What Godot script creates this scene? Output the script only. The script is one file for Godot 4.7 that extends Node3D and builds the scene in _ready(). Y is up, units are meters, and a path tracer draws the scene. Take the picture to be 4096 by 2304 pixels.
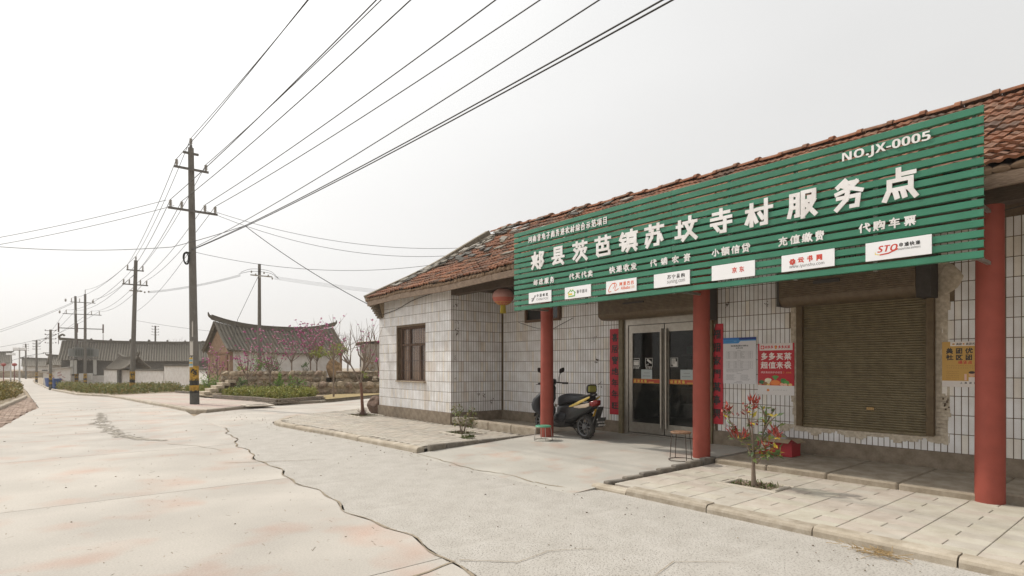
extends Node3D
# A village service shop on a concrete road. X runs along the shop front (towards the camera side), Z comes out of the shop front, y is up.

var rng := RandomNumberGenerator.new()
var mats := {}
var tex := {}
var names := {}
var glyph_cache := {}

func _ready() -> void:
	# ---- camera
	var cam := Camera3D.new()
	cam.name = "camera"
	cam.projection = Camera3D.PROJECTION_FRUSTUM
	cam.near = 0.1
	cam.far = 900.0
	cam.size = 0.1 * 2304.0 / 2300.0
	cam.frustum_offset = Vector2(0, 0.1 * 309.0 / 2300.0)
	cam.position = Vector3(0, 1.5, 0)
	cam.rotation_degrees = Vector3(0, 50.5, 0)
	add_child(cam)
	cam.current = true
	# ---- sky, haze and exposure
	var env := Environment.new()
	env.background_mode = Environment.BG_SKY
	var sky := Sky.new()
	var towards_sun := Vector3(-0.90, 1.0, 0.34).normalized()
	sky.sky_material = hazy_sky(towards_sun)
	env.sky = sky
	env.background_energy_multiplier = 1.0
	env.tonemap_mode = Environment.TONE_MAPPER_LINEAR
	env.tonemap_exposure = 1.26
	env.fog_enabled = true
	env.fog_density = 0.0011
	env.fog_light_color = Color(0.93, 0.91, 0.88)
	env.sdfgi_enabled = true
	env.ssao_enabled = true
	env.ssil_enabled = true
	var we := WorldEnvironment.new()
	we.name = "world_environment"
	we.environment = env
	add_child(we)
	# ---- sun, behind thin haze
	var sun := DirectionalLight3D.new()
	sun.name = "sun"
	sun.light_energy = 0.70
	sun.light_color = Color(1.0, 0.97, 0.92)
	sun.light_angular_distance = 1.6
	sun.shadow_enabled = true
	add_child(sun)
	sun.look_at_from_position(towards_sun * 50.0, Vector3.ZERO, Vector3.UP)
	rng.seed = 20240407
	make_textures()
	build_ground()
	build_shop()
	build_sign()
	build_shop_things()
	build_street_things()
	build_poles()
	build_garden()
	build_far()

func hazy_sky(s: Vector3) -> PanoramaSkyMaterial:
	# thin high cloud: pale all over, brighter towards the sun, a little warmer and dimmer down by the horizon
	var w := 512
	var h := 256
	var im := Image.create(w, h, false, Image.FORMAT_RGBF)
	var n := FastNoiseLite.new()
	n.seed = 5
	n.frequency = 1.1
	n.fractal_octaves = 4
	for j in h:
		var el := (0.5 - (j + 0.5) / h) * PI
		for i in w:
			var az := ((i + 0.5) / w) * TAU
			# a panorama starts at -Z and runs round by way of +X
			var d := Vector3(sin(az) * cos(el), sin(el), -cos(az) * cos(el))
			var c := maxf(0.0, d.dot(s))
			var glow := 0.31 * pow(c, 2.0) + 0.8 * pow(c, 8.0) + 1.6 * pow(c, 40.0)
			var up := clampf(d.y, 0.0, 1.0)
			var v := 0.62 + glow + 0.03 * n.get_noise_3dv(d * Vector3(1.4, 3.2, 1.4))
			var warm := pow(1.0 - up, 6.0)
			im.set_pixel(i, j, Color(v * (1.0 - 0.045 * warm), v * (1.0 - 0.075 * warm), v * (0.995 - 0.11 * warm)))
	var m := PanoramaSkyMaterial.new()
	m.panorama = ImageTexture.create_from_image(im)
	return m

# ------------------------------------------------------------------ textures and materials
func noise_bytes(size: int, freq: float, oct: int, sd: int, kind := FastNoiseLite.TYPE_SIMPLEX_SMOOTH) -> PackedByteArray:
	var n := FastNoiseLite.new()
	n.noise_type = kind
	n.seed = sd
	n.frequency = freq
	n.fractal_octaves = oct
	var im := n.get_seamless_image(size, size)
	im.convert(Image.FORMAT_L8)
	return im.get_data()

func gray_tex(called: String, size: int, layers: Array, lo: float, hi: float, tint := Color(1, 1, 1), bump := 0.0) -> void:
	# layers: [bytes, weight]; the sum (0..1) goes to lo..hi, its dark end leans to tint
	var px := PackedByteArray()
	px.resize(size * size * 3)
	var hb := PackedByteArray()
	hb.resize(size * size)
	for k in size * size:
		var v := 0.0
		var fine := 0.0
		for i in layers.size():
			var t: float = layers[i][0][k] / 255.0 * layers[i][1]
			v += t
			if i > 0:
				fine += t
		v = clampf(v, 0.0, 1.0)
		var g := lerpf(lo, hi, v)
		var e := 1.0 - v
		px[k * 3] = int(clampf(g * lerpf(1.0, tint.r, e), 0, 1) * 255)
		px[k * 3 + 1] = int(clampf(g * lerpf(1.0, tint.g, e), 0, 1) * 255)
		px[k * 3 + 2] = int(clampf(g * lerpf(1.0, tint.b, e), 0, 1) * 255)
		hb[k] = int(clampf(fine, 0.0, 1.0) * 255)
	var im := Image.create_from_data(size, size, false, Image.FORMAT_RGB8, px)
	im.generate_mipmaps()
	tex[called] = ImageTexture.create_from_image(im)
	if bump > 0.0:
		var b := Image.create_from_data(size, size, false, Image.FORMAT_L8, hb)
		b.convert(Image.FORMAT_RGBA8)
		b.bump_map_to_normal_map(bump)
		tex[called + "_n"] = ImageTexture.create_from_image(b)

func make_textures() -> void:
	var a := noise_bytes(512, 0.008, 4, 11)
	var b := noise_bytes(512, 0.05, 3, 12)
	var c := noise_bytes(512, 0.30, 2, 13)
	var d := noise_bytes(512, 0.13, 2, 14, FastNoiseLite.TYPE_CELLULAR)
	gray_tex("concrete", 512, [[a, 0.55], [c, 0.45]], 0.86, 1.05, Color(1, 0.97, 0.94), 2.0)
	# worn concrete with exposed stones
	var e := PackedByteArray()
	e.resize(a.size())
	for k in a.size():
		var spot := 255 if (d[k] > 60) else 40 + d[k]
		e[k] = clampi(spot, 0, 255)
	gray_tex("rough", 512, [[a, 0.14], [c, 0.36], [e, 0.5]], 0.55, 1.08, Color(1, 0.97, 0.92), 4.0)
	gray_tex("plaster", 512, [[a, 0.55], [b, 0.2], [c, 0.3]], 0.70, 1.10, Color(1, 0.95, 0.88), 2.5)
	gray_tex("stain", 512, [[a, 0.6], [b, 0.3], [c, 0.2]], 0.40, 1.25, Color(0.9, 0.9, 0.8), 2.0)
	gray_tex("cloth", 512, [[b, 0.5], [c, 0.4]], 0.8, 1.08, Color(1, 1, 1), 3.0)
	# road concrete: broad pale and pinkish patches, trowel marks, dark specks and short scratches
	var ra := noise_bytes(1024, 0.0035, 5, 21)
	var rp := noise_bytes(1024, 0.005, 4, 22)
	var rc := noise_bytes(1024, 0.35, 1, 23)
	var px := PackedByteArray()
	px.resize(1024 * 1024 * 3)
	for k in 1024 * 1024:
		var v := 0.935 + (ra[k] - 128) * 0.00045 + (rc[k] - 128) * 0.00034
		var pk := maxf(0.0, (rp[k] - 150) * 0.0011)
		px[k * 3] = int(minf(255.0, v * 255.0))
		px[k * 3 + 1] = int(minf(255.0, v * (1.0 - pk * 0.75) * 255.0))
		px[k * 3 + 2] = int(minf(255.0, v * (1.0 - pk) * 255.0))
	var rim := Image.create_from_data(1024, 1024, false, Image.FORMAT_RGB8, px)
	var tr := RandomNumberGenerator.new()
	tr.seed = 4
	for k in 1500:
		var g := tr.randf_range(0.52, 0.84)
		var fleck := Color(g, g * 0.95, g * 0.87)
		var p := Vector2(tr.randf_range(6, 1015), tr.randf_range(6, 1015))
		if k % 3 == 0:
			var q := p + Vector2(tr.randfn() * 5.0, tr.randfn() * 3.0)
			ink_line(rim, p, q.clamp(Vector2(2, 2), Vector2(1020, 1020)), 1.0, fleck)
		else:
			rim.set_pixel(int(p.x), int(p.y), fleck)
	rim.generate_mipmaps()
	tex["road"] = ImageTexture.create_from_image(rim)
	# wood and brushed dirt: stretched along x
	var w := PackedByteArray()
	w.resize(a.size())
	for y in 512:
		for x in 512:
			w[y * 512 + x] = c[y * 512 + (x >> 4)] / 2 + b[((y * 3) & 511) * 512 + (x >> 2)] / 2
	gray_tex("wood", 512, [[w, 0.9], [a, 0.2]], 0.5, 1.1, Color(1, 0.93, 0.85), 2.5)

func mat(called: String, lin: Color, rough := 0.85, t := "", size := 1.0, opt := {}) -> StandardMaterial3D:
	# one material per name; lin is the linear base colour
	if mats.has(called):
		return mats[called]
	var m := StandardMaterial3D.new()
	m.resource_name = called
	m.albedo_color = lin.linear_to_srgb()
	m.roughness = rough
	if t != "":
		m.albedo_texture = tex[t]
		m.uv1_triplanar = true
		m.uv1_world_triplanar = opt.get("world", true)
		m.uv1_scale = Vector3.ONE / size * opt.get("stretch", Vector3.ONE)
		if tex.has(t + "_n") and opt.get("bump", 0.5) > 0.0:
			m.normal_enabled = true
			m.normal_texture = tex[t + "_n"]
			m.normal_scale = opt.get("bump", 0.5)
	if opt.get("vc", false):
		m.vertex_color_use_as_albedo = true
		m.albedo_color = Color(1, 1, 1)
	m.metallic = opt.get("metal", 0.0)
	if opt.has("spec"):
		m.metallic_specular = opt.spec
	if opt.has("back"):
		m.backlight_enabled = true
		m.backlight = opt.back
	if opt.has("alpha"):
		m.transparency = BaseMaterial3D.TRANSPARENCY_ALPHA
		m.albedo_color.a = opt.alpha
	mats[called] = m
	return m

# ------------------------------------------------------------------ nodes
func numbered(called: String) -> String:
	var k: int = names.get(called, 0)
	names[called] = k + 1
	return called if k == 0 else "%s_%03d" % [called, k]

func tag(o: Node, label: String, category: String, group := "") -> Node:
	o.set_meta("label", label)
	o.set_meta("category", category)
	if group != "":
		o.set_meta("group", group)
	return o

func thing(called: String, at: Vector3, label: String, category: String, group := "", turn := 0.0) -> Node3D:
	var o := Node3D.new()
	o.name = numbered(called)
	add_child(o)
	o.position = at
	o.rotation.y = turn
	tag(o, label, category, group)
	return o

func setting(called: String) -> Node3D:
	var o := Node3D.new()
	o.name = numbered(called)
	add_child(o)
	o.set_meta("kind", "structure")
	return o

func put(parent: Node, called: String, mesh: Mesh, m: Material, at := Vector3.ZERO, b := Basis()) -> MeshInstance3D:
	var o := MeshInstance3D.new()
	o.mesh = mesh
	o.material_override = m
	o.name = numbered(called) if parent == self else called
	parent.add_child(o, true)
	o.transform = Transform3D(b, at)
	return o

func new_st() -> SurfaceTool:
	var st := SurfaceTool.new()
	st.begin(Mesh.PRIMITIVE_TRIANGLES)
	return st

func done(st: SurfaceTool, parent: Node, called: String, m: Material, at := Vector3.ZERO, b := Basis()) -> MeshInstance3D:
	return put(parent, called, st.commit(), m, at, b)

func local(parent: Node3D, p: Vector3) -> Vector3:
	return parent.transform.affine_inverse() * p

# ------------------------------------------------------------------ shapes
func tri(st: SurfaceTool, a: Vector3, b: Vector3, c: Vector3, na: Vector3, nb: Vector3, nc: Vector3, col = null) -> void:
	var f := (c - a).cross(b - a)
	var flip := f.dot(na + nb + nc) < 0.0
	for q in ([[a, na], [c, nc], [b, nb]] if flip else [[a, na], [b, nb], [c, nc]]):
		if col != null:
			st.set_color(col)
		st.set_normal(q[1])
		st.add_vertex(q[0])

func quad(st: SurfaceTool, a: Vector3, b: Vector3, c: Vector3, d: Vector3, col = null, out = null) -> void:
	var n := (c - a).cross(b - d)
	if n.length_squared() < 1e-14:
		return
	n = n.normalized()
	if out != null and n.dot(out) < 0.0:
		n = -n
	tri(st, a, b, c, n, n, n, col)
	tri(st, a, c, d, n, n, n, col)

func quad_s(st: SurfaceTool, p: Array, n: Array, col = null) -> void:
	tri(st, p[0], p[1], p[2], n[0], n[1], n[2], col)
	tri(st, p[0], p[2], p[3], n[0], n[2], n[3], col)

func box(st: SurfaceTool, c: Vector3, s: Vector3, col = null, b := Basis(), skip := "") -> void:
	var h := s * 0.5
	for ax in 3:
		for sg in [-1.0, 1.0]:
			if skip != "" and skip.contains("xyz"[ax] + ("+" if sg > 0 else "-")):
				continue
			var u := (ax + 1) % 3
			var v := (ax + 2) % 3
			var p: Array[Vector3] = []
			for k in [[-1, -1], [1, -1], [1, 1], [-1, 1]]:
				var q := Vector3.ZERO
				q[ax] = h[ax] * sg
				q[u] = h[u] * k[0]
				q[v] = h[v] * k[1]
				p.append(c + b * q)
			var o := Vector3.ZERO
			o[ax] = sg
			quad(st, p[0], p[1], p[2], p[3], col, b * o)

func bevel_box(st: SurfaceTool, c: Vector3, s: Vector3, r: float, col = null, b := Basis()) -> void:
	# a box whose edges along all axes are chamfered by r
	var h := s * 0.5
	for ax in 3:
		for sg in [-1.0, 1.0]:
			var u := (ax + 1) % 3
			var v := (ax + 2) % 3
			var o := Vector3.ZERO
			o[ax] = sg
			var p: Array[Vector3] = []
			for k in [[-1, -1], [1, -1], [1, 1], [-1, 1]]:
				var q := Vector3.ZERO
				q[ax] = h[ax] * sg
				q[u] = (h[u] - r) * k[0]
				q[v] = (h[v] - r) * k[1]
				p.append(c + b * q)
			quad(st, p[0], p[1], p[2], p[3], col, b * o)
			for tg in [-1.0, 1.0]:
				if ax < 2 or true:
					var e: Array[Vector3] = []
					for k in [-1.0, 1.0]:
						var q1 := Vector3.ZERO
						q1[ax] = h[ax] * sg
						q1[u] = (h[u] - r) * tg
						q1[v] = (h[v] - r) * k
						var q2 := Vector3.ZERO
						q2[ax] = (h[ax] - r) * sg
						q2[u] = h[u] * tg
						q2[v] = (h[v] - r) * k
						e.append(c + b * q1)
						e.append(c + b * q2)
					var oo := Vector3.ZERO
					oo[ax] = sg
					oo[u] = tg
					quad(st, e[0], e[1], e[3], e[2], col, b * oo)
	for sx in [-1.0, 1.0]:
		for sy in [-1.0, 1.0]:
			for sz in [-1.0, 1.0]:
				var n := Vector3(sx, sy, sz).normalized()
				var g := Vector3(h.x * sx, h.y * sy, h.z * sz)
				var p1 := g - Vector3(0, r * sy, r * sz)
				var p2 := g - Vector3(r * sx, 0, r * sz)
				var p3 := g - Vector3(r * sx, r * sy, 0)
				tri(st, c + b * p1, c + b * p2, c + b * p3, b * n, b * n, b * n, col)

func tube(st: SurfaceTool, pts: Array, rad, sides := 8, col = null, caps := true) -> void:
	# rad: one radius or one per point
	var n := pts.size()
	var rings := []
	var norms := []
	var ref := Vector3.UP
	for i in n:
		var t: Vector3 = (pts[mini(i + 1, n - 1)] - pts[maxi(i - 1, 0)]).normalized()
		if absf(t.dot(ref)) > 0.95:
			ref = Vector3.RIGHT if absf(t.x) < 0.9 else Vector3.BACK
		var u := t.cross(ref).normalized()
		var v := u.cross(t).normalized()
		ref = v
		var r: float = rad[i] if rad is Array else rad
		var ring := []
		var nr := []
		for k in sides:
			var a := TAU * k / sides
			var o := u * cos(a) + v * sin(a)
			ring.append(pts[i] + o * r)
			nr.append(o)
		rings.append(ring)
		norms.append(nr)
	for i in n - 1:
		for k in sides:
			var k2 := (k + 1) % sides
			quad_s(st, [rings[i][k], rings[i][k2], rings[i + 1][k2], rings[i + 1][k]], [norms[i][k], norms[i][k2], norms[i + 1][k2], norms[i + 1][k]], col)
	if caps:
		for e in [0, n - 1]:
			var t: Vector3 = (pts[0] - pts[1]).normalized() if e == 0 else (pts[n - 1] - pts[n - 2]).normalized()
			for k in range(1, sides - 1):
				tri(st, rings[e][0], rings[e][k], rings[e][k + 1], t, t, t, col)

func lathe(st: SurfaceTool, prof: Array, sides := 16, at := Vector3.ZERO, b := Basis(), col = null, flat := false) -> void:
	# prof: Vector2(radius, height) from one end to the other, turned round y
	var turn := 0.0
	for i in prof.size() - 1:
		turn += (prof[i].x + prof[i + 1].x) * (prof[i + 1].y - prof[i].y)
	var sg := 1.0 if turn >= 0.0 else -1.0
	for i in prof.size() - 1:
		var p: Vector2 = prof[i]
		var q: Vector2 = prof[i + 1]
		var d := (q - p)
		var nn := Vector2(d.y, -d.x).normalized() * sg
		for k in sides:
			var a0 := TAU * k / sides
			var a1 := TAU * (k + 1) / sides
			var c0 := Vector3(cos(a0), 0, sin(a0))
			var c1 := Vector3(cos(a1), 0, sin(a1))
			var n0 := b * (c0 * nn.x + Vector3.UP * nn.y)
			var n1 := b * (c1 * nn.x + Vector3.UP * nn.y)
			if flat:
				n0 = (n0 + n1).normalized()
				n1 = n0
			var P := [at + b * (c0 * p.x + Vector3.UP * p.y), at + b * (c1 * p.x + Vector3.UP * p.y), at + b * (c1 * q.x + Vector3.UP * q.y), at + b * (c0 * q.x + Vector3.UP * q.y)]
			if p.x < 1e-5:
				tri(st, P[0], P[2], P[3], n0, n1, n0, col)
			elif q.x < 1e-5:
				tri(st, P[0], P[1], P[2], n0, n1, n0, col)
			else:
				quad_s(st, P, [n0, n1, n1, n0], col)

func loft(st: SurfaceTool, rings: Array, caps := true, col = null, closed := true) -> void:
	# rings: arrays of the same number of points, joined one to the next, smooth normals from neighbours
	var m: int = rings.size()
	var n: int = rings[0].size()
	var mid := []
	for r in rings:
		var c := Vector3.ZERO
		for p in r:
			c += p
		mid.append(c / n)
	var nor := []
	for i in m:
		var row := []
		for k in n:
			var kp: int = (k + 1) % n if closed else mini(k + 1, n - 1)
			var km: int = (k - 1 + n) % n if closed else maxi(k - 1, 0)
			var du: Vector3 = rings[i][kp] - rings[i][km]
			var dv: Vector3 = rings[mini(i + 1, m - 1)][k] - rings[maxi(i - 1, 0)][k]
			var q := du.cross(dv).normalized()
			if q.dot(rings[i][k] - mid[i]) < 0.0 and closed:
				q = -q
			row.append(q)
		nor.append(row)
	for i in m - 1:
		for k in (n if closed else n - 1):
			var k2 := (k + 1) % n
			quad_s(st, [rings[i][k], rings[i][k2], rings[i + 1][k2], rings[i + 1][k]], [nor[i][k], nor[i][k2], nor[i + 1][k2], nor[i + 1][k]], col)
	if caps:
		for e in [0, m - 1]:
			var t: Vector3 = (mid[0] - mid[1]).normalized() if e == 0 else (mid[m - 1] - mid[m - 2]).normalized()
			for k in n:
				tri(st, mid[e], rings[e][k], rings[e][(k + 1) % n], t, t, t, col)

func rrect(c: Vector3, u: Vector3, v: Vector3, w: float, h: float, pw := 0.5, n := 16) -> Array:
	# a superellipse ring: pw 1 is an ellipse, small pw a box with round corners
	var r := []
	for k in n:
		var a := TAU * k / n
		var x := signf(cos(a)) * pow(absf(cos(a)), pw)
		var y := signf(sin(a)) * pow(absf(sin(a)), pw)
		r.append(c + u * x * w * 0.5 + v * y * h * 0.5)
	return r

func extrude(st: SurfaceTool, prof: Array, x0: float, x1: float, closed := true, col = null, axis := 0) -> void:
	# prof: Vector2 points; drawn along x (axis 0: y,z) or along z (axis 2: x,y)
	var n := prof.size()
	var area := 0.0
	for k in n:
		area += prof[k].cross(prof[(k + 1) % n])
	var s := 1.0 if area > 0 else -1.0
	var P := func(q: Vector2, x: float) -> Vector3: return Vector3(x, q.x, q.y) if axis == 0 else Vector3(q.x, q.y, x)
	for k in (n if closed else n - 1):
		var a: Vector2 = prof[k]
		var b: Vector2 = prof[(k + 1) % n]
		var o := Vector2(b.y - a.y, -(b.x - a.x)) * s
		var o3 := Vector3(0, o.x, o.y) if axis == 0 else Vector3(o.x, o.y, 0)
		quad(st, P.call(a, x0), P.call(b, x0), P.call(b, x1), P.call(a, x1), col, o3 if closed else null)
	if closed:
		var idx := Geometry2D.triangulate_polygon(PackedVector2Array(prof))
		for e in [x0, x1]:
			var nn := (Vector3.RIGHT if axis == 0 else Vector3.BACK) * (-1.0 if e == minf(x0, x1) else 1.0)
			for k in range(0, idx.size(), 3):
				tri(st, P.call(prof[idx[k]], e), P.call(prof[idx[k + 1]], e), P.call(prof[idx[k + 2]], e), nn, nn, nn, col)

func gy(x: float) -> float:
	return -0.0165 * clampf(-24.0 - x, 0.0, 51.0)

func sheet(st: SurfaceTool, poly: Array, off: float, col = null, thick := 0.0) -> void:
	# a flat-lying polygon of (x, z) points that follows the lie of the land
	var pv := PackedVector2Array(poly)
	var idx := Geometry2D.triangulate_polygon(pv)
	for k in range(0, idx.size(), 3):
		var q := []
		for j in 3:
			var v: Vector2 = pv[idx[k + j]]
			q.append(Vector3(v.x, gy(v.x) + off, v.y))
		tri(st, q[0], q[1], q[2], Vector3.UP, Vector3.UP, Vector3.UP, col)
	if thick > 0.0:
		var area := 0.0
		for k in pv.size():
			area += pv[k].cross(pv[(k + 1) % pv.size()])
		for k in pv.size():
			var a: Vector2 = pv[k]
			var b: Vector2 = pv[(k + 1) % pv.size()]
			var o := Vector3(b.y - a.y, 0, -(b.x - a.x)) * (1.0 if area > 0 else -1.0)
			var A := Vector3(a.x, gy(a.x) + off, a.y)
			var B := Vector3(b.x, gy(b.x) + off, b.y)
			var dn := Vector3.DOWN * thick
			quad(st, A, B, B + dn, A + dn, col, o)

func jcol(c: Color, v: float) -> Color:
	# a colour varied by v, the same over all channels and a little in hue
	var k := 1.0 + rng.randf_range(-v, v)
	return Color(c.r * k * (1 + rng.randf_range(-v, v) * 0.25), c.g * k, c.b * k * (1 + rng.randf_range(-v, v) * 0.25))

func leaf(st: SurfaceTool, p: Vector3, d: Vector3, up: Vector3, l: float, w: float, col: Color) -> void:
	var side := d.cross(up)
	if side.length_squared() < 1e-6:
		side = Vector3.RIGHT
	side = side.normalized() * w * 0.5
	var n := side.cross(d).normalized()
	var m := p + d * l * 0.45
	var e := p + d * l - n * l * 0.06
	quad(st, p, m + side + n * l * 0.05, e, m - side + n * l * 0.05, col)

func foliage(st: SurfaceTool, c: Vector3, r: Vector3, n: int, l: float, cols: Array, shell := 0.5, upward := 0.3) -> void:
	# leaves through an uneven ellipsoid: clumps of them, thinner between the clumps
	var clumps := []
	for k in maxi(6, n / 30):
		var d := Vector3(rng.randfn(), rng.randfn(), rng.randfn()).normalized()
		clumps.append([c + d * r * rng.randf_range(shell, 1.0), rng.randf_range(0.18, 0.4)])
	for k in n:
		var q = clumps[rng.randi() % clumps.size()]
		var d := Vector3(rng.randfn(), rng.randfn(), rng.randfn()) * 0.6
		var p: Vector3 = q[0] + d * r * q[1]
		var o := (p - c) / r
		var dir := (o.normalized() + Vector3(rng.randfn(), rng.randfn() + upward, rng.randfn()) * 0.8).normalized()
		leaf(st, p, dir, Vector3(rng.randfn(), 1.5, rng.randfn()).normalized(), l * rng.randf_range(0.6, 1.3), l * rng.randf_range(0.35, 0.6), jcol(cols[rng.randi() % cols.size()], 0.2))

func rock(st: SurfaceTool, c: Vector3, s: Vector3, sd: int, facets := 2, col = null) -> void:
	# an angular stone: a subdivided ball cut by random planes
	var rr := RandomNumberGenerator.new()
	rr.seed = sd
	var planes := []
	for k in 12:
		planes.append([Vector3(rr.randfn(), rr.randfn(), rr.randfn()).normalized(), rr.randf_range(0.62, 0.95)])
	var sm := SphereMesh.new()
	sm.radial_segments = 8 * facets
	sm.rings = 5 * facets
	var arr := sm.get_mesh_arrays()
	var vs: PackedVector3Array = arr[Mesh.ARRAY_VERTEX]
	var id: PackedInt32Array = arr[Mesh.ARRAY_INDEX]
	for k in vs.size():
		var v := vs[k] * 2.0
		for pl in planes:
			var e: float = v.dot(pl[0]) - pl[1]
			if e > 0:
				v -= pl[0] * e
		vs[k] = c + v * s * 0.5
	for k in range(0, id.size(), 3):
		var a := vs[id[k]]
		var b := vs[id[k + 1]]
		var d := vs[id[k + 2]]
		var n := (d - a).cross(b - a)
		if n.length_squared() < 1e-12:
			continue
		n = n.normalized()
		if n.dot((a + b + d) / 3.0 - c) < 0:
			n = -n
		tri(st, a, b, d, n, n, n, col)
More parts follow.
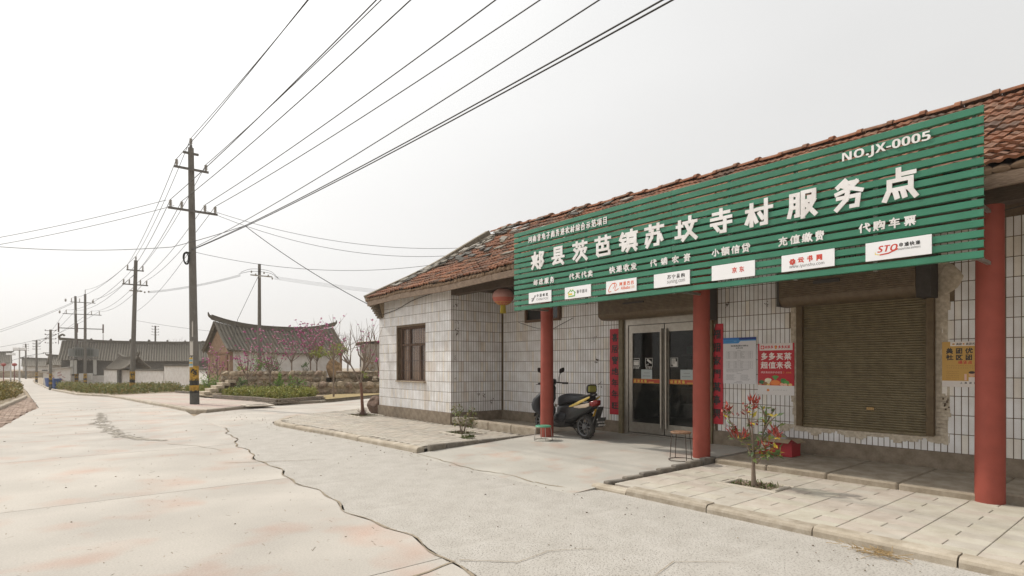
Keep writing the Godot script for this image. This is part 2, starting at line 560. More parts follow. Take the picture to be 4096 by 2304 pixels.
# strokes of each character on a grid of 24 (x to the right, y down); @part x0 y0 x1 y1 sets a part into a box
const GLYPHS := {
	"艹": "1 12 23 12,7 3 7 21,17 3 17 21",
	"亻": "16 2 4 12,11 8 11 23",
	"氵": "6 3 14 8,4 10 12 14,4 22 15 14",
	"扌": "3 8 21 8,13 2 13 21 8 20,3 16 21 12",
	"忄": "12 2 12 23,4 8 4 14,17 6 21 11",
	"纟": "14 2 5 9 15 9 5 16 17 15,3 22 20 19",
	"钅": "11 2 3 9,7 5 20 5,6 10 19 10,3 15 21 15,12 10 12 22 20 18",
	"辶": "3 2 7 6,2 9 7 9 6 17 2 22,5 19 12 22 23 22",
	"阝": "6 2 6 23,6 2 19 3 13 10 19 15 12 20",
	"贝": "5 2 5 16,5 2 19 2 19 16,12 6 11 16 3 23,13 17 21 23",
	"攵": "9 1 3 9,7 6 22 6,18 6 13 15 3 23,8 9 14 17 23 23",
	"夂": "9 1 3 9,8 5 18 5 12 14 2 19,7 8 13 13 22 19",
	"又": "4 4 20 4 13 15 3 23,5 8 13 16 22 23",
	"土": "5 8 19 8,12 2 12 21,2 21 22 21",
	"日": "5 3 5 22,5 3 19 3 19 22,5 12 19 12,5 21 19 21",
	"目": "5 2 5 22,5 2 19 2 19 22,5 9 19 9,5 15 19 15,5 21 19 21",
	"田": "3 4 3 21,3 4 21 4 21 21,3 12 21 12,12 4 12 20,3 20 21 20",
	"月": "7 2 7 14 3 22,7 2 19 2 19 22 16 22,7 8 19 8,7 14 19 14",
	"木": "2 8 22 8,12 2 12 23,12 8 2 20,12 8 22 20",
	"夹": "3 6 21 6,6 9 8 13,18 9 16 13,1 15 23 15,12 1 12 15 3 23,12 15 22 23",
	"页": "1 2 23 2,12 2 10 6,4 7 4 18,4 7 20 7 20 18,12 10 11 17 2 23,14 18 22 23",
	"郏": "@夹 0 1 14 23,@阝 14 1 25 24",
	"县": "6 2 6 14,6 2 18 2 18 14,6 6 18 6,6 10 18 10,2 14 22 14,11 14 4 21 19 20,15 17 21 23",
	"茨": "@艹 0 0 24 7,3 9 7 12,2 20 7 15,12 7 8 13,11 10 22 10 20 14,15 12 14 17 7 23,15 15 23 23",
	"芭": "@艹 0 0 24 7,4 9 20 9 20 16,4 9 4 20 6 22 22 22 22 19,4 16 20 16,12 9 12 16",
	"镇": "@钅 0 1 10 23,10 4 24 4,17 1 17 7,12 7 12 18,12 7 22 7 22 18,12 11 22 11,12 14 22 14,10 18 24 18,14 19 11 23,20 19 23 23",
	"苏": "@艹 0 0 24 7,3 10 18 10 17 22 13 22,10 7 9 14 3 23,3 14 2 19,20 13 22 18",
	"坟": "@土 0 2 10 22,17 1 17 5,10 6 24 6,21 6 17 15 9 23,13 8 17 16 24 23",
	"寺": "4 4 20 4,12 1 12 9,2 9 22 9,2 14 22 14,16 10 16 22 12 22,6 16 9 20",
	"村": "@木 0 1 11 23,11 8 24 8,19 1 19 22 15 22,13 12 16 17",
	"服": "@月 0 1 11 23,13 2 13 23,13 2 22 2 22 7 18 7,13 10 22 10 18 17 13 22,15 12 23 22",
	"务": "@夂 1 0 23 13,4 14 19 14 18 22 14 22,11 11 10 16 3 23",
	"点": "11 1 11 9,11 5 21 5,5 9 19 9 19 16 5 16 5 9,4 18 2 23,9 18 10 22,14 18 15 22,19 18 22 23",
	"河": "@氵 0 1 9 23,9 4 24 4,21 4 21 22 17 22,11 9 11 16,11 9 17 9 17 16,11 15 17 15",
	"南": "2 5 22 5,12 1 12 9,3 9 3 23,3 9 21 9 21 22 18 22,9 11 10 13,15 11 14 13,6 14 18 14,6 18 18 18,12 14 12 22",
	"省": "12 1 12 7,7 2 3 7,17 2 21 6,18 6 6 12,7 10 7 23,7 10 18 10 18 23,7 14 18 14,7 18 18 18,7 22 18 22",
	"电": "4 5 4 16,4 5 20 5 20 16,4 10 20 10,4 15 20 15,12 1 12 20 14 22 22 22 22 18",
	"子": "4 3 19 3 13 9,12 8 12 22 8 22,2 13 22 13",
	"商": "12 1 12 4,2 4 22 4,8 5 10 8,16 5 14 8,3 9 3 23,3 9 21 9 21 22 18 22,10 10 8 14,14 10 16 14,8 15 8 21,8 15 16 15 16 21,8 20 16 20",
	"进": "@辶 0 1 24 24,10 7 23 7,9 13 24 13,14 2 14 13 10 19,19 2 19 19",
	"农": "2 9 2 6 22 6 22 9,12 1 10 8 2 16,8 12 8 22 13 19,18 9 13 13,11 11 22 22",
	"综": "@纟 0 1 9 23,16 1 16 4,10 8 10 5 23 5 23 8,12 10 21 10,10 14 24 14,17 14 17 22 15 22,13 16 10 21,20 16 23 21",
	"合": "12 1 2 11,12 1 22 11,7 10 17 10,5 14 5 23,5 14 19 14 19 23,5 22 19 22",
	"示": "5 4 19 4,2 10 22 10,12 10 12 22 9 22,7 13 3 20,17 13 21 20",
	"范": "@艹 0 0 24 7,3 8 7 11,2 13 6 15,2 22 7 17,11 9 20 9 20 14 17 14,11 9 11 20 13 22 23 22 23 18",
	"项": "1 5 10 5,5 5 5 18,0 19 10 17,@页 10 1 25 24",
	"邮": "@田 0 4 13 22,7 1 7 6,@阝 13 1 25 24",
	"政": "1 4 12 4,7 4 7 20,7 11 12 11,3 11 3 20,1 21 12 19,@攵 11 0 24 24",
	"代": "@亻 0 1 10 23,10 10 23 8,15 2 17 14 23 22 24 17,19 3 22 6",
	"买": "4 3 20 3 19 7,8 6 10 9,6 9 9 12,2 14 22 14,14 7 13 14 3 23,14 17 22 22",
	"卖": "12 1 12 7,5 4 19 4,2 8 21 8 20 11,8 10 10 12,6 13 9 15,2 17 22 17,14 9 13 17 3 23,14 18 22 23",
	"快": "@忄 0 1 8 23,10 6 21 6 21 13,8 13 24 13,15 1 15 12 8 23,15 13 24 23",
	"递": "@辶 0 1 24 24,12 2 13 4,20 2 18 4,10 5 21 5 21 9,11 9 22 9,11 9 11 13 23 13 22 17 20 17,16 5 16 21,16 13 10 19",
	"收": "2 5 2 16 8 13,8 2 8 23,@攵 9 0 24 24",
	"发": "4 4 3 9 22 9,10 1 9 11 2 22,8 13 19 13 15 19 7 23,10 14 15 20 23 23,16 3 19 6",
	"销": "@钅 0 1 10 23,17 1 17 8,12 3 14 7,22 3 20 7,12 9 12 23,12 9 22 9 22 22 19 22,12 13 22 13,12 17 22 17",
	"资": "3 2 7 5,2 11 7 8,12 1 9 6,10 3 21 3 19 6,15 5 14 8 8 12,15 8 22 12,@贝 2 12 22 24",
	"小": "12 2 12 22 8 21,6 8 2 16,17 8 22 16",
	"额": "6 0 6 3,1 6 1 4 12 4 12 6,5 6 2 10,4 8 10 8 2 15,4 9 12 15,4 16 4 23,4 16 10 16 10 23,4 22 10 22,@页 12 1 25 24",
	"信": "@亻 0 1 9 23,15 1 17 3,9 5 24 5,11 9 22 9,11 13 22 13,12 16 12 23,12 16 21 16 21 23,12 22 21 22",
	"贷": "7 1 2 7,4 5 4 12,8 6 22 5,13 1 15 7 22 11 23 8,18 1 20 3,@贝 2 12 22 24",
	"充": "12 1 12 4,2 5 22 5,10 6 5 11 18 10,15 8 20 12,9 13 8 18 2 23,14 13 14 20 16 22 22 22 22 18",
	"值": "@亻 0 1 9 23,9 4 24 4,16 1 16 7,11 7 11 22,11 7 21 7 21 22,11 11 21 11,11 15 21 15,11 19 21 19,9 22 24 22",
	"缴": "@纟 0 1 7 23,11 1 9 4,8 4 8 12,8 4 14 4 14 12,8 8 14 8,8 12 14 12,7 15 15 15,10 15 8 22,10 18 14 18 13 22,@攵 14 0 25 24",
	"费": "4 3 20 3 20 6,4 6 20 6,4 6 4 9 21 9 20 12,9 1 9 9 4 13,14 1 14 13,@贝 3 13 21 24",
	"购": "@贝 0 1 11 23,14 1 11 9,13 5 23 5 22 21 18 21,17 8 13 16 19 15,19 12 21 17",
	"车": "3 5 21 5,11 1 6 11 20 11,2 16 22 16,13 8 13 23",
	"票": "2 3 22 3,4 6 4 12,4 6 20 6 20 12,9 3 9 11,15 3 15 11,4 11 20 11,5 14 19 14,2 17 22 17,12 17 12 23,7 18 4 22,17 18 20 22",
	"中": "3 6 3 16,3 6 21 6 21 16,3 15 21 15,12 1 12 23",
	"国": "3 2 3 23,3 2 21 2 21 23,3 22 21 22,7 7 17 7,8 12 16 12,7 18 17 18,12 7 12 18,14 14 16 16",
	"新": "6 0 6 3,1 4 12 4,3 5 5 8,10 5 8 8,0 9 13 9,1 13 12 13,7 9 7 23,5 15 2 20,9 15 11 19,22 2 15 5,15 5 15 15 12 23,15 10 24 10,20 10 20 23",
	"华": "7 1 2 7,5 5 5 12,20 2 12 7,13 1 13 10 15 11 21 11 22 8,2 16 22 16,12 12 12 23",
	"超": "2 4 12 4,7 1 7 9,1 9 13 9,7 9 7 19,7 14 12 14,4 12 3 19 1 23,3 18 10 22 23 22,14 3 22 3 22 9 19 9,17 3 13 10,15 12 15 19,15 12 22 12 22 19,15 18 22 18",
	"市": "12 1 12 4,2 6 22 6,5 10 5 20,5 10 19 10 19 19 16 19,12 6 12 23",
	"阿": "@阝 0 1 10 24,10 4 24 4,21 4 21 22 17 22,12 9 12 16,12 9 17 9 17 16,12 15 17 15",
	"里": "4 2 4 13,4 2 20 2 20 13,4 7 20 7,4 12 20 12,12 2 12 22,4 17 20 17,1 22 23 22",
	"巴": "4 3 20 3 20 13,4 3 4 20 6 22 22 22 22 18,4 12 20 12,12 3 12 12",
	"宁": "12 1 12 5,2 10 2 6 22 6 22 10,3 13 21 13,12 13 12 22 8 22",
	"易": "6 1 6 11,6 1 18 1 18 11,6 6 18 6,6 11 18 11,8 12 2 17,6 14 20 14 19 22 16 22,11 15 4 22,16 15 9 23",
	"京": "12 1 12 4,2 5 22 5,6 8 6 14,6 8 18 8 18 14,6 13 18 13,12 14 12 22 9 22,7 16 3 21,17 16 21 21",
	"东": "3 5 21 5,10 1 5 12 20 12,13 8 13 22 10 22,8 15 4 20,17 15 21 20",
	"云": "4 4 20 4,1 10 23 10,10 10 4 20 20 19,16 14 22 23",
	"书": "4 5 18 5 18 11,2 12 21 12 20 18 17 18,11 1 11 23,17 1 20 4",
	"网": "3 2 3 23,3 2 21 2 21 22 18 22,6 6 11 17,11 6 6 17,13 6 18 17,18 6 13 17",
	"申": "4 5 4 18,4 5 20 5 20 18,4 11 20 11,4 17 20 17,12 1 12 23",
	"通": "@辶 0 1 24 24,12 2 21 2 17 5,14 4 18 6,11 7 11 20,11 7 22 7 22 19 20 19,11 11 22 11,11 15 22 15,16 7 16 20",
	"喜": "12 0 12 5,4 3 20 3,6 6 18 6,7 8 17 8 17 11 7 11 7 8,9 12 10 14,15 12 14 14,2 15 22 15,6 17 18 17 18 22 6 22 6 17",
	"居": "4 2 20 2 20 7 4 7,4 2 4 12 1 23,7 12 23 12,14 8 14 16,9 16 9 23,9 16 20 16 20 23,9 22 20 22",
	"寶": "12 0 12 3,2 6 2 3 22 3 22 6,4 7 11 7,7 7 7 12,4 9 11 9,4 12 11 11,14 6 21 6,14 9 21 9 21 12 14 12 14 9,@贝 4 13 20 24",
	"地": "@土 0 2 9 22,9 9 22 6 21 14 19 14,16 1 16 16,12 4 12 19 14 21 23 21 23 17",
	"年": "7 1 2 8,5 5 21 5,6 10 20 10,6 10 6 16,1 16 23 16,13 5 13 23",
	"旺": "@日 0 2 8 22,10 4 23 4,16 4 16 21,11 12 22 12,9 21 24 21",
	"福": "4 1 6 3,1 6 9 6 1 14,5 9 5 23,7 11 9 13,11 3 23 3,13 6 21 6 21 10 13 10 13 6,12 13 12 23,12 13 22 13 22 23,12 18 22 18,17 13 17 22,12 22 22 22",
	"照": "@日 0 1 10 15,12 2 22 2 21 8 18 8,16 2 12 9,13 10 13 16,13 10 22 10 22 16,13 15 22 15,4 18 2 23,9 18 10 22,14 18 15 22,19 18 22 23",
	"家": "12 0 12 3,2 7 2 4 22 4 22 7,4 8 20 8,12 8 3 14,9 11 13 16 13 22 9 22,12 13 3 18,13 16 3 22,19 11 15 14,14 13 22 21",
	"門": "2 2 2 23,2 2 10 2 10 10 2 10,2 6 10 6,14 10 14 2 22 2 22 22 19 22,14 6 22 6,14 10 22 10",
	"萬": "@艹 0 0 24 5,6 6 6 13,6 6 18 6 18 13,6 9 18 9,6 13 18 13,12 6 12 20,3 15 3 23,3 15 21 15 21 22 18 22,7 19 15 18,15 16 17 20",
	"事": "2 3 22 3,12 0 12 22 8 22,6 5 18 5 18 9 6 9 6 5,4 12 20 12 20 18,1 15 23 15,4 18 20 18",
	"興": "3 2 3 15,3 3 8 2,3 7 7 7,3 11 7 11,20 2 20 15,16 3 20 3,16 7 20 7,16 11 20 11,9 2 9 14,9 2 14 2 14 14,10 5 13 5,10 8 13 8 13 11 10 11 10 8,1 16 23 16,8 18 3 23,16 18 21 23",
	"刷": "2 2 13 2 13 6 2 6,2 2 2 14 0 22,4 10 4 19,4 10 13 10 13 18 11 18,8 6 8 23,17 4 17 17,22 1 22 22 19 22",
	"卡": "12 1 12 11,12 5 20 5,2 11 22 11,12 11 12 23,13 14 19 18",
	"全": "12 1 2 11,12 1 22 11,6 11 18 11,6 16 18 16,12 11 12 22,3 22 21 22",
	"天": "4 4 20 4,2 11 22 11,12 4 11 13 2 23,12 12 22 23",
	"监": "4 2 4 11,9 1 9 12,15 1 12 8,14 4 22 4,16 7 18 10,4 14 4 22,4 14 20 14 20 22,9 14 9 22,15 14 15 22,1 22 23 22",
	"控": "@扌 0 1 9 23,16 1 16 4,10 8 10 5 23 5 23 8,14 7 11 12,18 7 22 12,12 15 22 15,17 15 17 22,10 22 24 22",
	"欢": "@又 0 2 11 22,15 1 12 9,14 6 23 6 21 10,17 8 16 15 10 23,17 14 23 23",
	"迎": "@辶 0 1 24 24,14 3 10 5 10 16 14 14,16 4 16 20,16 4 22 4 22 15 19 15",
	"光": "12 1 12 10,5 3 8 8,19 3 16 8,2 11 22 11,9 11 8 17 2 23,14 11 14 20 16 22 22 22 22 18",
	"临": "3 4 3 19,8 1 8 23,14 1 11 8,13 5 23 5,16 7 18 10,12 13 12 22,12 13 22 13 22 22,17 13 17 22,12 22 22 22",
	"拼": "@扌 0 1 9 23,13 1 14 5,21 1 19 5,10 7 24 7,9 14 24 14,14 7 14 15 11 23,20 7 20 23",
	"多": "11 0 4 6,10 3 18 3 12 9 3 12,9 5 11 7,14 9 6 16,13 12 22 12 15 19 3 23,11 15 14 17",
	"菜": "@艹 0 0 24 6,19 6 5 9,5 10 7 13,11 9 12 12,19 9 16 13,2 15 22 15,12 13 12 24,10 16 3 22,14 16 21 22",
	"来": "4 4 20 4,7 6 9 10,17 6 15 10,1 11 23 11,12 1 12 23,11 12 3 21,13 12 21 21",
	"袭": "4 3 19 3,11 0 10 5 3 10,13 4 13 8 20 9 21 6,16 0 18 2,12 10 12 12,2 13 22 13,11 13 3 19,8 16 8 23 13 20,19 15 15 17,12 14 22 23",
	"爆": "5 2 5 12 1 22,1 6 2 9,9 5 7 9,5 13 8 18,12 1 21 1 21 7 12 7 12 1,12 4 21 4,10 10 23 10,13 7 13 14,19 7 19 14,9 14 24 14,16 14 16 22,12 16 10 22,20 16 23 22",
	"款": "2 4 11 4,6 1 6 8,3 8 10 8,2 12 11 12,2 16 11 16,6 16 6 23,4 18 1 22,9 18 11 21,15 1 12 9,14 6 23 6 21 10,17 8 16 15 11 23,17 14 23 23",
	"品": "7 2 17 2 17 10 7 10 7 2,2 13 10 13 10 22 2 22 2 13,14 13 22 13 22 22 14 22 14 13",
	"到": "1 3 14 3,6 3 3 9 12 8,2 14 13 14,7 9 7 20,1 21 13 19,17 4 17 17,22 1 22 22 19 22",
	"手": "19 2 5 4,4 9 20 9,1 15 23 15,12 3 12 22 8 22",
	"价": "@亻 0 1 9 23,16 1 9 11,16 1 24 11,13 11 13 16 10 23,20 11 20 23",
	"低": "@亻 0 1 9 23,21 2 11 4,11 4 11 21 16 18,11 11 23 11,16 4 18 15 23 21,14 20 16 23",
	"至": "3 3 21 3,10 3 5 10 18 9,15 6 20 11,4 16 20 16,12 11 12 22,2 22 22 22",
	"元": "5 4 19 4,2 10 22 10,9 10 8 17 2 23,14 10 14 20 16 22 22 22 22 18",
	"美": "8 1 9 4,16 1 15 4,4 5 20 5,5 9 19 9,2 13 22 13,12 5 12 13,3 17 21 17,12 13 11 18 2 23,13 18 22 23",
	"团": "3 2 3 23,3 2 21 2 21 23,3 22 21 22,6 9 18 9,14 5 14 19 11 19,13 10 6 18",
	"优": "@亻 0 1 9 23,9 8 24 8,14 1 13 12 8 23,17 8 17 19 19 21 23 21 23 17,19 2 22 5",
	"选": "@辶 0 1 24 24,13 2 10 6,11 5 22 5,16 2 16 10,9 10 24 10,13 10 12 15 9 19,18 10 18 17 23 17 23 14",
	"社": "5 1 7 3,1 6 10 6 1 14,6 9 6 23,8 12 10 14,12 9 23 9,17 2 17 21,11 21 24 21",
	"区": "3 3 22 3,3 3 3 22 23 22,17 6 7 18,8 7 18 18",
	"提": "@扌 0 1 9 23,12 1 21 1 21 9 12 9 12 1,12 5 21 5,10 12 23 12,17 12 17 22,17 16 22 16,13 15 9 23,11 19 16 22 24 22",
	"货": "8 1 3 7,5 5 5 12,19 2 12 7,13 1 13 10 20 11 21 8,@贝 2 12 22 24",
	"上": "12 2 12 21,12 10 20 10,2 21 22 21",
	"好": "2 8 11 8,6 2 3 14 9 21,9 8 7 16 2 22,13 4 22 4 18 9,18 9 18 22 15 22,12 13 24 13",
	"普": "8 1 9 4,16 1 15 4,3 5 21 5,9 5 9 11,15 5 15 11,5 7 6 10,19 7 18 10,1 11 23 11,6 14 6 23,6 14 18 14 18 23,6 18 18 18,6 23 18 23",
	"惠": "3 3 21 3,5 6 19 6 19 12 5 12 5 6,5 9 19 9,12 0 12 14,2 14 20 13,4 17 2 22,8 17 8 22 16 22 17 20,12 16 13 19,18 17 22 21",
	"金": "12 1 2 10,12 1 22 10,6 11 18 11,4 15 20 15,12 11 12 22,7 17 8 20,17 17 16 20,2 22 22 22",
	"融": "1 3 12 3,3 5 10 5 10 9 3 9 3 5,1 12 1 23,1 12 12 12 12 22,4 17 9 17,6 14 6 22,14 6 14 14,14 6 23 6 23 14 14 14,18 2 18 21,13 21 23 20",
	"支": "3 6 21 6,12 1 12 11,5 11 18 11 13 18 3 23,7 13 13 18 22 23",
	"付": "@亻 0 1 9 23,10 8 24 8,19 1 19 22 15 22,12 12 15 17",
	"业": "8 2 8 21,16 2 16 21,3 8 6 17,21 8 18 17,1 21 23 21",
	"公": "8 2 2 12,15 2 22 12,11 11 5 21 19 19,16 15 20 23",
	"告": "8 1 4 8,6 5 20 5,12 1 12 10,2 10 22 10,5 14 5 23,5 14 19 14 19 23,5 22 19 22",
	"0": "12 2 6 6 6 18 12 22 18 18 18 6 12 2",
	"6": "17 3 9 5 6 12 6 18 12 22 18 18 17 13 12 11 6 14",
	"9": "7 21 15 19 18 12 18 6 12 2 6 6 7 11 12 13 18 10",
	".": "11 20 13 22",
}

func strokes(ch: String) -> Array:
	# polylines in 0..1, y up
	var r := []
	if not GLYPHS.has(ch):
		return r
	for part in GLYPHS[ch].split(","):
		if part.begins_with("@"):
			var f: PackedStringArray = part.split(" ")
			var a := Vector2(float(f[1]), 24 - float(f[4])) / 24.0
			var b := Vector2(float(f[3]), 24 - float(f[2])) / 24.0
			for s in strokes(f[0].substr(1)):
				var t := PackedVector2Array()
				for p in s:
					t.append(a + p * (b - a))
				r.append(t)
		else:
			var f: PackedFloat64Array = part.split_floats(" ")
			var t := PackedVector2Array()
			for k in range(0, f.size(), 2):
				t.append(Vector2(f[k], 24.0 - f[k + 1]) / 24.0)
			r.append(t)
	return r

func glyph(ch: String, w: float, h: float, th: float, depth: float, brush := false) -> ArrayMesh:
	# a cut-out character: each stroke a bar; each bar stands a hair prouder than the last
	var key := "%s %.3f %.3f %.3f %.4f" % [ch, w, h, th, depth]
	if glyph_cache.has(key):
		return glyph_cache[key]
	var st := new_st()
	var step := minf(depth * 0.05, 0.0004)
	var i := 0
	var sz := Vector2(w - th, h - th)
	for s in strokes(ch):
		for k in s.size() - 1:
			var a: Vector2 = s[k] * sz + Vector2.ONE * th * 0.5
			var b: Vector2 = s[k + 1] * sz + Vector2.ONE * th * 0.5
			var d := (b - a).normalized()
			var t := th * (0.85 if absf(d.x) > 0.9 else 1.0)
			var t2 := t
			if brush:
				t *= rng.randf_range(0.9, 1.35)
				t2 *= rng.randf_range(0.45, 0.9)
			var e := d * th * 0.42
			var n := Vector2(-d.y, d.x) * 0.5
			var z := depth + i * step
			i += 1
			var p := [a - e + n * t, b + e + n * t2, b + e - n * t2, a - e - n * t]
			var f := []
			var g := []
			for q in p:
				f.append(Vector3(q.x, q.y, z))
				g.append(Vector3(q.x, q.y, 0))
			quad(st, f[0], f[1], f[2], f[3], null, Vector3.BACK)
			for j in 4:
				var j2 := (j + 1) % 4
				var mid2: Vector3 = (f[j] + f[j2]) * 0.5 - (f[0] + f[1] + f[2] + f[3]) * 0.25
				quad(st, f[j], f[j2], g[j2], g[j], null, mid2)
	var m := st.commit()
	glyph_cache[key] = m
	return m

func write_row(parent: Node3D, text: String, at: Vector3, pitch: float, w: float, h: float, th: float, depth: float, m: Material, brush := false, down := false) -> void:
	for k in text.length():
		var o := Vector3(0, -pitch * k, 0) if down else Vector3(pitch * k, 0, 0)
		put(parent, "character", glyph(text[k], w, h, th, depth, brush), m, at + o)

func latin(parent: Node3D, text: String, at: Vector3, width: float, height: float, depth: float, m: Material, bold := true, shear := 0.0, called := "lettering") -> void:
	# at is the lower left corner; the text is scaled to width and to the height of its capitals
	var tm := TextMesh.new()
	var f := SystemFont.new()
	f.font_names = PackedStringArray(["Droid Sans"])
	f.font_weight = 700 if bold else 400
	tm.font = f
	tm.text = text
	tm.font_size = 64
	tm.pixel_size = 0.01
	tm.depth = 0.2
	tm.curve_step = 1.5
	tm.horizontal_alignment = HORIZONTAL_ALIGNMENT_LEFT
	tm.vertical_alignment = VERTICAL_ALIGNMENT_BOTTOM
	var ab := tm.get_aabb()
	var b := Basis(Vector3(width / maxf(ab.size.x, 0.01), 0, 0), Vector3(shear * height / maxf(ab.size.y, 0.01), height / maxf(ab.size.y, 0.01), 0), Vector3(0, 0, depth / 0.2))
	put(parent, called, tm, m, at - b * Vector3(ab.position.x, ab.position.y, ab.position.z), b)

# ------------------------------------------------------------------ print on paper
func ink_line(im: Image, a: Vector2, b: Vector2, th: float, c: Color) -> void:
	var n := int(maxf(1.0, (b - a).length() / maxf(0.7, th * 0.4)))
	var s := maxi(1, roundi(th))
	for k in n + 1:
		var p := a.lerp(b, float(k) / n) - Vector2.ONE * s * 0.5
		im.fill_rect(Rect2i(roundi(p.x), roundi(p.y), s, s), c)

func ink(im: Image, text: String, x: float, y: float, size: float, pitch: float, th: float, c: Color) -> void:
	# x, y: upper left corner of the first character
	for k in text.length():
		for s in strokes(text[k]):
			for j in s.size() - 1:
				ink_line(im, Vector2(x + k * pitch + s[j].x * size, y + (1.0 - s[j].y) * size), Vector2(x + k * pitch + s[j + 1].x * size, y + (1.0 - s[j + 1].y) * size), th, c)

func ink_blob(im: Image, cx: float, cy: float, rx: float, ry: float, c: Color) -> void:
	for j in range(int(-ry), int(ry) + 1):
		var h := rx * sqrt(maxf(0.0, 1.0 - (j / ry) * (j / ry)))
		im.fill_rect(Rect2i(int(cx - h), int(cy + j), int(2 * h), 1), c)

func small_print(im: Image, x: float, y: float, n: int, h: int, c: Color) -> void:
	# a run of print too small to read: little strokes
	for k in n:
		for q in 3:
			im.fill_rect(Rect2i(int(x + k * h * 1.15 + rng.randi_range(0, maxi(h - 2, 1))), int(y + rng.randi_range(0, maxi(h - 2, 1))), maxi(1, h / 2), 1), c)
		im.fill_rect(Rect2i(int(x + k * h * 1.15 + h / 2), int(y), 1, h), c)

func paper(parent: Node, called: String, im: Image, x0: float, x1: float, y0: float, y1: float, z: float, rough := 0.6) -> MeshInstance3D:
	# a printed sheet 2 mm thick that hangs on a wall facing +z
	im.generate_mipmaps()
	var m := StandardMaterial3D.new()
	m.albedo_texture = ImageTexture.create_from_image(im)
	m.roughness = rough
	var st := new_st()
	var P := [Vector3(x0, y1, z), Vector3(x1, y1, z), Vector3(x1, y0, z), Vector3(x0, y0, z)]
	var U := [Vector2(0, 0), Vector2(1, 0), Vector2(1, 1), Vector2(0, 1)]
	for k in [0, 1, 2, 0, 2, 3]:
		st.set_normal(Vector3.BACK)
		st.set_uv(U[k])
		st.add_vertex(P[k])
	for k in 4:
		var k2: int = (k + 1) % 4
		var o: Vector3 = (P[k] + P[k2]) * 0.5 - (P[0] + P[2]) * 0.5
		var q := [P[k], P[k2], P[k2] - Vector3(0, 0, 0.002), P[k] - Vector3(0, 0, 0.002)]
		st.set_uv(U[k])
		quad(st, q[0], q[1], q[2], q[3], null, o)
	return done(st, parent, called, m)

# ------------------------------------------------------------------ the ground, road, pavements and kerbs
func edge(line: Array, x: float) -> float:
	# z of a polyline given from large x to small x
	for k in line.size() - 1:
		if x <= line[k].x and x >= line[k + 1].x:
			return lerpf(line[k].y, line[k + 1].y, (line[k].x - x) / maxf(line[k].x - line[k + 1].x, 1e-6))
	return line[0].y if x > line[0].x else line[line.size() - 1].y

const SEAM := [Vector2(6, -2.35), Vector2(-3.3, -2.43), Vector2(-3.7, -2.46), Vector2(-5.2, -2.47), Vector2(-7.0, -2.55), Vector2(-9.1, -2.67), Vector2(-10.1, -2.74), Vector2(-11.6, -2.9), Vector2(-13.4, -3.2), Vector2(-15.1, -3.43)]
const ROAD_L := [Vector2(8, 3.2), Vector2(-10, 2.2), Vector2(-18.4, 0.7), Vector2(-27.4, -0.03), Vector2(-42, 0.3), Vector2(-60, 0.66), Vector2(-81, 1.2), Vector2(-94, 1.7), Vector2(-114, 2.2), Vector2(-124, 2.6), Vector2(-150, 8.0)]
const ROAD_R := [Vector2(-15.1, -3.43), Vector2(-19, -3.53), Vector2(-21, -3.7), Vector2(-25.4, -3.42), Vector2(-33.8, -3.2), Vector2(-38.3, -2.98), Vector2(-44, -1.83), Vector2(-60.8, -0.97), Vector2(-80, -0.46), Vector2(-97, 0.33), Vector2(-112, 0.6), Vector2(-126, 0.4), Vector2(-150, 4.0)]

func road_right(x: float) -> float:
	if x > -15.1:
		return edge(SEAM, x) + 0.05 * sin(x * 3.1) + 0.03 * sin(x * 7.7 + 1.0)
	return edge(ROAD_R, x)

func stone_row(parent: Node3D, line: Array, top: float, w: float, len: float, m: Array, h := 0.16, gap := 0.012, side := 1.0) -> void:
	# kerb stones laid along a polyline of (x, z); the line is their road edge, their width goes to the left of travel times side
	var carry := 0.0
	for k in line.size() - 1:
		var a: Vector2 = line[k]
		var b: Vector2 = line[k + 1]
		var d := (b - a)
		var n := maxi(1, roundi(d.length() / len))
		var u := d / n
		for j in n:
			var p := a + u * (j + 0.5)
			var l := u.length() - gap
			var dir := u.normalized()
			var out := Vector2(dir.y, -dir.x) * side
			p += out * w * 0.5
			var st := new_st()
			var r := 0.022
			# section across the stone: road side rounded
			var prof := []
			for q in [Vector2(-w / 2, -h), Vector2(-w / 2, -r * 1.6), Vector2(-w / 2 + r * 0.5, -r * 0.6), Vector2(-w / 2 + r * 1.6, 0), Vector2(w / 2 - r * 0.5, 0), Vector2(w / 2, -r * 0.5), Vector2(w / 2, -h)]:
				prof.append(q)
			extrude(st, prof, -l / 2, l / 2, true, null, 2)
			# local x = out, y = up, z = along
			var bx := Basis(Vector3(out.x, 0, out.y), Vector3(rng.randf_range(-0.012, 0.012), 1, rng.randf_range(-0.012, 0.012)).normalized(), Vector3(dir.x, 0, dir.y))
			if bx.determinant() < 0:
				bx.z = -bx.z
			done(st, parent, "kerb_stone", m[rng.randi() % m.size()], Vector3(p.x, gy(p.x) + top + rng.randf_range(-0.006, 0.006), p.y), bx)

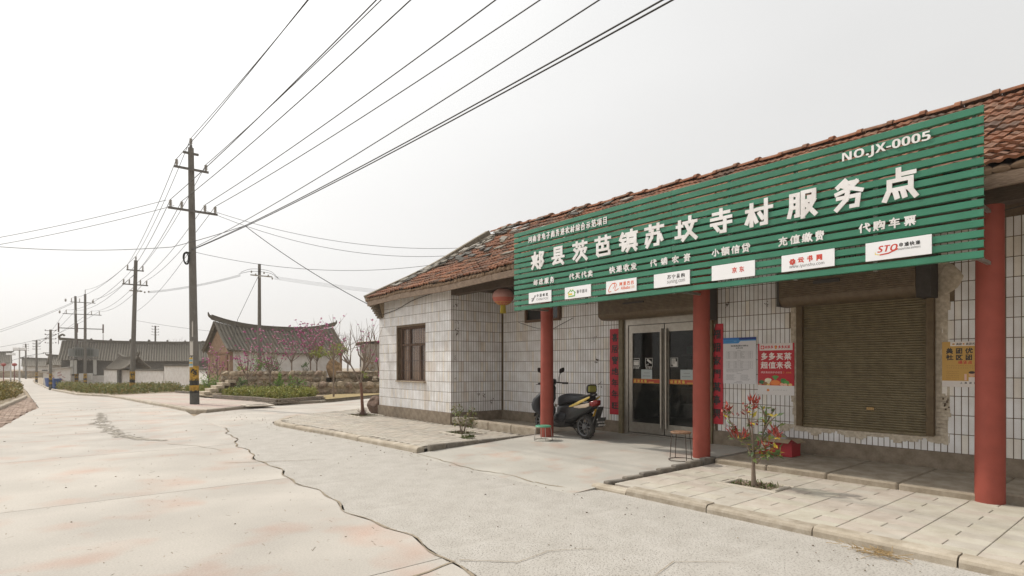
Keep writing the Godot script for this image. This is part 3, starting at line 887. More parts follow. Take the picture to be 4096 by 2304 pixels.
func build_ground() -> void:
	var dirt := mat("dirt", Color(0.34, 0.27, 0.19), 0.95, "rough", 3.0)
	var st := new_st()
	var xs := [-420, -260, -160, -110, -75, -60, -45, -35, -24, -10, 0, 10, 60, 200]
	var zs := [-300, -120, -40, -12, 0, 12, 40, 120, 300]
	for i in xs.size() - 1:
		for j in zs.size() - 1:
			var a := Vector3(xs[i], gy(xs[i]) - 0.06, zs[j])
			var b := Vector3(xs[i + 1], gy(xs[i + 1]) - 0.06, zs[j])
			quad(st, a, b, Vector3(b.x, b.y, zs[j + 1]), Vector3(a.x, a.y, zs[j + 1]), null, Vector3.UP)
	done(st, self, "ground", dirt).set_meta("kind", "structure")

	# main road: cast slabs with open joints
	var road := setting("road")
	var rm := [mat("road_concrete", Color(0.475, 0.437, 0.387), 0.9, "road", 6.7), mat("road_concrete_b", Color(0.488, 0.448, 0.395), 0.9, "road", 7.9), mat("road_concrete_c", Color(0.463, 0.426, 0.378), 0.9, "road", 5.9)]
	var joints := [8.0, 4.2, 0.2, -3.8, -7.8, -11.8, -15.8, -19.8, -23.8, -27.4, -32, -36, -40, -46, -52, -60, -70, -81, -94, -114, -150]
	for k in joints.size() - 1:
		var x0: float = joints[k] - 0.006
		var x1: float = joints[k + 1] + 0.006
		var poly := []
		var n := maxi(2, int((x0 - x1) / 0.33))
		for i in n + 1:
			var x := lerpf(x0, x1, float(i) / n)
			poly.append(Vector2(x, edge(ROAD_L, x)))
		for i in n + 1:
			var x := lerpf(x1, x0, float(i) / n)
			poly.append(Vector2(x, road_right(x)))
		st = new_st()
		sheet(st, poly, 0.0, null, 0.05)
		done(st, road, "road_slab", rm[k % 3])
	# old rough concrete between the road and the pavement
	var old := mat("old_concrete", Color(0.47, 0.446, 0.412), 0.95, "rough", 1.6, {"bump": 0.8})
	var poly := []
	for i in 70:
		var x := lerpf(6.0, -15.1, i / 69.0)
		poly.append(Vector2(x, road_right(x) - 0.012 - 0.02 * absf(sin(x * 5.0))))
	poly.append_array([Vector2(-15.7, -4.75), Vector2(-14.9, -4.62), Vector2(-11.8, -4.84), Vector2(-8.6, -5.02), Vector2(-7.7, -4.95), Vector2(-6.6, -4.86), Vector2(-6.2, -4.98), Vector2(-5.5, -4.93), Vector2(-4.9, -5.04), Vector2(-4.6, -5.28), Vector2(6, -5.35)])
	st = new_st()
	sheet(st, poly, -0.004)
	done(st, road, "old_concrete_strip", old)
	# earth and grit along the seam
	var grit := mat("grit", Color(0.33, 0.275, 0.205), 1.0, "rough", 0.35)
	st = new_st()
	for i in 150:
		var x := lerpf(2.0, -15.2, i / 149.0)
		var z := road_right(x)
		var w := 0.006 + 0.016 * absf(sin(x * 2.3) * sin(x * 5.9 + 2.0))
		sheet(st, [Vector2(x, z + w * 0.4), Vector2(x - 0.125, road_right(x - 0.125) + w * 0.4), Vector2(x - 0.125, road_right(x - 0.125) - w), Vector2(x, z - w)], 0.006)
	done(st, road, "seam_grit", grit).set_meta("kind", "stuff")
	# scoured patch and cracks in the slabs
	st = new_st()
	var scour := [Vector3(-22.2, -1.5, 0.05), Vector3(-20.6, -1.42, 0.10), Vector3(-19.3, -1.36, 0.13), Vector3(-18.35, -1.22, 0.20), Vector3(-16.9, -1.27, 0.17), Vector3(-15.6, -1.35, 0.15), Vector3(-14.4, -1.39, 0.17), Vector3(-13.75, -1.62, 0.12), Vector3(-13.2, -1.95, 0.03)]
	for k in 420:
		var t := rng.randf() * (scour.size() - 1.001)
		var q: Vector3 = scour[int(t)].lerp(scour[int(t) + 1], t - int(t))
		var c := Vector2(q.x + rng.randfn() * 0.05, q.y + rng.randfn() * q.z * 0.5)
		var s := rng.randf_range(0.02, 0.075)
		var a := rng.randf() * TAU
		sheet(st, [c + Vector2(cos(a), sin(a)) * s * 1.6, c + Vector2(cos(a + 1.9), sin(a + 1.9)) * s * 0.7, c + Vector2(cos(a + 3.3), sin(a + 3.3)) * s * 1.3, c + Vector2(cos(a + 4.6), sin(a + 4.6)) * s * 0.7], 0.004 + 0.00001 * k)
	done(st, road, "scoured_patch", mat("scour", Color(0.40, 0.365, 0.315), 1.0, "rough", 0.5)).set_meta("kind", "stuff")
	st = new_st()
	for cr in [[Vector3(-3.67, -2.46, 0.012), Vector3(-3.55, -1.9, 0.012), Vector3(-3.75, -1.4, 0.01), Vector3(-3.9, -0.9, 0.006)], [Vector3(-3.67, -2.5, 0.006), Vector3(-3.35, -2.8, 0.005), Vector3(-3.4, -3.15, 0.004), Vector3(-3.2, -3.5, 0.003)], [Vector3(-9.6, -2.2, 0.008), Vector3(-9.35, -2.7, 0.012), Vector3(-8.9, -3.6, 0.005)],
			[Vector3(-8.57, -4.95, 0.01), Vector3(-7.75, -4.91, 0.012), Vector3(-6.7, -4.83, 0.01), Vector3(-6.2, -4.96, 0.012), Vector3(-5.5, -4.91, 0.014), Vector3(-4.9, -5.0, 0.02)], [Vector3(-12.6, -1.9, 0.01), Vector3(-11.9, -2.3, 0.008), Vector3(-11.0, -2.5, 0.006)], [Vector3(-2.3, -4.1, 0.003), Vector3(-2.6, -3.75, 0.004), Vector3(-2.5, -3.4, 0.003), Vector3(-2.75, -3.1, 0.003), Vector3(-2.9, -2.6, 0.003)]]:
		ragged(st, cr, 0.005)
	done(st, road, "crack_fill", grit).set_meta("kind", "stuff")

	# side street between the garden and the shop
	st = new_st()
	sheet(st, [Vector2(-15.12, -3.44), Vector2(-15.72, -4.9), Vector2(-16.6, -5.56), Vector2(-17.9, -8.24), Vector2(-18.4, -10), Vector2(-20, -20), Vector2(-25, -60), Vector2(-34, -60), Vector2(-28, -20), Vector2(-25.3, -12.7), Vector2(-22.5, -8.7), Vector2(-22.4, -7), Vector2(-20.7, -4.76), Vector2(-20.15, -3.96), Vector2(-19, -3.54)], -0.008)
	done(st, self, "side_street", rm[1]).set_meta("kind", "structure")

	# forecourt slab before the door, and the porch floor
	var fm := mat("forecourt_concrete", Color(0.475, 0.447, 0.395), 0.9, "road", 4.3)
	var court := setting("forecourt")
	st = new_st()
	var fz := [[-4.7, -0.009], [-5.5, 0.03], [-6.6, 0.075], [-7.6, 0.115], [-9.21, 0.12]]
	for k in fz.size() - 1:
		var xl := -8.55
		var xr := -4.74
		var z0: float = fz[k][0]
		var z1: float = fz[k + 1][0]
		quad(st, Vector3(xl, fz[k][1], z0), Vector3(xr, fz[k][1], z0), Vector3(xr, fz[k + 1][1], z1), Vector3(xl, fz[k + 1][1], z1), null, Vector3.UP)
		quad(st, Vector3(xr, fz[k][1], z0), Vector3(xr, fz[k + 1][1], z1), Vector3(xr, -0.1, z1), Vector3(xr, -0.1, z0), null, Vector3.RIGHT)
	done(st, court, "forecourt_slab", fm)
	# edging blocks on both sides of the forecourt
	var em := [mat("edge_block", Color(0.22, 0.205, 0.185), 0.95, "plaster", 0.8), mat("edge_block_b", Color(0.26, 0.24, 0.21), 0.95, "plaster", 0.7)]
	for k in 7:
		var z := -5.35 - k * 0.35
		var y := lerpf(0.06, 0.14, (k + 0.5) / 7.0)
		st = new_st()
		bevel_box(st, Vector3.ZERO, Vector3(0.09, 0.16, 0.338), 0.012)
		done(st, court, "edging_block", em[k % 2], Vector3(-4.70 + rng.randf_range(-0.01, 0.01), y - 0.07, z - 0.17), Basis(Vector3.RIGHT, -0.04).rotated(Vector3.UP, rng.randf_range(-0.02, 0.02)))
	for k in 7:
		var z := -5.2 - k * 0.36
		st = new_st()
		bevel_box(st, Vector3.ZERO, Vector3(0.09, 0.14, 0.348), 0.012)
		done(st, court, "edging_block", em[(k + 1) % 2], Vector3(-8.58 + rng.randf_range(-0.01, 0.01), 0.055, z - 0.18), Basis(Vector3.UP, rng.randf_range(-0.02, 0.02)))
	# porch floors left and right of the door
	st = new_st()
	box(st, Vector3(-10.05, 0.02, -8.55), Vector3(2.98, 0.2, 1.31))
	done(st, court, "porch_floor", mat("porch_floor", Color(0.38, 0.34, 0.285), 0.95, "plaster", 1.7))
	var walk := mat("walkway_concrete", Color(0.40, 0.355, 0.29), 0.95, "plaster", 1.4)
	for k in 9:
		var x := -4.63 + k * 0.78
		st = new_st()
		bevel_box(st, Vector3(x + 0.387, 0.02, -8.42), Vector3(0.774, 0.23 + rng.randf_range(-0.008, 0.008), 1.5), 0.02)
		if x > -2.0 and x < -1.2:
			st = new_st()
			bevel_box(st, Vector3(x + 0.387, 0.02, -8.56), Vector3(0.774, 0.23, 1.2), 0.02)
		done(st, court, "walkway_slab", walk)
	# low wall in front of the left porch
	for k in 3:
		st = new_st()
		bevel_box(st, Vector3(-10.98 + (k + 0.5) * 0.8, 0.14, -7.8), Vector3(0.79, 0.2, 0.2), 0.014)
		done(st, court, "porch_curb_block", mat("porch_curb", Color(0.44, 0.39, 0.32), 0.95, "plaster", 1.1))
	st = new_st()
	bevel_box(st, Vector3(-11.12, 0.2, -7.74), Vector3(0.72, 0.16, 0.3), 0.025, null, Basis(Vector3.BACK, 0.03))
	done(st, court, "porch_curb_block", mat("porch_stone", Color(0.30, 0.275, 0.235), 0.95, "plaster", 0.6))

	# right pavement: wide and half blocks in rows
	var pave := setting("pavement")
	var bed := mat("paver_bed", Color(0.31, 0.23, 0.185), 1.0, "rough", 0.6)
	st = new_st()
	sheet(st, [Vector2(-4.66, -5.3), Vector2(4, -5.4), Vector2(4, -7.72), Vector2(-4.66, -7.72)], 0.03)
	done(st, pave, "paver_bed", bed)
	var pm := []
	for c in [Color(0.50, 0.475, 0.40), Color(0.51, 0.465, 0.405), Color(0.485, 0.455, 0.40), Color(0.515, 0.485, 0.415), Color(0.49, 0.44, 0.385)]:
		pm.append(mat("paver_%d" % pm.size(), c, 0.92, "concrete", 1.3, {"bump": 0.3}))
	for r in 12:
		var z := -5.43 - r * 0.192
		for c in 11:
			var x := -4.62 + c * 0.5
			var cuts := [[0.0, 0.5]] if (r + c) % 2 == 0 else [[0.0, 0.25], [0.25, 0.5]]
			for q in cuts:
				var xa: float = x + q[0] + 0.0028
				var xb: float = x + q[1] - 0.0028
				var zc := z - 0.096
				if xb > -3.86 and xa < -3.14 and zc < -6.40 and zc > -7.0:
					if xa < -3.9 and xb > -3.86:
						xb = -3.86
					elif xb > -3.1 and xa < -3.14:
						xa = -3.14
					else:
						continue
				st = new_st()
				bevel_box(st, Vector3.ZERO, Vector3(xb - xa, 0.05, 0.1895), 0.004)
				done(st, pave, "paver", pm[rng.randi() % pm.size()], Vector3((xa + xb) / 2, 0.035 + rng.randf_range(-0.0015, 0.0015), zc), Basis(Vector3(rng.randfn(), 0, rng.randfn()).normalized(), rng.randf_range(-0.003, 0.003)))
	var km := [mat("kerb", Color(0.47, 0.42, 0.35), 0.95, "plaster", 1.2), mat("kerb_b", Color(0.44, 0.40, 0.34), 0.95, "plaster", 0.9), mat("kerb_c", Color(0.49, 0.445, 0.375), 0.95, "plaster", 1.5)]
	stone_row(pave, [Vector2(4.0, -5.27), Vector2(-4.3, -5.25)], 0.075, 0.17, 0.98, km, 0.16, 0.012, -1.0)
	stone_row(pave, [Vector2(-4.3, -5.25), Vector2(-4.82, -5.22)], 0.045, 0.15, 0.6, km, 0.16, 0.012, -1.0)

	# left pavement: narrow blocks in running bond
	var left := setting("pavement")
	st = new_st()
	var lp := [Vector2(-8.7, -5.08), Vector2(-11.8, -4.9), Vector2(-14.7, -4.66), Vector2(-15.5, -4.86), Vector2(-16.5, -5.6), Vector2(-17.8, -8.3), Vector2(-17.9, -9.2), Vector2(-15.31, -9.2), Vector2(-15.31, -7.63), Vector2(-11.5, -7.63), Vector2(-11.5, -7.72), Vector2(-8.62, -7.72)]
	sheet(st, lp, 0.05)
	done(st, left, "paver_bed", mat("paver_bed_b", Color(0.25, 0.22, 0.185), 1.0, "rough", 0.6))
	var cells := []
	var inner := Geometry2D.offset_polygon(PackedVector2Array(lp), -0.1)[0]
	for i in 82:
		for j in 20:
			var x := -8.68 - i * 0.116
			var z := -4.6 - j * 0.235 - (0.117 if i % 2 == 0 else 0.0)
			var p := Vector2(x - 0.058, z - 0.117)
			if not Geometry2D.is_point_in_polygon(p, inner):
				continue
			if (absf(p.x + 15.3) < 0.55 and absf(p.y + 7.15) < 0.42) or (absf(p.x + 9.98) < 0.42 and absf(p.y + 6.88) < 0.36):
				continue
			cells.append(p)
	cells.sort_custom(func(a, b): return a.length() < b.length())
	var one := BoxMesh.new()
	one.size = Vector3(0.109, 0.05, 0.228)
	var lc := [Color(0.46, 0.43, 0.37), Color(0.43, 0.40, 0.35), Color(0.475, 0.435, 0.375), Color(0.455, 0.41, 0.355), Color(0.41, 0.385, 0.34)]
	var lm := []
	for c in lc:
		lm.append(mat("block_%d" % lm.size(), c, 0.92, "concrete", 1.1, {"bump": 0.3}))
	var rest := new_st()
	for k in cells.size():
		var p: Vector2 = cells[k]
		var y := 0.055 + rng.randf_range(-0.002, 0.002)
		if k < 300:
			put(left, "paver", one, lm[rng.randi() % lm.size()], Vector3(p.x, y, p.y), Basis(Vector3.UP, rng.randf_range(-0.008, 0.008)))
		else:
			box(rest, Vector3(p.x, y, p.y), one.size, jcol(lc[rng.randi() % lc.size()], 0.05), Basis(), "y-")
	done(rest, left, "paver_field", mat("block_vc", Color.WHITE, 0.92, "concrete", 1.1, {"vc": true, "bump": 0.3})).set_meta("kind", "stuff")
	stone_row(left, [Vector2(-8.62, -5.0), Vector2(-11.8, -4.83), Vector2(-14.6, -4.56)], 0.085, 0.15, 1.0, km, 0.16, 0.012, -1.0)
	stone_row(left, [Vector2(-14.6, -4.56), Vector2(-15.1, -4.62), Vector2(-15.6, -4.88), Vector2(-16.1, -5.25), Vector2(-16.6, -5.6)], 0.085, 0.15, 0.6, km, 0.16, 0.012, -1.0)
	stone_row(left, [Vector2(-16.6, -5.6), Vector2(-17.9, -8.3), Vector2(-18.2, -9.6)], 0.075, 0.12, 1.0, km, 0.16, 0.012, -1.0)

	# corner pavement by the garden
	var corner := setting("pavement")
	var cp := [Vector2(-20.35, -4.1), Vector2(-21.0, -3.85), Vector2(-25.4, -3.56), Vector2(-33.8, -3.34), Vector2(-38.3, -3.1), Vector2(-41.6, -6.6), Vector2(-36, -7.05), Vector2(-32.4, -6.7), Vector2(-32.4, -5.9), Vector2(-28.8, -6.14), Vector2(-22.15, -6.8)]
	st = new_st()
	sheet(st, cp, 0.06)
	done(st, corner, "paver_bed", mat("paver_bed_c", Color(0.30, 0.25, 0.21), 1.0, "rough", 0.6))
	rest = new_st()
	var cpo := Geometry2D.offset_polygon(PackedVector2Array(cp), -0.06)[0]
	for i in 190:
		for j in 20:
			var p := Vector2(-20.2 - i * 0.115, -3.2 - j * 0.235 - (0.117 if i % 2 == 0 else 0.0))
			if Geometry2D.is_point_in_polygon(p, cpo):
				var pink := 1.0 if sin(p.x * 0.9 + p.y * 2.0) > 0.35 else 0.0
				box(rest, Vector3(p.x, gy(p.x) + 0.063, p.y), Vector3(0.108, 0.03, 0.228), jcol(Color(0.46, 0.41, 0.36).lerp(Color(0.46, 0.345, 0.31), pink * 0.7), 0.07), Basis(), "y-")
	done(rest, corner, "paver_field", mats["block_vc"]).set_meta("kind", "stuff")
	stone_row(corner, [Vector2(-38.3, -2.98), Vector2(-33.8, -3.2), Vector2(-25.4, -3.42), Vector2(-21.0, -3.7)], 0.10, 0.15, 0.95, km, 0.18, 0.015, 1.0)
	stone_row(corner, [Vector2(-21.0, -3.7), Vector2(-20.4, -3.86), Vector2(-20.15, -4.1)], 0.10, 0.15, 0.6, km, 0.18, 0.015, 1.0)
	var kd := [mat("kerb_d", Color(0.34, 0.31, 0.265), 0.95, "plaster", 1.0), mat("kerb_e", Color(0.31, 0.28, 0.24), 0.95, "plaster", 1.4)]
	stone_row(corner, [Vector2(-20.15, -4.1), Vector2(-20.7, -4.8), Vector2(-22.4, -7.0), Vector2(-22.6, -8.7), Vector2(-25.3, -12.6), Vector2(-27.5, -17)], 0.10, 0.15, 0.95, kd, 0.18, 0.015, 1.0)
	# a square drain opening in the corner pavement
	st = new_st()
	for q in [[Vector3(-21.5, 0.085, -5.62), Vector3(0.9, 0.03, 0.14)], [Vector3(-21.5, 0.085, -6.4), Vector3(0.9, 0.03, 0.14)], [Vector3(-21.12, 0.085, -6.0), Vector3(0.14, 0.03, 0.62)], [Vector3(-21.88, 0.085, -6.0), Vector3(0.14, 0.03, 0.62)]]:
		box(st, q[0], q[1])
	done(st, corner, "drain_frame", mat("drain_frame", Color(0.55, 0.50, 0.43), 0.9, "concrete", 1.0))
	st = new_st()
	box(st, Vector3(-21.5, 0.075, -6.0), Vector3(0.6, 0.02, 0.62))
	done(st, corner, "drain_cover", mat("drain_cover", Color(0.23, 0.21, 0.185), 0.9, "concrete", 0.6))

	# brick patch and kerb on the left verge
	var verge := setting("verge")
	st = new_st()
	sheet(st, [Vector2(-12, 2.0), Vector2(-18.4, 0.72), Vector2(-27.3, 0.0), Vector2(-42, 0.34), Vector2(-42, 0.5), Vector2(-37.4, 0.6), Vector2(-26.5, 1.0), Vector2(-14, 2.2)], -0.012)
	done(st, verge, "paver_bed", bed)
	rest = new_st()
	var vp := PackedVector2Array([Vector2(-13, 1.95), Vector2(-18.4, 0.76), Vector2(-27.2, 0.05), Vector2(-38, 0.28), Vector2(-38, 0.5), Vector2(-26.5, 0.92), Vector2(-14, 2.1)])
	for i in 215:
		for j in 10:
			var p := Vector2(-13 - i * 0.118, 0.05 + j * 0.24 + (0.12 if i % 2 == 0 else 0.0))
			if Geometry2D.is_point_in_polygon(p, vp):
				box(rest, Vector3(p.x, gy(p.x) - 0.018 + rng.randf_range(-0.006, 0.006), p.y), Vector3(0.1, 0.05, 0.22), jcol(Color(0.36, 0.27, 0.215), 0.14), Basis(), "y-")
	done(rest, verge, "brick_field", mats["block_vc"]).set_meta("kind", "stuff")
	stone_row(verge, [Vector2(-14, 1.9), Vector2(-26.5, 1.0), Vector2(-37.4, 0.58), Vector2(-42, 0.46)], 0.12, 0.16, 0.95, km, 0.2, 0.02, 1.0)
	st = new_st()
	sheet(st, [Vector2(-14, 2.3), Vector2(-26.5, 1.1), Vector2(-37.4, 0.7), Vector2(-42, 0.6), Vector2(-60, 0.85), Vector2(-78, 1.4), Vector2(-78, 9), Vector2(-14, 9)], 0.06)
	done(st, verge, "verge_soil", dirt)
	# kerbs along the far road
	var far_kerb := setting("kerb")
	stone_row(far_kerb, [Vector2(-38.3, -2.98), Vector2(-44, -1.83), Vector2(-60.8, -0.97), Vector2(-80, -0.46), Vector2(-97, 0.33)], 0.12, 0.16, 1.5, km, 0.2, 0.03, -1.0)
	var soil := setting("planting_soil")
	st = new_st()
	sheet(st, [Vector2(-38.4, -3.2), Vector2(-44, -2.1), Vector2(-60.8, -1.2), Vector2(-76, -0.7), Vector2(-78, -3.5), Vector2(-60, -9.5), Vector2(-52, -10.5), Vector2(-42, -8), Vector2(-41.8, -6.8)], 0.05)
	done(st, soil, "soil_bed", dirt)
	# loose grit, dry leaves and small stones on the road
	st = new_st()
	for k in 420:
		var x := rng.randf_range(-26, 0)
		var z := rng.randf_range(-5.0, 1.2) if rng.randf() < 0.45 else -4.98 + 0.25 * absf(rng.randfn()) + 0.02 * maxf(0.0, -x - 9)
		if x > -8.5 and x < -4.9 and z < -4.85:
			continue
		var s := rng.randf_range(0.003, 0.009) * (1.0 + absf(x) * 0.05)
		box(st, Vector3(x, gy(x) + s * 0.3, z), Vector3(s * rng.randf_range(0.8, 2.0), s * 0.6, s), jcol(Color(0.22, 0.175, 0.125), 0.4), Basis(Vector3.UP, rng.randf() * TAU), "y-")
	var litter := done(st, self, "road_litter", mat("litter", Color.WHITE, 1.0, "", 1.0, {"vc": true}))
	litter.set_meta("kind", "stuff")
	tag(litter, "loose grit and dry crumbs scattered over the concrete road", "grit")

func ragged(st: SurfaceTool, line: Array, off: float) -> void:
	# a band along (x, z, half width) with a torn outline
	for k in line.size() - 1:
		var a: Vector3 = line[k]
		var b: Vector3 = line[k + 1]
		var d := Vector2(b.x - a.x, b.y - a.y)
		var n := maxi(2, int(d.length() / 0.12))
		var u := Vector2(-d.y, d.x).normalized()
		var last := []
		for i in n + 1:
			var t := float(i) / n
			var p := Vector2(a.x, a.y) + d * t + u * 0.02 * sin(t * 37.0 + k * 3.0)
			var w := lerpf(a.z, b.z, t)
			var l := p + u * w * rng.randf_range(0.5, 1.3)
			var r := p - u * w * rng.randf_range(0.5, 1.3)
			if last.size() > 0:
				sheet(st, [last[0], l, r, last[1]], off)
			last = [l, r]

# ------------------------------------------------------------------ the shop
const ROW := 0.2475
const PITCH := 0.0734

func in_rects(x: float, y: float, rects: Array) -> bool:
	for r in rects:
		if x > r[0] and x < r[1] and y > r[2] and y < r[3]:
			return true
	return false

func roof_y(x: float, s: float) -> float:
	# height of the roof over its slope, s 0 at the eave and 1 at the ridge; the ridge sags
	var ridge := lerpf(5.89, 5.68, clampf((x + 15.2) / 13.4, 0.0, 1.2)) - 0.05 * sin(clampf((x + 15.0) / 13.0, 0.0, 1.0) * PI)
	var eave := 3.485 + 0.015 * sin(x * 1.3) + (0.0 if x > -9 else -0.012 * (-9 - x))
	return lerpf(eave, ridge, s) - 0.10 * sin(s * PI) + 0.012 * sin(x * 4.1 + s * 9.0)

func roof_z(s: float) -> float:
	return lerpf(-7.2, -11.55, s)

func build_shop() -> void:
	var shop := thing("shop_building", Vector3.ZERO, "white tiled shop with sagging orange clay tile roof and red porch columns", "building")
	var core := mat("wall_grout", Color(0.165, 0.122, 0.083), 0.95, "plaster", 0.9)
	var plinth := mat("plinth", Color(0.27, 0.225, 0.175), 0.95, "plaster", 0.9, {"bump": 0.5})
	var plaster := mat("old_plaster", Color(0.52, 0.465, 0.38), 0.95, "plaster", 0.5)
	var st := new_st()
	# bay: front with a window opening, return wall, left gable wall
	var f := -7.63
	var wx := [-14.21, -12.71]
	var wy := [1.055, 2.53]
	for q in [[-15.3, wx[0], 0.0, 3.55], [wx[1], -11.55, 0.0, 3.45], [wx[0], wx[1], 0.0, wy[0]], [wx[0], wx[1], wy[1], 3.5]]:
		box(st, Vector3((q[0] + q[1]) / 2, (q[2] + q[3]) / 2, f - 0.12), Vector3(q[1] - q[0], q[3] - q[2], 0.24))
	box(st, Vector3(-11.67, 1.7, -8.535), Vector3(0.24, 3.4, 1.33))
	done(st, shop, "bay_wall", core)
	st = new_st()
	extrude(st, [Vector2(0.0, -7.87), Vector2(3.4, -7.87), Vector2(5.7, -11.55), Vector2(3.4, -15.2), Vector2(0.0, -15.2)], -15.3, -15.06)
	box(st, Vector3(-6.5, 1.7, -15.32), Vector3(17.6, 3.4, 0.24))
	extrude(st, [Vector2(0.0, -9.44), Vector2(3.4, -7.6), Vector2(5.6, -11.55), Vector2(3.4, -15.2), Vector2(0.0, -15.2)], 2.06, 2.3)
	done(st, shop, "gable_wall", plaster)
	# main wall with the door opening
	st = new_st()
	for q in [[-11.55, -7.5, 0.0, 3.6], [-7.5, -5.6, 2.5, 3.6], [-5.6, 2.06, 0.0, 3.6]]:
		box(st, Vector3((q[0] + q[1]) / 2, (q[2] + q[3]) / 2, -9.32), Vector3(q[1] - q[0], q[3] - q[2], 0.24))
	done(st, shop, "main_wall", core)
	st = new_st()
	box(st, Vector3(-4.75, 3.63, -11.5), Vector3(20.6, 0.05, 7.4))
	done(st, shop, "ceiling", mat("ceiling", Color(0.30, 0.26, 0.21), 0.95, "wood", 1.5))
	st = new_st()
	box(st, Vector3(-6.6, 0.06, -12.3), Vector3(17.0, 0.1, 5.7))
	done(st, shop, "shop_floor", mat("shop_floor", Color(0.22, 0.2, 0.18), 0.6, "concrete", 1.5))
	# plinths
	st = new_st()
	box(st, Vector3(-13.425, 0.17, -7.615), Vector3(3.79, 0.36, 0.05))
	box(st, Vector3(-11.535, 0.17, -8.42), Vector3(0.05, 0.36, 1.62))
	box(st, Vector3(-9.53, 0.17, -9.185), Vector3(3.96, 0.37, 0.05))
	box(st, Vector3(-1.75, 0.17, -9.185), Vector3(7.6, 0.37, 0.05))
	done(st, shop, "plinth", plinth)

	# wall tiles: the largest 300 one by one, the others in one field
	var cells := []
	var holes := [[-7.7, -5.52, 0.0, 2.98], [-4.12, -2.28, 0.52, 3.0], [-10.62, -9.36, 2.5, 2.95]]
	for r in 12:
		var y := 0.355 + r * ROW + ROW * 0.5
		for c in 190:
			var x := 2.0 - c * PITCH - 0.037
			if x < -11.5:
				break
			# broken plaster border round the shutter window
			var ragged_edge := 0.01 + 0.03 * sin(y * 9.0 + x * 3.0) + 0.03 * sin(y * 23.0)
			if in_rects(x, y, holes) or (x > -4.16 - ragged_edge and x < -2.27 + ragged_edge * 2.2 and y > 0.50 and y < 2.9):
				continue
			if x > -2.3 and x < -2.1 and y > 2.45 and y < 2.8:
				continue
			cells.append([Vector3(x, y, -9.2055), 0])
	for r in 12:
		var y := 0.355 + r * ROW + ROW * 0.5
		for c in 51:
			var x := -11.55 - c * PITCH - 0.037
			if not in_rects(x, y, [[wx[0] - 0.02, wx[1] + 0.02, wy[0] - 0.13, wy[1] + 0.10]]):
				cells.append([Vector3(x, y, f - 0.006), 0])
			elif y < wy[0] or y > wy[1]:
				# cut tiles under and over the window
				cells.append([Vector3(x, y, f - 0.006), 2])
		for c in 21:
			cells.append([Vector3(-11.556, y, f - 0.04 - c * PITCH), 1])
	cells.sort_custom(func(a, b): return a[0].distance_squared_to(Vector3(0, 1.5, 0)) < b[0].distance_squared_to(Vector3(0, 1.5, 0)))
	var tm := BoxMesh.new()
	tm.size = Vector3(0.0628, 0.2375, 0.014)
	var tcol := [Color(0.805, 0.815, 0.83), Color(0.825, 0.835, 0.855), Color(0.78, 0.78, 0.785), Color(0.81, 0.785, 0.735), Color(0.835, 0.845, 0.865)]
	var tmat := []
	for c in tcol:
		tmat.append(mat("wall_tile_%d" % tmat.size(), c, 0.28, "concrete", 1.7, {"bump": 0.04}))
	var rest := new_st()
	var n := 0
	var stain := FastNoiseLite.new()
	stain.seed = 8
	stain.frequency = 0.9
	for q in cells:
		var p: Vector3 = q[0]
		var seen: bool = p.x < -1.3
		if q[1] == 0 and seen and n < 300:
			n += 1
			put(shop, "wall_tile", tm, tmat[[0, 0, 1, 1, 2, 4, 3, 0][rng.randi() % 8]], p + Vector3(0, 0, rng.randf_range(-0.0004, 0.0004)), Basis(Vector3.UP, rng.randf_range(-0.006, 0.006)))
		else:
			var s := tm.size if q[1] != 1 else Vector3(0.014, 0.2375, 0.0628)
			if q[1] == 2:
				var top := p.y + 0.1195
				var bot := p.y - 0.1195
				if p.y < wy[0]:
					top = minf(top, wy[0] - 0.01)
				else:
					bot = maxf(bot, wy[1] + 0.01)
				if top - bot < 0.03:
					continue
				p.y = (top + bot) / 2
				s.y = top - bot
			var c: Color = tcol[[0, 0, 1, 4, 0, 2, 0, 3][rng.randi() % 8]]
			var e := stain.get_noise_2d(p.x * 1.0 + p.z * 3.0, p.y * 0.7)
			if e > 0.28:
				c = c.lerp(Color(0.52, 0.40, 0.28), clampf((e - 0.28) * 1.4, 0.0, 0.4))
			box(rest, p, s, jcol(c, 0.03), Basis(), "z-" if q[1] != 1 else "x-")
	done(rest, shop, "wall_tile_field", mat("wall_tile_vc", Color.WHITE, 0.28, "concrete", 1.7, {"vc": true, "bump": 0.04})).set_meta("kind", "stuff")
	# rust and soot marks on the tiles: thin crusts
	st = new_st()
	for q in [[Vector3(-11.534, 3.02, -7.78), 0.07], [Vector3(-11.534, 2.56, -7.79), 0.04], [Vector3(-11.534, 2.3, -7.79), 0.06], [Vector3(-11.534, 1.7, -7.74), 0.05], [Vector3(-11.534, 1.2, -7.75), 0.035], [Vector3(-11.534, 0.75, -8.6), 0.06], [Vector3(-11.534, 0.78, -8.45), 0.05], [Vector3(-11.534, 0.6, -8.85), 0.05], [Vector3(-8.35, 2.1, -9.182), 0.05], [Vector3(-8.3, 1.62, -9.182), 0.06], [Vector3(-8.2, 1.08, -9.182), 0.05], [Vector3(-8.3, 0.62, -9.182), 0.05], [Vector3(-5.3, 2.55, -9.182), 0.05], [Vector3(-4.6, 2.5, -9.182), 0.035], [Vector3(-2.2, 1.0, -9.175), 0.06]]:
		var across := Vector3(0, 0, 1) if q[0].x < -11.5 else Vector3(1, 0, 0)
		for k in 9:
			var d: Vector3 = across * rng.randfn() * q[1] * 0.5 + Vector3.UP * (rng.randfn() * q[1] * 0.7 - q[1] * 0.2)
			var s: float = q[1] * rng.randf_range(0.1, 0.35)
			box(st, q[0] + d, (across * s + Vector3.UP * s * rng.randf_range(0.8, 2.2)) + (Vector3(1, 1, 1) - across - Vector3.UP).abs() * 0.003, null, Basis())
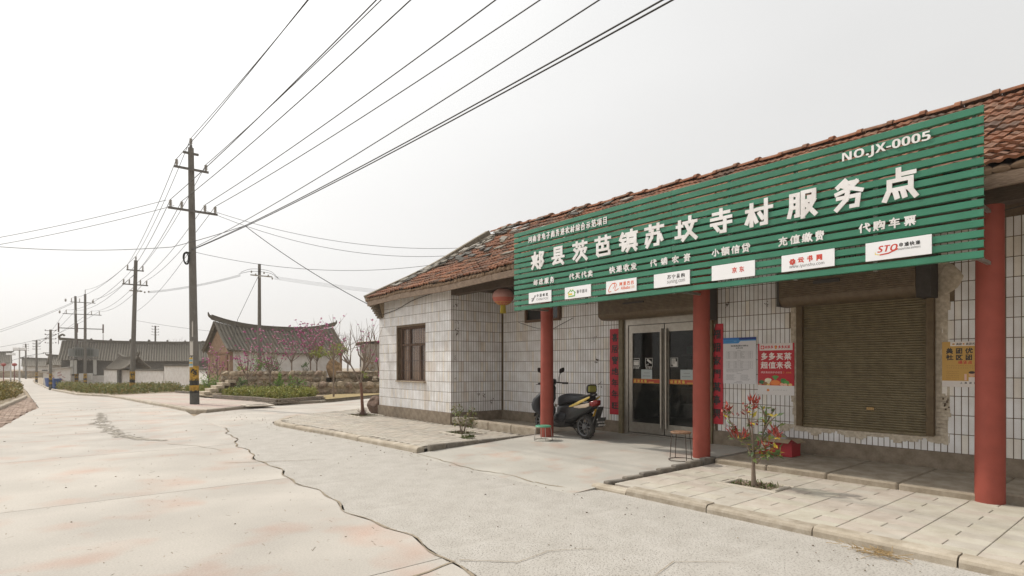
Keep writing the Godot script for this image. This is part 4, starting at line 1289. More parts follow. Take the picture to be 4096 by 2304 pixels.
	done(st, shop, "rust_marks", mat("rust_marks", Color(0.085, 0.055, 0.035), 0.95)).set_meta("kind", "stuff")

	# broken plaster round the shutter, the sill band
	st = new_st()
	for k in 46:
		var a := float(k) / 45.0
		var x := lerpf(-4.36, -2.2, a)
		var h := 0.10 + 0.035 * sin(x * 11.0) + 0.02 * sin(x * 29.0)
		box(st, Vector3(x, 0.57 - h * 0.5, -9.201), Vector3(0.052, h, 0.03 + 0.004 * sin(x * 17.0)))
	for k in 40:
		var y := lerpf(0.5, 2.45, k / 39.0)
		var w := 0.11 + 0.04 * sin(y * 9.0) + 0.02 * sin(y * 31.0)
		box(st, Vector3(-2.30 + w * 0.42, y, -9.203), Vector3(w, 0.055, 0.03))
		w = 0.09 + 0.03 * sin(y * 7.0 + 1.0) + 0.02 * sin(y * 27.0)
		box(st, Vector3(-4.10 - w * 0.3, y, -9.203), Vector3(w, 0.055, 0.03))
		w = 0.05 + 0.02 * sin(y * 13.0)
		box(st, Vector3(-5.60 + w * 0.5, y - 0.25, -9.203), Vector3(w, 0.055, 0.03))
		box(st, Vector3(-7.665 - w * 0.5 + 0.02, y - 0.25, -9.203), Vector3(w, 0.055, 0.03))
	rock(st, Vector3(-2.16, 2.62, -9.2), Vector3(0.3, 0.42, 0.06), 31)
	box(st, Vector3(-3.19, 1.68, -9.2045), Vector3(2.06, 2.4, 0.012))
	done(st, shop, "patch_plaster", mat("patch_plaster", Color(0.63, 0.57, 0.48), 0.95, "plaster", 0.35, {"bump": 0.9}))

	shop_window(shop, wx, wy, f)
	shop_door(shop)
	shop_shutter(shop)
	shop_roof(shop)
	# columns
	var red := mat("column_red", Color(0.30, 0.060, 0.038), 0.72, "stain", 0.9, {"bump": 0.25})
	red.albedo_texture = tex["concrete"]
	for q in [[-8.21, -7.65, 0.09], [-4.86, -7.7, 0.10], [-1.47, -7.73, 0.02]]:
		st = new_st()
		lathe(st, [Vector2(0.129, q[2] - 0.05), Vector2(0.127, 0.9), Vector2(0.122, 2.2), Vector2(0.12, 3.25)], 28, Vector3(q[0], 0, q[1]))
		done(st, shop, "column", red)
	# beam over the columns and rafters under the eave
	var wood := mat("old_wood", Color(0.115, 0.085, 0.062), 0.9, "wood", 0.8, {"bump": 0.7})
	st = new_st()
	box(st, Vector3(-4.6, 3.27, -7.7), Vector3(13.8, 0.2, 0.2))
	done(st, shop, "porch_beam", wood)
	for k in 6:
		st = new_st()
		box(st, Vector3(-10.9 + k * 2.15, 3.31, -8.45), Vector3(0.12, 0.14, 1.52))
		done(st, shop, "cross_beam", wood)

func shop_window(shop: Node3D, wx: Array, wy: Array, f: float) -> void:
	var w := Node3D.new()
	w.name = "window"
	shop.add_child(w)
	var frame := mat("window_wood", Color(0.19, 0.115, 0.075), 0.75, "wood", 0.7)
	var z := f - 0.13
	var x0: float = wx[0]
	var x1: float = wx[1]
	var y0: float = wy[0]
	var y1: float = wy[1]
	var st := new_st()
	for q in [[x0, x1, y1 - 0.06, y1], [x0, x1, y0, y0 + 0.06], [x0, x0 + 0.07, y0 + 0.06, y1 - 0.06], [x1 - 0.07, x1, y0 + 0.06, y1 - 0.06], [x0 + 0.07, x1 - 0.07, 2.02, 2.08], [x0 + 0.46, x0 + 0.52, y0 + 0.06, 2.02], [x0 + 0.46, x0 + 0.52, 2.08, y1 - 0.06], [x0 + 1.02, x0 + 1.08, y0 + 0.06, 2.02]]:
		box(st, Vector3((q[0] + q[1]) / 2, (q[2] + q[3]) / 2, z), Vector3(q[1] - q[0], q[3] - q[2], 0.06))
	done(st, w, "frame", frame)
	st = new_st()
	box(st, Vector3((x0 + x1) / 2, y0 + 0.012, f - 0.02), Vector3(x1 - x0 + 0.02, 0.025, 0.18))
	done(st, w, "sill", mat("window_sill", Color(0.42, 0.36, 0.28), 0.9, "plaster", 0.5))
	for k in 12:
		st = new_st()
		var x := x0 + 0.12 + k * (x1 - x0 - 0.24) / 11.0
		tube(st, [Vector3(x, y0 + 0.03, z + 0.05), Vector3(x, y1 - 0.03, z + 0.05)], 0.006, 6)
		done(st, w, "bar", mat("iron_bar", Color(0.09, 0.06, 0.05), 0.7))
	st = new_st()
	for y in [1.35, 1.62]:
		tube(st, [Vector3(x0 + 0.05, y, z + 0.045), Vector3(x1 - 0.05, y, z + 0.045)], 0.007, 6)
	done(st, w, "cross_bar", mat("iron_bar", Color.BLACK))
	var glass := mat("window_glass", Color(0.12, 0.12, 0.11), 0.06, "", 1.0, {"alpha": 0.16, "spec": 0.4})
	for q in [[x0 + 0.07, x0 + 0.46, 2.08, y1 - 0.06], [x0 + 0.52, x1 - 0.07, 2.08, y1 - 0.06], [x0 + 0.07, x0 + 0.46, y0 + 0.06, 2.02], [x0 + 0.52, x0 + 1.02, y0 + 0.06, 2.02], [x0 + 1.08, x1 - 0.07, y0 + 0.06, 2.02]]:
		st = new_st()
		box(st, Vector3((q[0] + q[1]) / 2, (q[2] + q[3]) / 2, z - 0.005), Vector3(q[1] - q[0], q[3] - q[2], 0.004))
		done(st, w, "pane", glass)
	# curtain in folds behind the glass
	st = new_st()
	var pr := []
	for k in 61:
		var t := k / 60.0
		pr.append(Vector3(lerpf(x0, x1, t), 0, z - 0.055 + 0.016 * sin(t * 46.0) + 0.012 * sin(t * 17.0)))
	for k in 60:
		var up := Vector3.UP
		quad(st, pr[k] + up * (y0 + 0.02), pr[k + 1] + up * (y0 + 0.02), pr[k + 1] + up * (y1 - 0.02), pr[k] + up * (y1 - 0.02), null, Vector3.BACK)
	done(st, w, "curtain", mat("curtain", Color(0.56, 0.37, 0.26), 0.95, "cloth", 0.4, {"back": Color(0.2, 0.13, 0.08)}))

func ribbed_box(parent: Node, x0: float, x1: float, y0: float, y1: float, z0: float, out: float, m: Material, called: String) -> void:
	# the ribbed cover of a rolled-up shutter, rounded below
	var prof := [Vector2(y1, z0), Vector2(y1, z0 + out)]
	var rib := 0.028
	var y := y1
	while y > y0 + 0.14:
		prof.append(Vector2(y - rib * 0.35, z0 + out))
		prof.append(Vector2(y - rib * 0.5, z0 + out - 0.006))
		prof.append(Vector2(y - rib * 0.85, z0 + out - 0.006))
		y -= rib
		prof.append(Vector2(y, z0 + out))
	for k in range(1, 7):
		var a := k / 7.0 * PI / 2
		prof.append(Vector2(y0 + (y - y0) * (1 - sin(a)), z0 + out - 0.16 * (1 - cos(a))))
	prof.append(Vector2(y0, z0 + out - 0.16))
	prof.append(Vector2(y0, z0))
	var st := new_st()
	extrude(st, prof, x0, x1)
	done(st, parent, called, m)

func shop_door(shop: Node3D) -> void:
	var d := Node3D.new()
	d.name = "door"
	shop.add_child(d)
	var olive := mat("shutter_olive", Color(0.195, 0.16, 0.088), 0.5, "plaster", 0.7, {"bump": 0.2})
	var steel := mat("door_steel", Color(0.42, 0.40, 0.36), 0.33, "concrete", 0.5, {"metal": 0.75, "bump": 0.05})
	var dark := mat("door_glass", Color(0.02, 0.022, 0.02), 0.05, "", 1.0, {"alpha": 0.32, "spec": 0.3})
	ribbed_box(d, -7.98, -5.56, 2.42, 3.02, -9.2, 0.34, mat("shutter_box", Color(0.17, 0.128, 0.082), 0.55, "plaster", 0.6, {"bump": 0.2}), "shutter_box")
	var st := new_st()
	box(st, Vector3(-5.53, 2.62, -9.03), Vector3(0.05, 0.66, 0.36))
	done(st, d, "box_end", mat("box_end", Color(0.07, 0.062, 0.055), 0.7))
	st = new_st()
	box(st, Vector3(-7.07, 2.71, -8.852), Vector3(0.5, 0.03, 0.025))
	done(st, d, "box_handle", mat("box_end", Color.BLACK))
	for x in [-7.605, -5.605]:
		st = new_st()
		box(st, Vector3(x, 1.26, -9.165), Vector3(0.10, 2.36, 0.09))
		done(st, d, "shutter_rail", olive)
	# outer frame and mullion
	st = new_st()
	box(st, Vector3(-6.6, 2.36, -9.22), Vector3(1.9, 0.12, 0.1))
	box(st, Vector3(-6.6, 0.14, -9.24), Vector3(1.9, 0.03, 0.12))
	box(st, Vector3(-7.50, 1.22, -9.22), Vector3(0.1, 2.16, 0.1))
	box(st, Vector3(-5.70, 1.22, -9.22), Vector3(0.1, 2.16, 0.1))
	done(st, d, "door_frame", steel)
	for side in 2:
		var x0: float = -7.44 + side * 0.86
		var x1: float = x0 + 0.84
		var leaf_node := Node3D.new()
		leaf_node.name = "door_leaf"
		d.add_child(leaf_node, true)
		st = new_st()
		for q in [[x0, x0 + 0.09, 0.17, 2.29], [x1 - 0.09, x1, 0.17, 2.29], [x0 + 0.09, x1 - 0.09, 2.14, 2.29], [x0 + 0.09, x1 - 0.09, 0.17, 0.37]]:
			box(st, Vector3((q[0] + q[1]) / 2, (q[2] + q[3]) / 2, -9.21), Vector3(q[1] - q[0], q[3] - q[2], 0.05))
		done(st, leaf_node, "leaf_frame", steel)
		st = new_st()
		box(st, Vector3((x0 + x1) / 2, 1.255, -9.215), Vector3(0.66, 1.77, 0.006))
		done(st, leaf_node, "pane", dark)
		st = new_st()
		var hx := x1 - 0.045 if side == 0 else x0 + 0.045
		tube(st, [Vector3(hx, 0.3, -9.15), Vector3(hx, 2.2, -9.15)], 0.022, 10)
		for y in [0.5, 2.0]:
			tube(st, [Vector3(hx, y, -9.15), Vector3(hx, y, -9.19)], 0.012, 6)
		done(st, leaf_node, "pull_handle", steel)
		door_stickers(leaf_node, x0, x1, side)
	# dim room behind the glass with shelves of goods
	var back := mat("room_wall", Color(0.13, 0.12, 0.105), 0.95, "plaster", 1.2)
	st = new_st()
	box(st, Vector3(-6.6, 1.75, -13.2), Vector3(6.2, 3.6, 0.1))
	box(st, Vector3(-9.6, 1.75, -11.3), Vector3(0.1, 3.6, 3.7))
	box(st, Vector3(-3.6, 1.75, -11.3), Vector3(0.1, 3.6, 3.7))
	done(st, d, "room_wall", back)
	st = new_st()
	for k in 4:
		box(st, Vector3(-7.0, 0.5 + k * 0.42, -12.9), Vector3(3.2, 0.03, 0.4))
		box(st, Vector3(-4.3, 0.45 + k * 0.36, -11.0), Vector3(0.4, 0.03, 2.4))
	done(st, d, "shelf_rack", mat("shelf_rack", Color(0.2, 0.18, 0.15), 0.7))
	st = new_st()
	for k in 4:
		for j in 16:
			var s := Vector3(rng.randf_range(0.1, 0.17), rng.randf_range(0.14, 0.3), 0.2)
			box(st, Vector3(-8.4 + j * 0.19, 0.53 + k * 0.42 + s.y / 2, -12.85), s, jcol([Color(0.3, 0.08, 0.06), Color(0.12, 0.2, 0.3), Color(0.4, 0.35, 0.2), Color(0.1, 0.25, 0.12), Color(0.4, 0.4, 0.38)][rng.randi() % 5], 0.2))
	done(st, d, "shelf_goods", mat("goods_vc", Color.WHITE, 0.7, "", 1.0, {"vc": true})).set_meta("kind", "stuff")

func door_stickers(parent: Node3D, x0: float, x1: float, side: int) -> void:
	var white := mat("sticker_white", Color(0.62, 0.60, 0.56), 0.6)
	var yellow := mat("sticker_yellow", Color(0.68, 0.50, 0.08), 0.6)
	var redm := mat("sticker_red", Color(0.45, 0.06, 0.025), 0.55)
	var zz := -9.208
	var st := new_st()
	box(st, Vector3((x0 + x1) / 2, 1.19, zz), Vector3(0.66, 0.085, 0.003))
	done(st, parent, "welcome_strip", redm)
	st = new_st()
	box(st, Vector3((x0 + x1) / 2, 1.229, zz + 0.0028), Vector3(0.66, 0.004, 0.002))
	box(st, Vector3((x0 + x1) / 2, 1.151, zz + 0.0028), Vector3(0.66, 0.004, 0.002))
	box(st, Vector3(x0 + 0.53, 1.172, zz + 0.0028), Vector3(0.12, 0.012, 0.002))
	done(st, parent, "strip_border", yellow)
	write_row(parent, "欢迎光临", Vector3(x0 + 0.105, 1.157, zz + 0.002), 0.085, 0.066, 0.066, 0.009, 0.0015, yellow)
	# taped sheet of paper
	st = new_st()
	var px := x0 + 0.42 if side == 0 else x0 + 0.46
	box(st, Vector3(px, 1.325, zz + 0.001), Vector3(0.26, 0.185, 0.003))
	done(st, parent, "paper_note", mat("paper_note", Color(0.42, 0.46, 0.46), 0.8))
	st = new_st()
	for k in 6:
		box(st, Vector3(px - 0.05 + k * 0.022, 1.35, zz + 0.0035), Vector3(0.015, 0.013, 0.001))
		box(st, Vector3(px - 0.08 + k * 0.03, 1.29, zz + 0.0035), Vector3(0.021, 0.015, 0.001))
	done(st, parent, "note_print", mat("note_print", Color(0.2, 0.21, 0.21), 0.9))
	# square icons
	var icons := [[x0 + 0.165, "card"], [x0 + 0.475, "camera"]] if side == 0 else [[x0 + 0.19, "paper"]]
	for ic in icons:
		var c := Vector3(ic[0], 1.555, zz)
		st = new_st()
		for q in [[Vector3(0, 0.082, 0), Vector3(0.17, 0.008, 0.003)], [Vector3(0, -0.082, 0), Vector3(0.17, 0.008, 0.003)], [Vector3(-0.081, 0, 0), Vector3(0.008, 0.156, 0.003)], [Vector3(0.081, 0, 0), Vector3(0.008, 0.156, 0.003)]]:
			box(st, c + q[0], q[1])
		if ic[1] == "card":
			box(st, c + Vector3(0, 0.032, 0), Vector3(0.13, 0.022, 0.003))
			box(st, c + Vector3(0, -0.022, 0), Vector3(0.13, 0.074, 0.003))
			box(st, c + Vector3(0.035, -0.035, 0.002), Vector3(0.05, 0.012, 0.003), null)
		elif ic[1] == "camera":
			box(st, c + Vector3(0.005, 0.025, 0), Vector3(0.11, 0.042, 0.003), null, Basis(Vector3.BACK, -0.6))
			box(st, c + Vector3(0.062, -0.012, 0), Vector3(0.012, 0.03, 0.003), null, Basis(Vector3.BACK, -0.6))
			box(st, c + Vector3(-0.02, -0.035, 0), Vector3(0.01, 0.04, 0.003))
			box(st, c + Vector3(-0.04, -0.05, 0), Vector3(0.035, 0.008, 0.003))
			box(st, c + Vector3(-0.06, -0.05, 0), Vector3(0.007, 0.035, 0.003))
		else:
			box(st, c + Vector3(-0.012, 0.012, 0), Vector3(0.085, 0.11, 0.003))
			box(st, c + Vector3(0.02, -0.03, -0.001), Vector3(0.085, 0.09, 0.003))
		done(st, parent, "icon", white)
		if ic[1] == "paper":
			st = new_st()
			for k in 4:
				box(st, c + Vector3(-0.012, 0.045 - k * 0.02, 0.003), Vector3(0.06, 0.008, 0.002))
			done(st, parent, "icon_lines", mat("icon_lines", Color(0.03, 0.03, 0.03), 0.6))
	if side == 0:
		write_row(parent, "刷卡服务", Vector3(x0 + 0.085, 1.43, zz), 0.04, 0.036, 0.036, 0.005, 0.002, white)
		write_row(parent, "全天监控", Vector3(x0 + 0.395, 1.43, zz), 0.04, 0.036, 0.036, 0.005, 0.002, white)

func shop_shutter(shop: Node3D) -> void:
	var s := Node3D.new()
	s.name = "roller_shutter"
	shop.add_child(s)
	var olive := mat("shutter_olive", Color.BLACK)
	var rust := mat("shutter_rail", Color(0.135, 0.092, 0.042), 0.6, "plaster", 0.5)
	var box_m := mat("shutter_box", Color.BLACK)
	ribbed_box(s, -4.28, -2.45, 2.41, 3.02, -9.2, 0.34, box_m, "shutter_box")
	var st := new_st()
	box(st, Vector3(-2.365, 2.70, -9.04), Vector3(0.16, 0.62, 0.34))
	done(st, s, "motor_box", mat("motor_box", Color(0.052, 0.045, 0.04), 0.7, "plaster", 0.5))
	st = new_st()
	box(st, Vector3(-4.265, 2.7, -9.03), Vector3(0.035, 0.58, 0.352))
	done(st, s, "box_end", mat("box_end", Color.BLACK))
	st = new_st()
	box(st, Vector3(-3.55, 2.725, -8.852), Vector3(0.36, 0.05, 0.025))
	done(st, s, "box_handle", mat("box_end", Color.BLACK))
	for x in [-4.055, -2.36]:
		st = new_st()
		box(st, Vector3(x, 1.49, -9.16), Vector3(0.085, 1.86, 0.09))
		done(st, s, "side_rail", rust)
	# interlocking slats
	var prof := [Vector2(-0.017, -0.004), Vector2(-0.0165, 0.0), Vector2(-0.010, 0.007), Vector2(0.0, 0.009), Vector2(0.010, 0.007), Vector2(0.0145, 0.001), Vector2(0.0165, -0.003), Vector2(0.0165, -0.006), Vector2(-0.017, -0.006)]
	st = new_st()
	extrude(st, prof, -0.81, 0.81)
	var slat := st.commit()
	for k in 54:
		put(s, "slat", slat, olive, Vector3(-3.208, 0.578 + k * 0.0345, -9.185 + rng.randf_range(-0.001, 0.001)))
	st = new_st()
	bevel_box(st, Vector3(-3.21, 0.57, -9.18), Vector3(1.62, 0.04, 0.04), 0.006)
	done(st, s, "bottom_bar", olive)
	st = new_st()
	bevel_box(st, Vector3(-3.08, 0.88, -9.168), Vector3(0.1, 0.045, 0.02), 0.004)
	done(st, s, "lock_plate", mat("brass", Color(0.33, 0.21, 0.09), 0.4, "", 1.0, {"metal": 0.6}))

func shop_roof(shop: Node3D) -> void:
	var roof := Node3D.new()
	roof.name = "roof"
	shop.add_child(roof)
	var wood := mat("old_wood", Color(0.115, 0.085, 0.062), 0.9, "wood", 0.8, {"bump": 0.7})
	# boards under the tiles, front and back slope
	var st := new_st()
	for i in 42:
		for j in 6:
			var x0 := lerpf(-15.2, 2.2, i / 42.0)
			var x1 := lerpf(-15.2, 2.2, (i + 1) / 42.0)
			var s0 := j / 6.0
			var s1 := (j + 1) / 6.0
			quad(st, Vector3(x0, roof_y(x0, s0) - 0.05, roof_z(s0)), Vector3(x1, roof_y(x1, s0) - 0.05, roof_z(s0)), Vector3(x1, roof_y(x1, s1) - 0.05, roof_z(s1)), Vector3(x0, roof_y(x0, s1) - 0.05, roof_z(s1)), null, Vector3.UP)
		var xa := lerpf(-15.2, 2.2, i / 42.0)
		var xb := lerpf(-15.2, 2.2, (i + 1) / 42.0)
		quad(st, Vector3(xa, roof_y(xa, 1.0) - 0.05, -11.55), Vector3(xb, roof_y(xb, 1.0) - 0.05, -11.55), Vector3(xb, 3.5, -15.6), Vector3(xa, 3.5, -15.6), null, Vector3.UP)
	done(st, roof, "roof_deck", mat("roof_mud", Color(0.16, 0.125, 0.09), 1.0, "rough", 0.7))
	# eave board and its mud bedding
	st = new_st()
	for k in 9:
		var xa := -15.15 + k * 1.93
		var xb := xa + 1.92
		var b := new_st()
		var y := (roof_y(xa, 0.0) + roof_y(xb, 0.0)) / 2
		box(b, Vector3((xa + xb) / 2, y - 0.175, -7.21), Vector3(xb - xa, 0.13, 0.05), null, Basis(Vector3.BACK, (roof_y(xb, 0.0) - roof_y(xa, 0.0)) / 1.92))
		done(b, roof, "eave_board", mat("eave_board", Color(0.27, 0.205, 0.155), 0.9, "wood", 0.9, {"bump": 0.8}))
	for k in 120:
		var x := -15.2 + k * 0.145
		rock(st, Vector3(x, roof_y(x, 0.0) - 0.07, -7.21), Vector3(0.22, 0.10 + 0.05 * rng.randf(), 0.09), k, 1)
	done(st, roof, "mud_bedding", mat("mud_bedding", Color(0.20, 0.135, 0.085), 1.0, "rough", 0.5, {"bump": 1.0})).set_meta("kind", "stuff")
	st = new_st()
	quad(st, Vector3(-15.2, 3.36, -7.24), Vector3(2.2, 3.4, -7.24), Vector3(2.2, 3.59, -9.2), Vector3(-15.2, 3.56, -9.2), null, Vector3.DOWN)
	done(st, roof, "soffit", mat("soffit", Color(0.34, 0.275, 0.205), 0.95, "wood", 1.2))
	# clay tiles: two rolls across, a lip at the lower edge
	var variants := []
	for v in 3:
		var t := new_st()
		var w := 0.238
		var l := 0.40
		var ns := 10
		for side in 2:
			for k in ns:
				var a := float(k) / ns
				var b := float(k + 1) / ns
				var ya := tile_curve(a, v) - side * 0.016
				var yb := tile_curve(b, v) - side * 0.016
				var P := [Vector3((a - 0.5) * w, ya, 0), Vector3((b - 0.5) * w, yb, 0), Vector3((b - 0.5) * w, yb, -l), Vector3((a - 0.5) * w, ya, -l)]
				quad(t, P[0], P[1], P[2], P[3], null, Vector3.UP if side == 0 else Vector3.DOWN)
				if side == 0:
					quad(t, P[0], P[1], P[1] - Vector3(0, 0.03, 0), P[0] - Vector3(0, 0.03, 0), null, Vector3.BACK)
		variants.append(t.commit())
	var cols := [Color(0.29, 0.112, 0.055), Color(0.235, 0.095, 0.05), Color(0.33, 0.14, 0.075), Color(0.15, 0.082, 0.055), Color(0.265, 0.13, 0.08)]
	var tmats := []
	for c in cols:
		tmats.append(mat("roof_tile_%d" % tmats.size(), c, 0.9, "stain", 0.55, {"bump": 0.5}))
	var spots := []
	var nr := 14
	for r in nr:
		for c in 72:
			var x := -15.06 + c * 0.24 + (0.0 if r % 2 == 0 else 0.0)
			if x > 2.1:
				break
			var s := float(r) / nr
			# near the gable the tiles give way to mud and loose slates
			if x < -14.75 + s * 1.0 + 0.5 * sin(s * 8.0) * s and s > 0.15:
				continue
			spots.append([x, s])
	var eye := Vector3(0, 1.5, 0)
	spots.sort_custom(func(a, b): return Vector3(a[0], roof_y(a[0], a[1]), roof_z(a[1])).distance_squared_to(eye) + (60.0 if a[0] > -0.9 else 0.0) + (40.0 if a[0] < -1.4 and a[0] > -8.9 and a[1] < 0.6 else 0.0) < Vector3(b[0], roof_y(b[0], b[1]), roof_z(b[1])).distance_squared_to(eye) + (60.0 if b[0] > -0.9 else 0.0) + (40.0 if b[0] < -1.4 and b[0] > -8.9 and b[1] < 0.6 else 0.0))
	var rest := new_st()
	var n := 0
	for q in spots:
		var x: float = q[0]
		var s: float = q[1]
		var p := Vector3(x + rng.randf_range(-0.006, 0.006), roof_y(x, s) + 0.008, roof_z(s) + 0.04)
		var dir := (Vector3(x, roof_y(x, s + 0.07), roof_z(s + 0.07)) - Vector3(x, roof_y(x, s), roof_z(s))).normalized()
		var b := Basis.looking_at(dir, Vector3.UP)
		b = b.rotated(Vector3.UP, rng.randf_range(-0.07, 0.07)) * Basis(Vector3.RIGHT, -0.075 + rng.randf_range(-0.05, 0.03))
		b = b * Basis(Vector3.BACK, rng.randf_range(-0.03, 0.03))
		var v := rng.randi() % 3
		if n < 300:
			n += 1
			put(roof, "clay_tile", variants[v], tmats[rng.randi() % tmats.size()], p, b)
		else:
			var old: ArrayMesh = variants[v]
			var arr := old.surface_get_arrays(0)
			var vs: PackedVector3Array = arr[Mesh.ARRAY_VERTEX]
			var ns2: PackedVector3Array = arr[Mesh.ARRAY_NORMAL]
			var c := jcol(cols[rng.randi() % cols.size()], 0.15)
			for k in vs.size():
				rest.set_color(c)
				rest.set_normal(b * ns2[k])
				rest.add_vertex(p + b * vs[k])
	done(rest, roof, "clay_tile_field", mat("roof_tile_vc", Color.WHITE, 0.9, "stain", 0.55, {"vc": true, "bump": 0.5})).set_meta("kind", "stuff")
	# ridge tiles
	for k in 35:
		var x := -14.78 + k * 0.48
		st = new_st()
		var prof := []
		for j in 9:
			var a := PI * j / 8.0
			prof.append(Vector2(0.075 * sin(a), 0.11 * cos(a)))
		for j in 8:
			prof.append(Vector2(0.06 * sin(PI * (7 - j) / 8.0) - 0.0, 0.09 * cos(PI * (7 - j) / 8.0)))
		extrude(st, prof, -0.235, 0.19)
		var lip := []
		for j in 9:
			var a := PI * j / 8.0
			lip.append(Vector2(0.098 * sin(a), 0.135 * cos(a)))
		lip.append_array([Vector2(0.0, -0.10), Vector2(0.0, 0.10)])
		extrude(st, lip, 0.15, 0.235)
		done(st, roof, "ridge_tile", tmats[[0, 2, 4][k % 3]], Vector3(x, roof_y(x, 1.0) + 0.005 + rng.randf_range(-0.012, 0.012), -11.55), Basis(Vector3.BACK, rng.randf_range(-0.03, 0.03)))
	# loose dark slates near the gable and scattered on the tiles
	var sl := [mat("slate", Color(0.10, 0.098, 0.09), 0.9, "plaster", 0.4), mat("slate_b", Color(0.20, 0.185, 0.155), 0.9, "plaster", 0.4), mat("slate_c", Color(0.30, 0.285, 0.26), 0.85, "plaster", 0.4)]
	for k in 130:
		var s := rng.randf_range(0.12, 0.97) if k < 95 else rng.randf_range(0.3, 0.98)
		var x := -14.85 + s * 1.0 + rng.randfn() * 0.2 if k < 95 else rng.randf_range(-13.6, -8.4)
		st = new_st()
		box(st, Vector3.ZERO, Vector3(rng.randf_range(0.14, 0.36), 0.03, rng.randf_range(0.1, 0.22)))
		var dir := (Vector3(x, roof_y(x, s + 0.07), roof_z(s + 0.07)) - Vector3(x, roof_y(x, s), roof_z(s))).normalized()
		done(st, roof, "slate", sl[rng.randi() % 3], Vector3(x, roof_y(x, s) + rng.randf_range(0.055, 0.10), roof_z(s)), Basis.looking_at(dir, Vector3.UP) * Basis(Vector3(rng.randfn(), rng.randfn() * 3.0, rng.randfn()).normalized(), rng.randf_range(-0.4, 0.4)))
	# gable verge: a rendered kerb up the slope, with a stepped brick corbel under its foot
	var verge := mat("verge_render", Color(0.25, 0.22, 0.175), 0.95, "plaster", 0.9, {"bump": 0.6})
	for k in 9:
		var s0 := k / 9.0 * 1.005
		var s1 := (k + 1) / 9.0 * 1.005 - 0.003
		st = new_st()
		var a := Vector3(-15.27, roof_y(-15.2, s0) + 0.02, roof_z(s0) - 0.0)
		var b := Vector3(-15.27, roof_y(-15.2, s1) + 0.02, roof_z(s1))
		var dir := (b - a).normalized()
		var up := Vector3.RIGHT.cross(dir)
		if up.y < 0:
			up = -up
		box(st, (a + b) / 2, Vector3(0.2, 0.13, (b - a).length()), null, Basis(Vector3.RIGHT, up, -dir))
		done(st, roof, "verge_stone", verge)
	var brick := mat("corbel_brick", Color(0.21, 0.175, 0.135), 0.95, "plaster", 0.6)
	for k in 8:
		st = new_st()
		var out := 0.40 - k * 0.045
		bevel_box(st, Vector3(-15.18, 3.34 - 0.03 - k * 0.062, -7.63 + out / 2), Vector3(0.24, 0.055, out), 0.006)
		done(st, shop, "corbel_brick", brick)
	st = new_st()
	extrude(st, [Vector2(3.3, -7.63), Vector2(3.3, -7.5), Vector2(2.88, -7.61), Vector2(2.88, -7.63)], -15.06, -15.0)
	done(st, shop, "corbel_cheek", mat("corbel_cheek", Color(0.42, 0.34, 0.25), 0.95, "plaster", 0.6))
	# a small dark vent window high on the porch wall
	var vw := Node3D.new()
	vw.name = "vent_window"
	shop.add_child(vw)
	st = new_st()
	for q in [[Vector3(-10.0, 2.56, -9.17), Vector3(1.2, 0.06, 0.07)], [Vector3(-10.0, 2.9, -9.17), Vector3(1.2, 0.06, 0.07)], [Vector3(-10.57, 2.73, -9.17), Vector3(0.06, 0.28, 0.07)], [Vector3(-9.43, 2.73, -9.17), Vector3(0.06, 0.28, 0.07)], [Vector3(-10.0, 2.73, -9.17), Vector3(0.05, 0.28, 0.07)]]:
		box(st, q[0], q[1])
	done(st, vw, "frame", mat("window_wood", Color.BLACK))
	st = new_st()
	box(st, Vector3(-10.0, 2.73, -9.195), Vector3(1.1, 0.3, 0.01))
	done(st, vw, "pane", mat("vent_glass", Color(0.02, 0.02, 0.02), 0.1))

func tile_curve(a: float, v: int) -> float:
	# two rolls and a flat pan
	return 0.022 * pow(maxf(0.0, cos((a - 0.12) * TAU * 1.0)), 2.0) + 0.018 * pow(maxf(0.0, cos((a - 0.62) * TAU)), 2.0) + v * 0.002 * sin(a * 5.0)

# ------------------------------------------------------------------ the sign
const K := 0.937

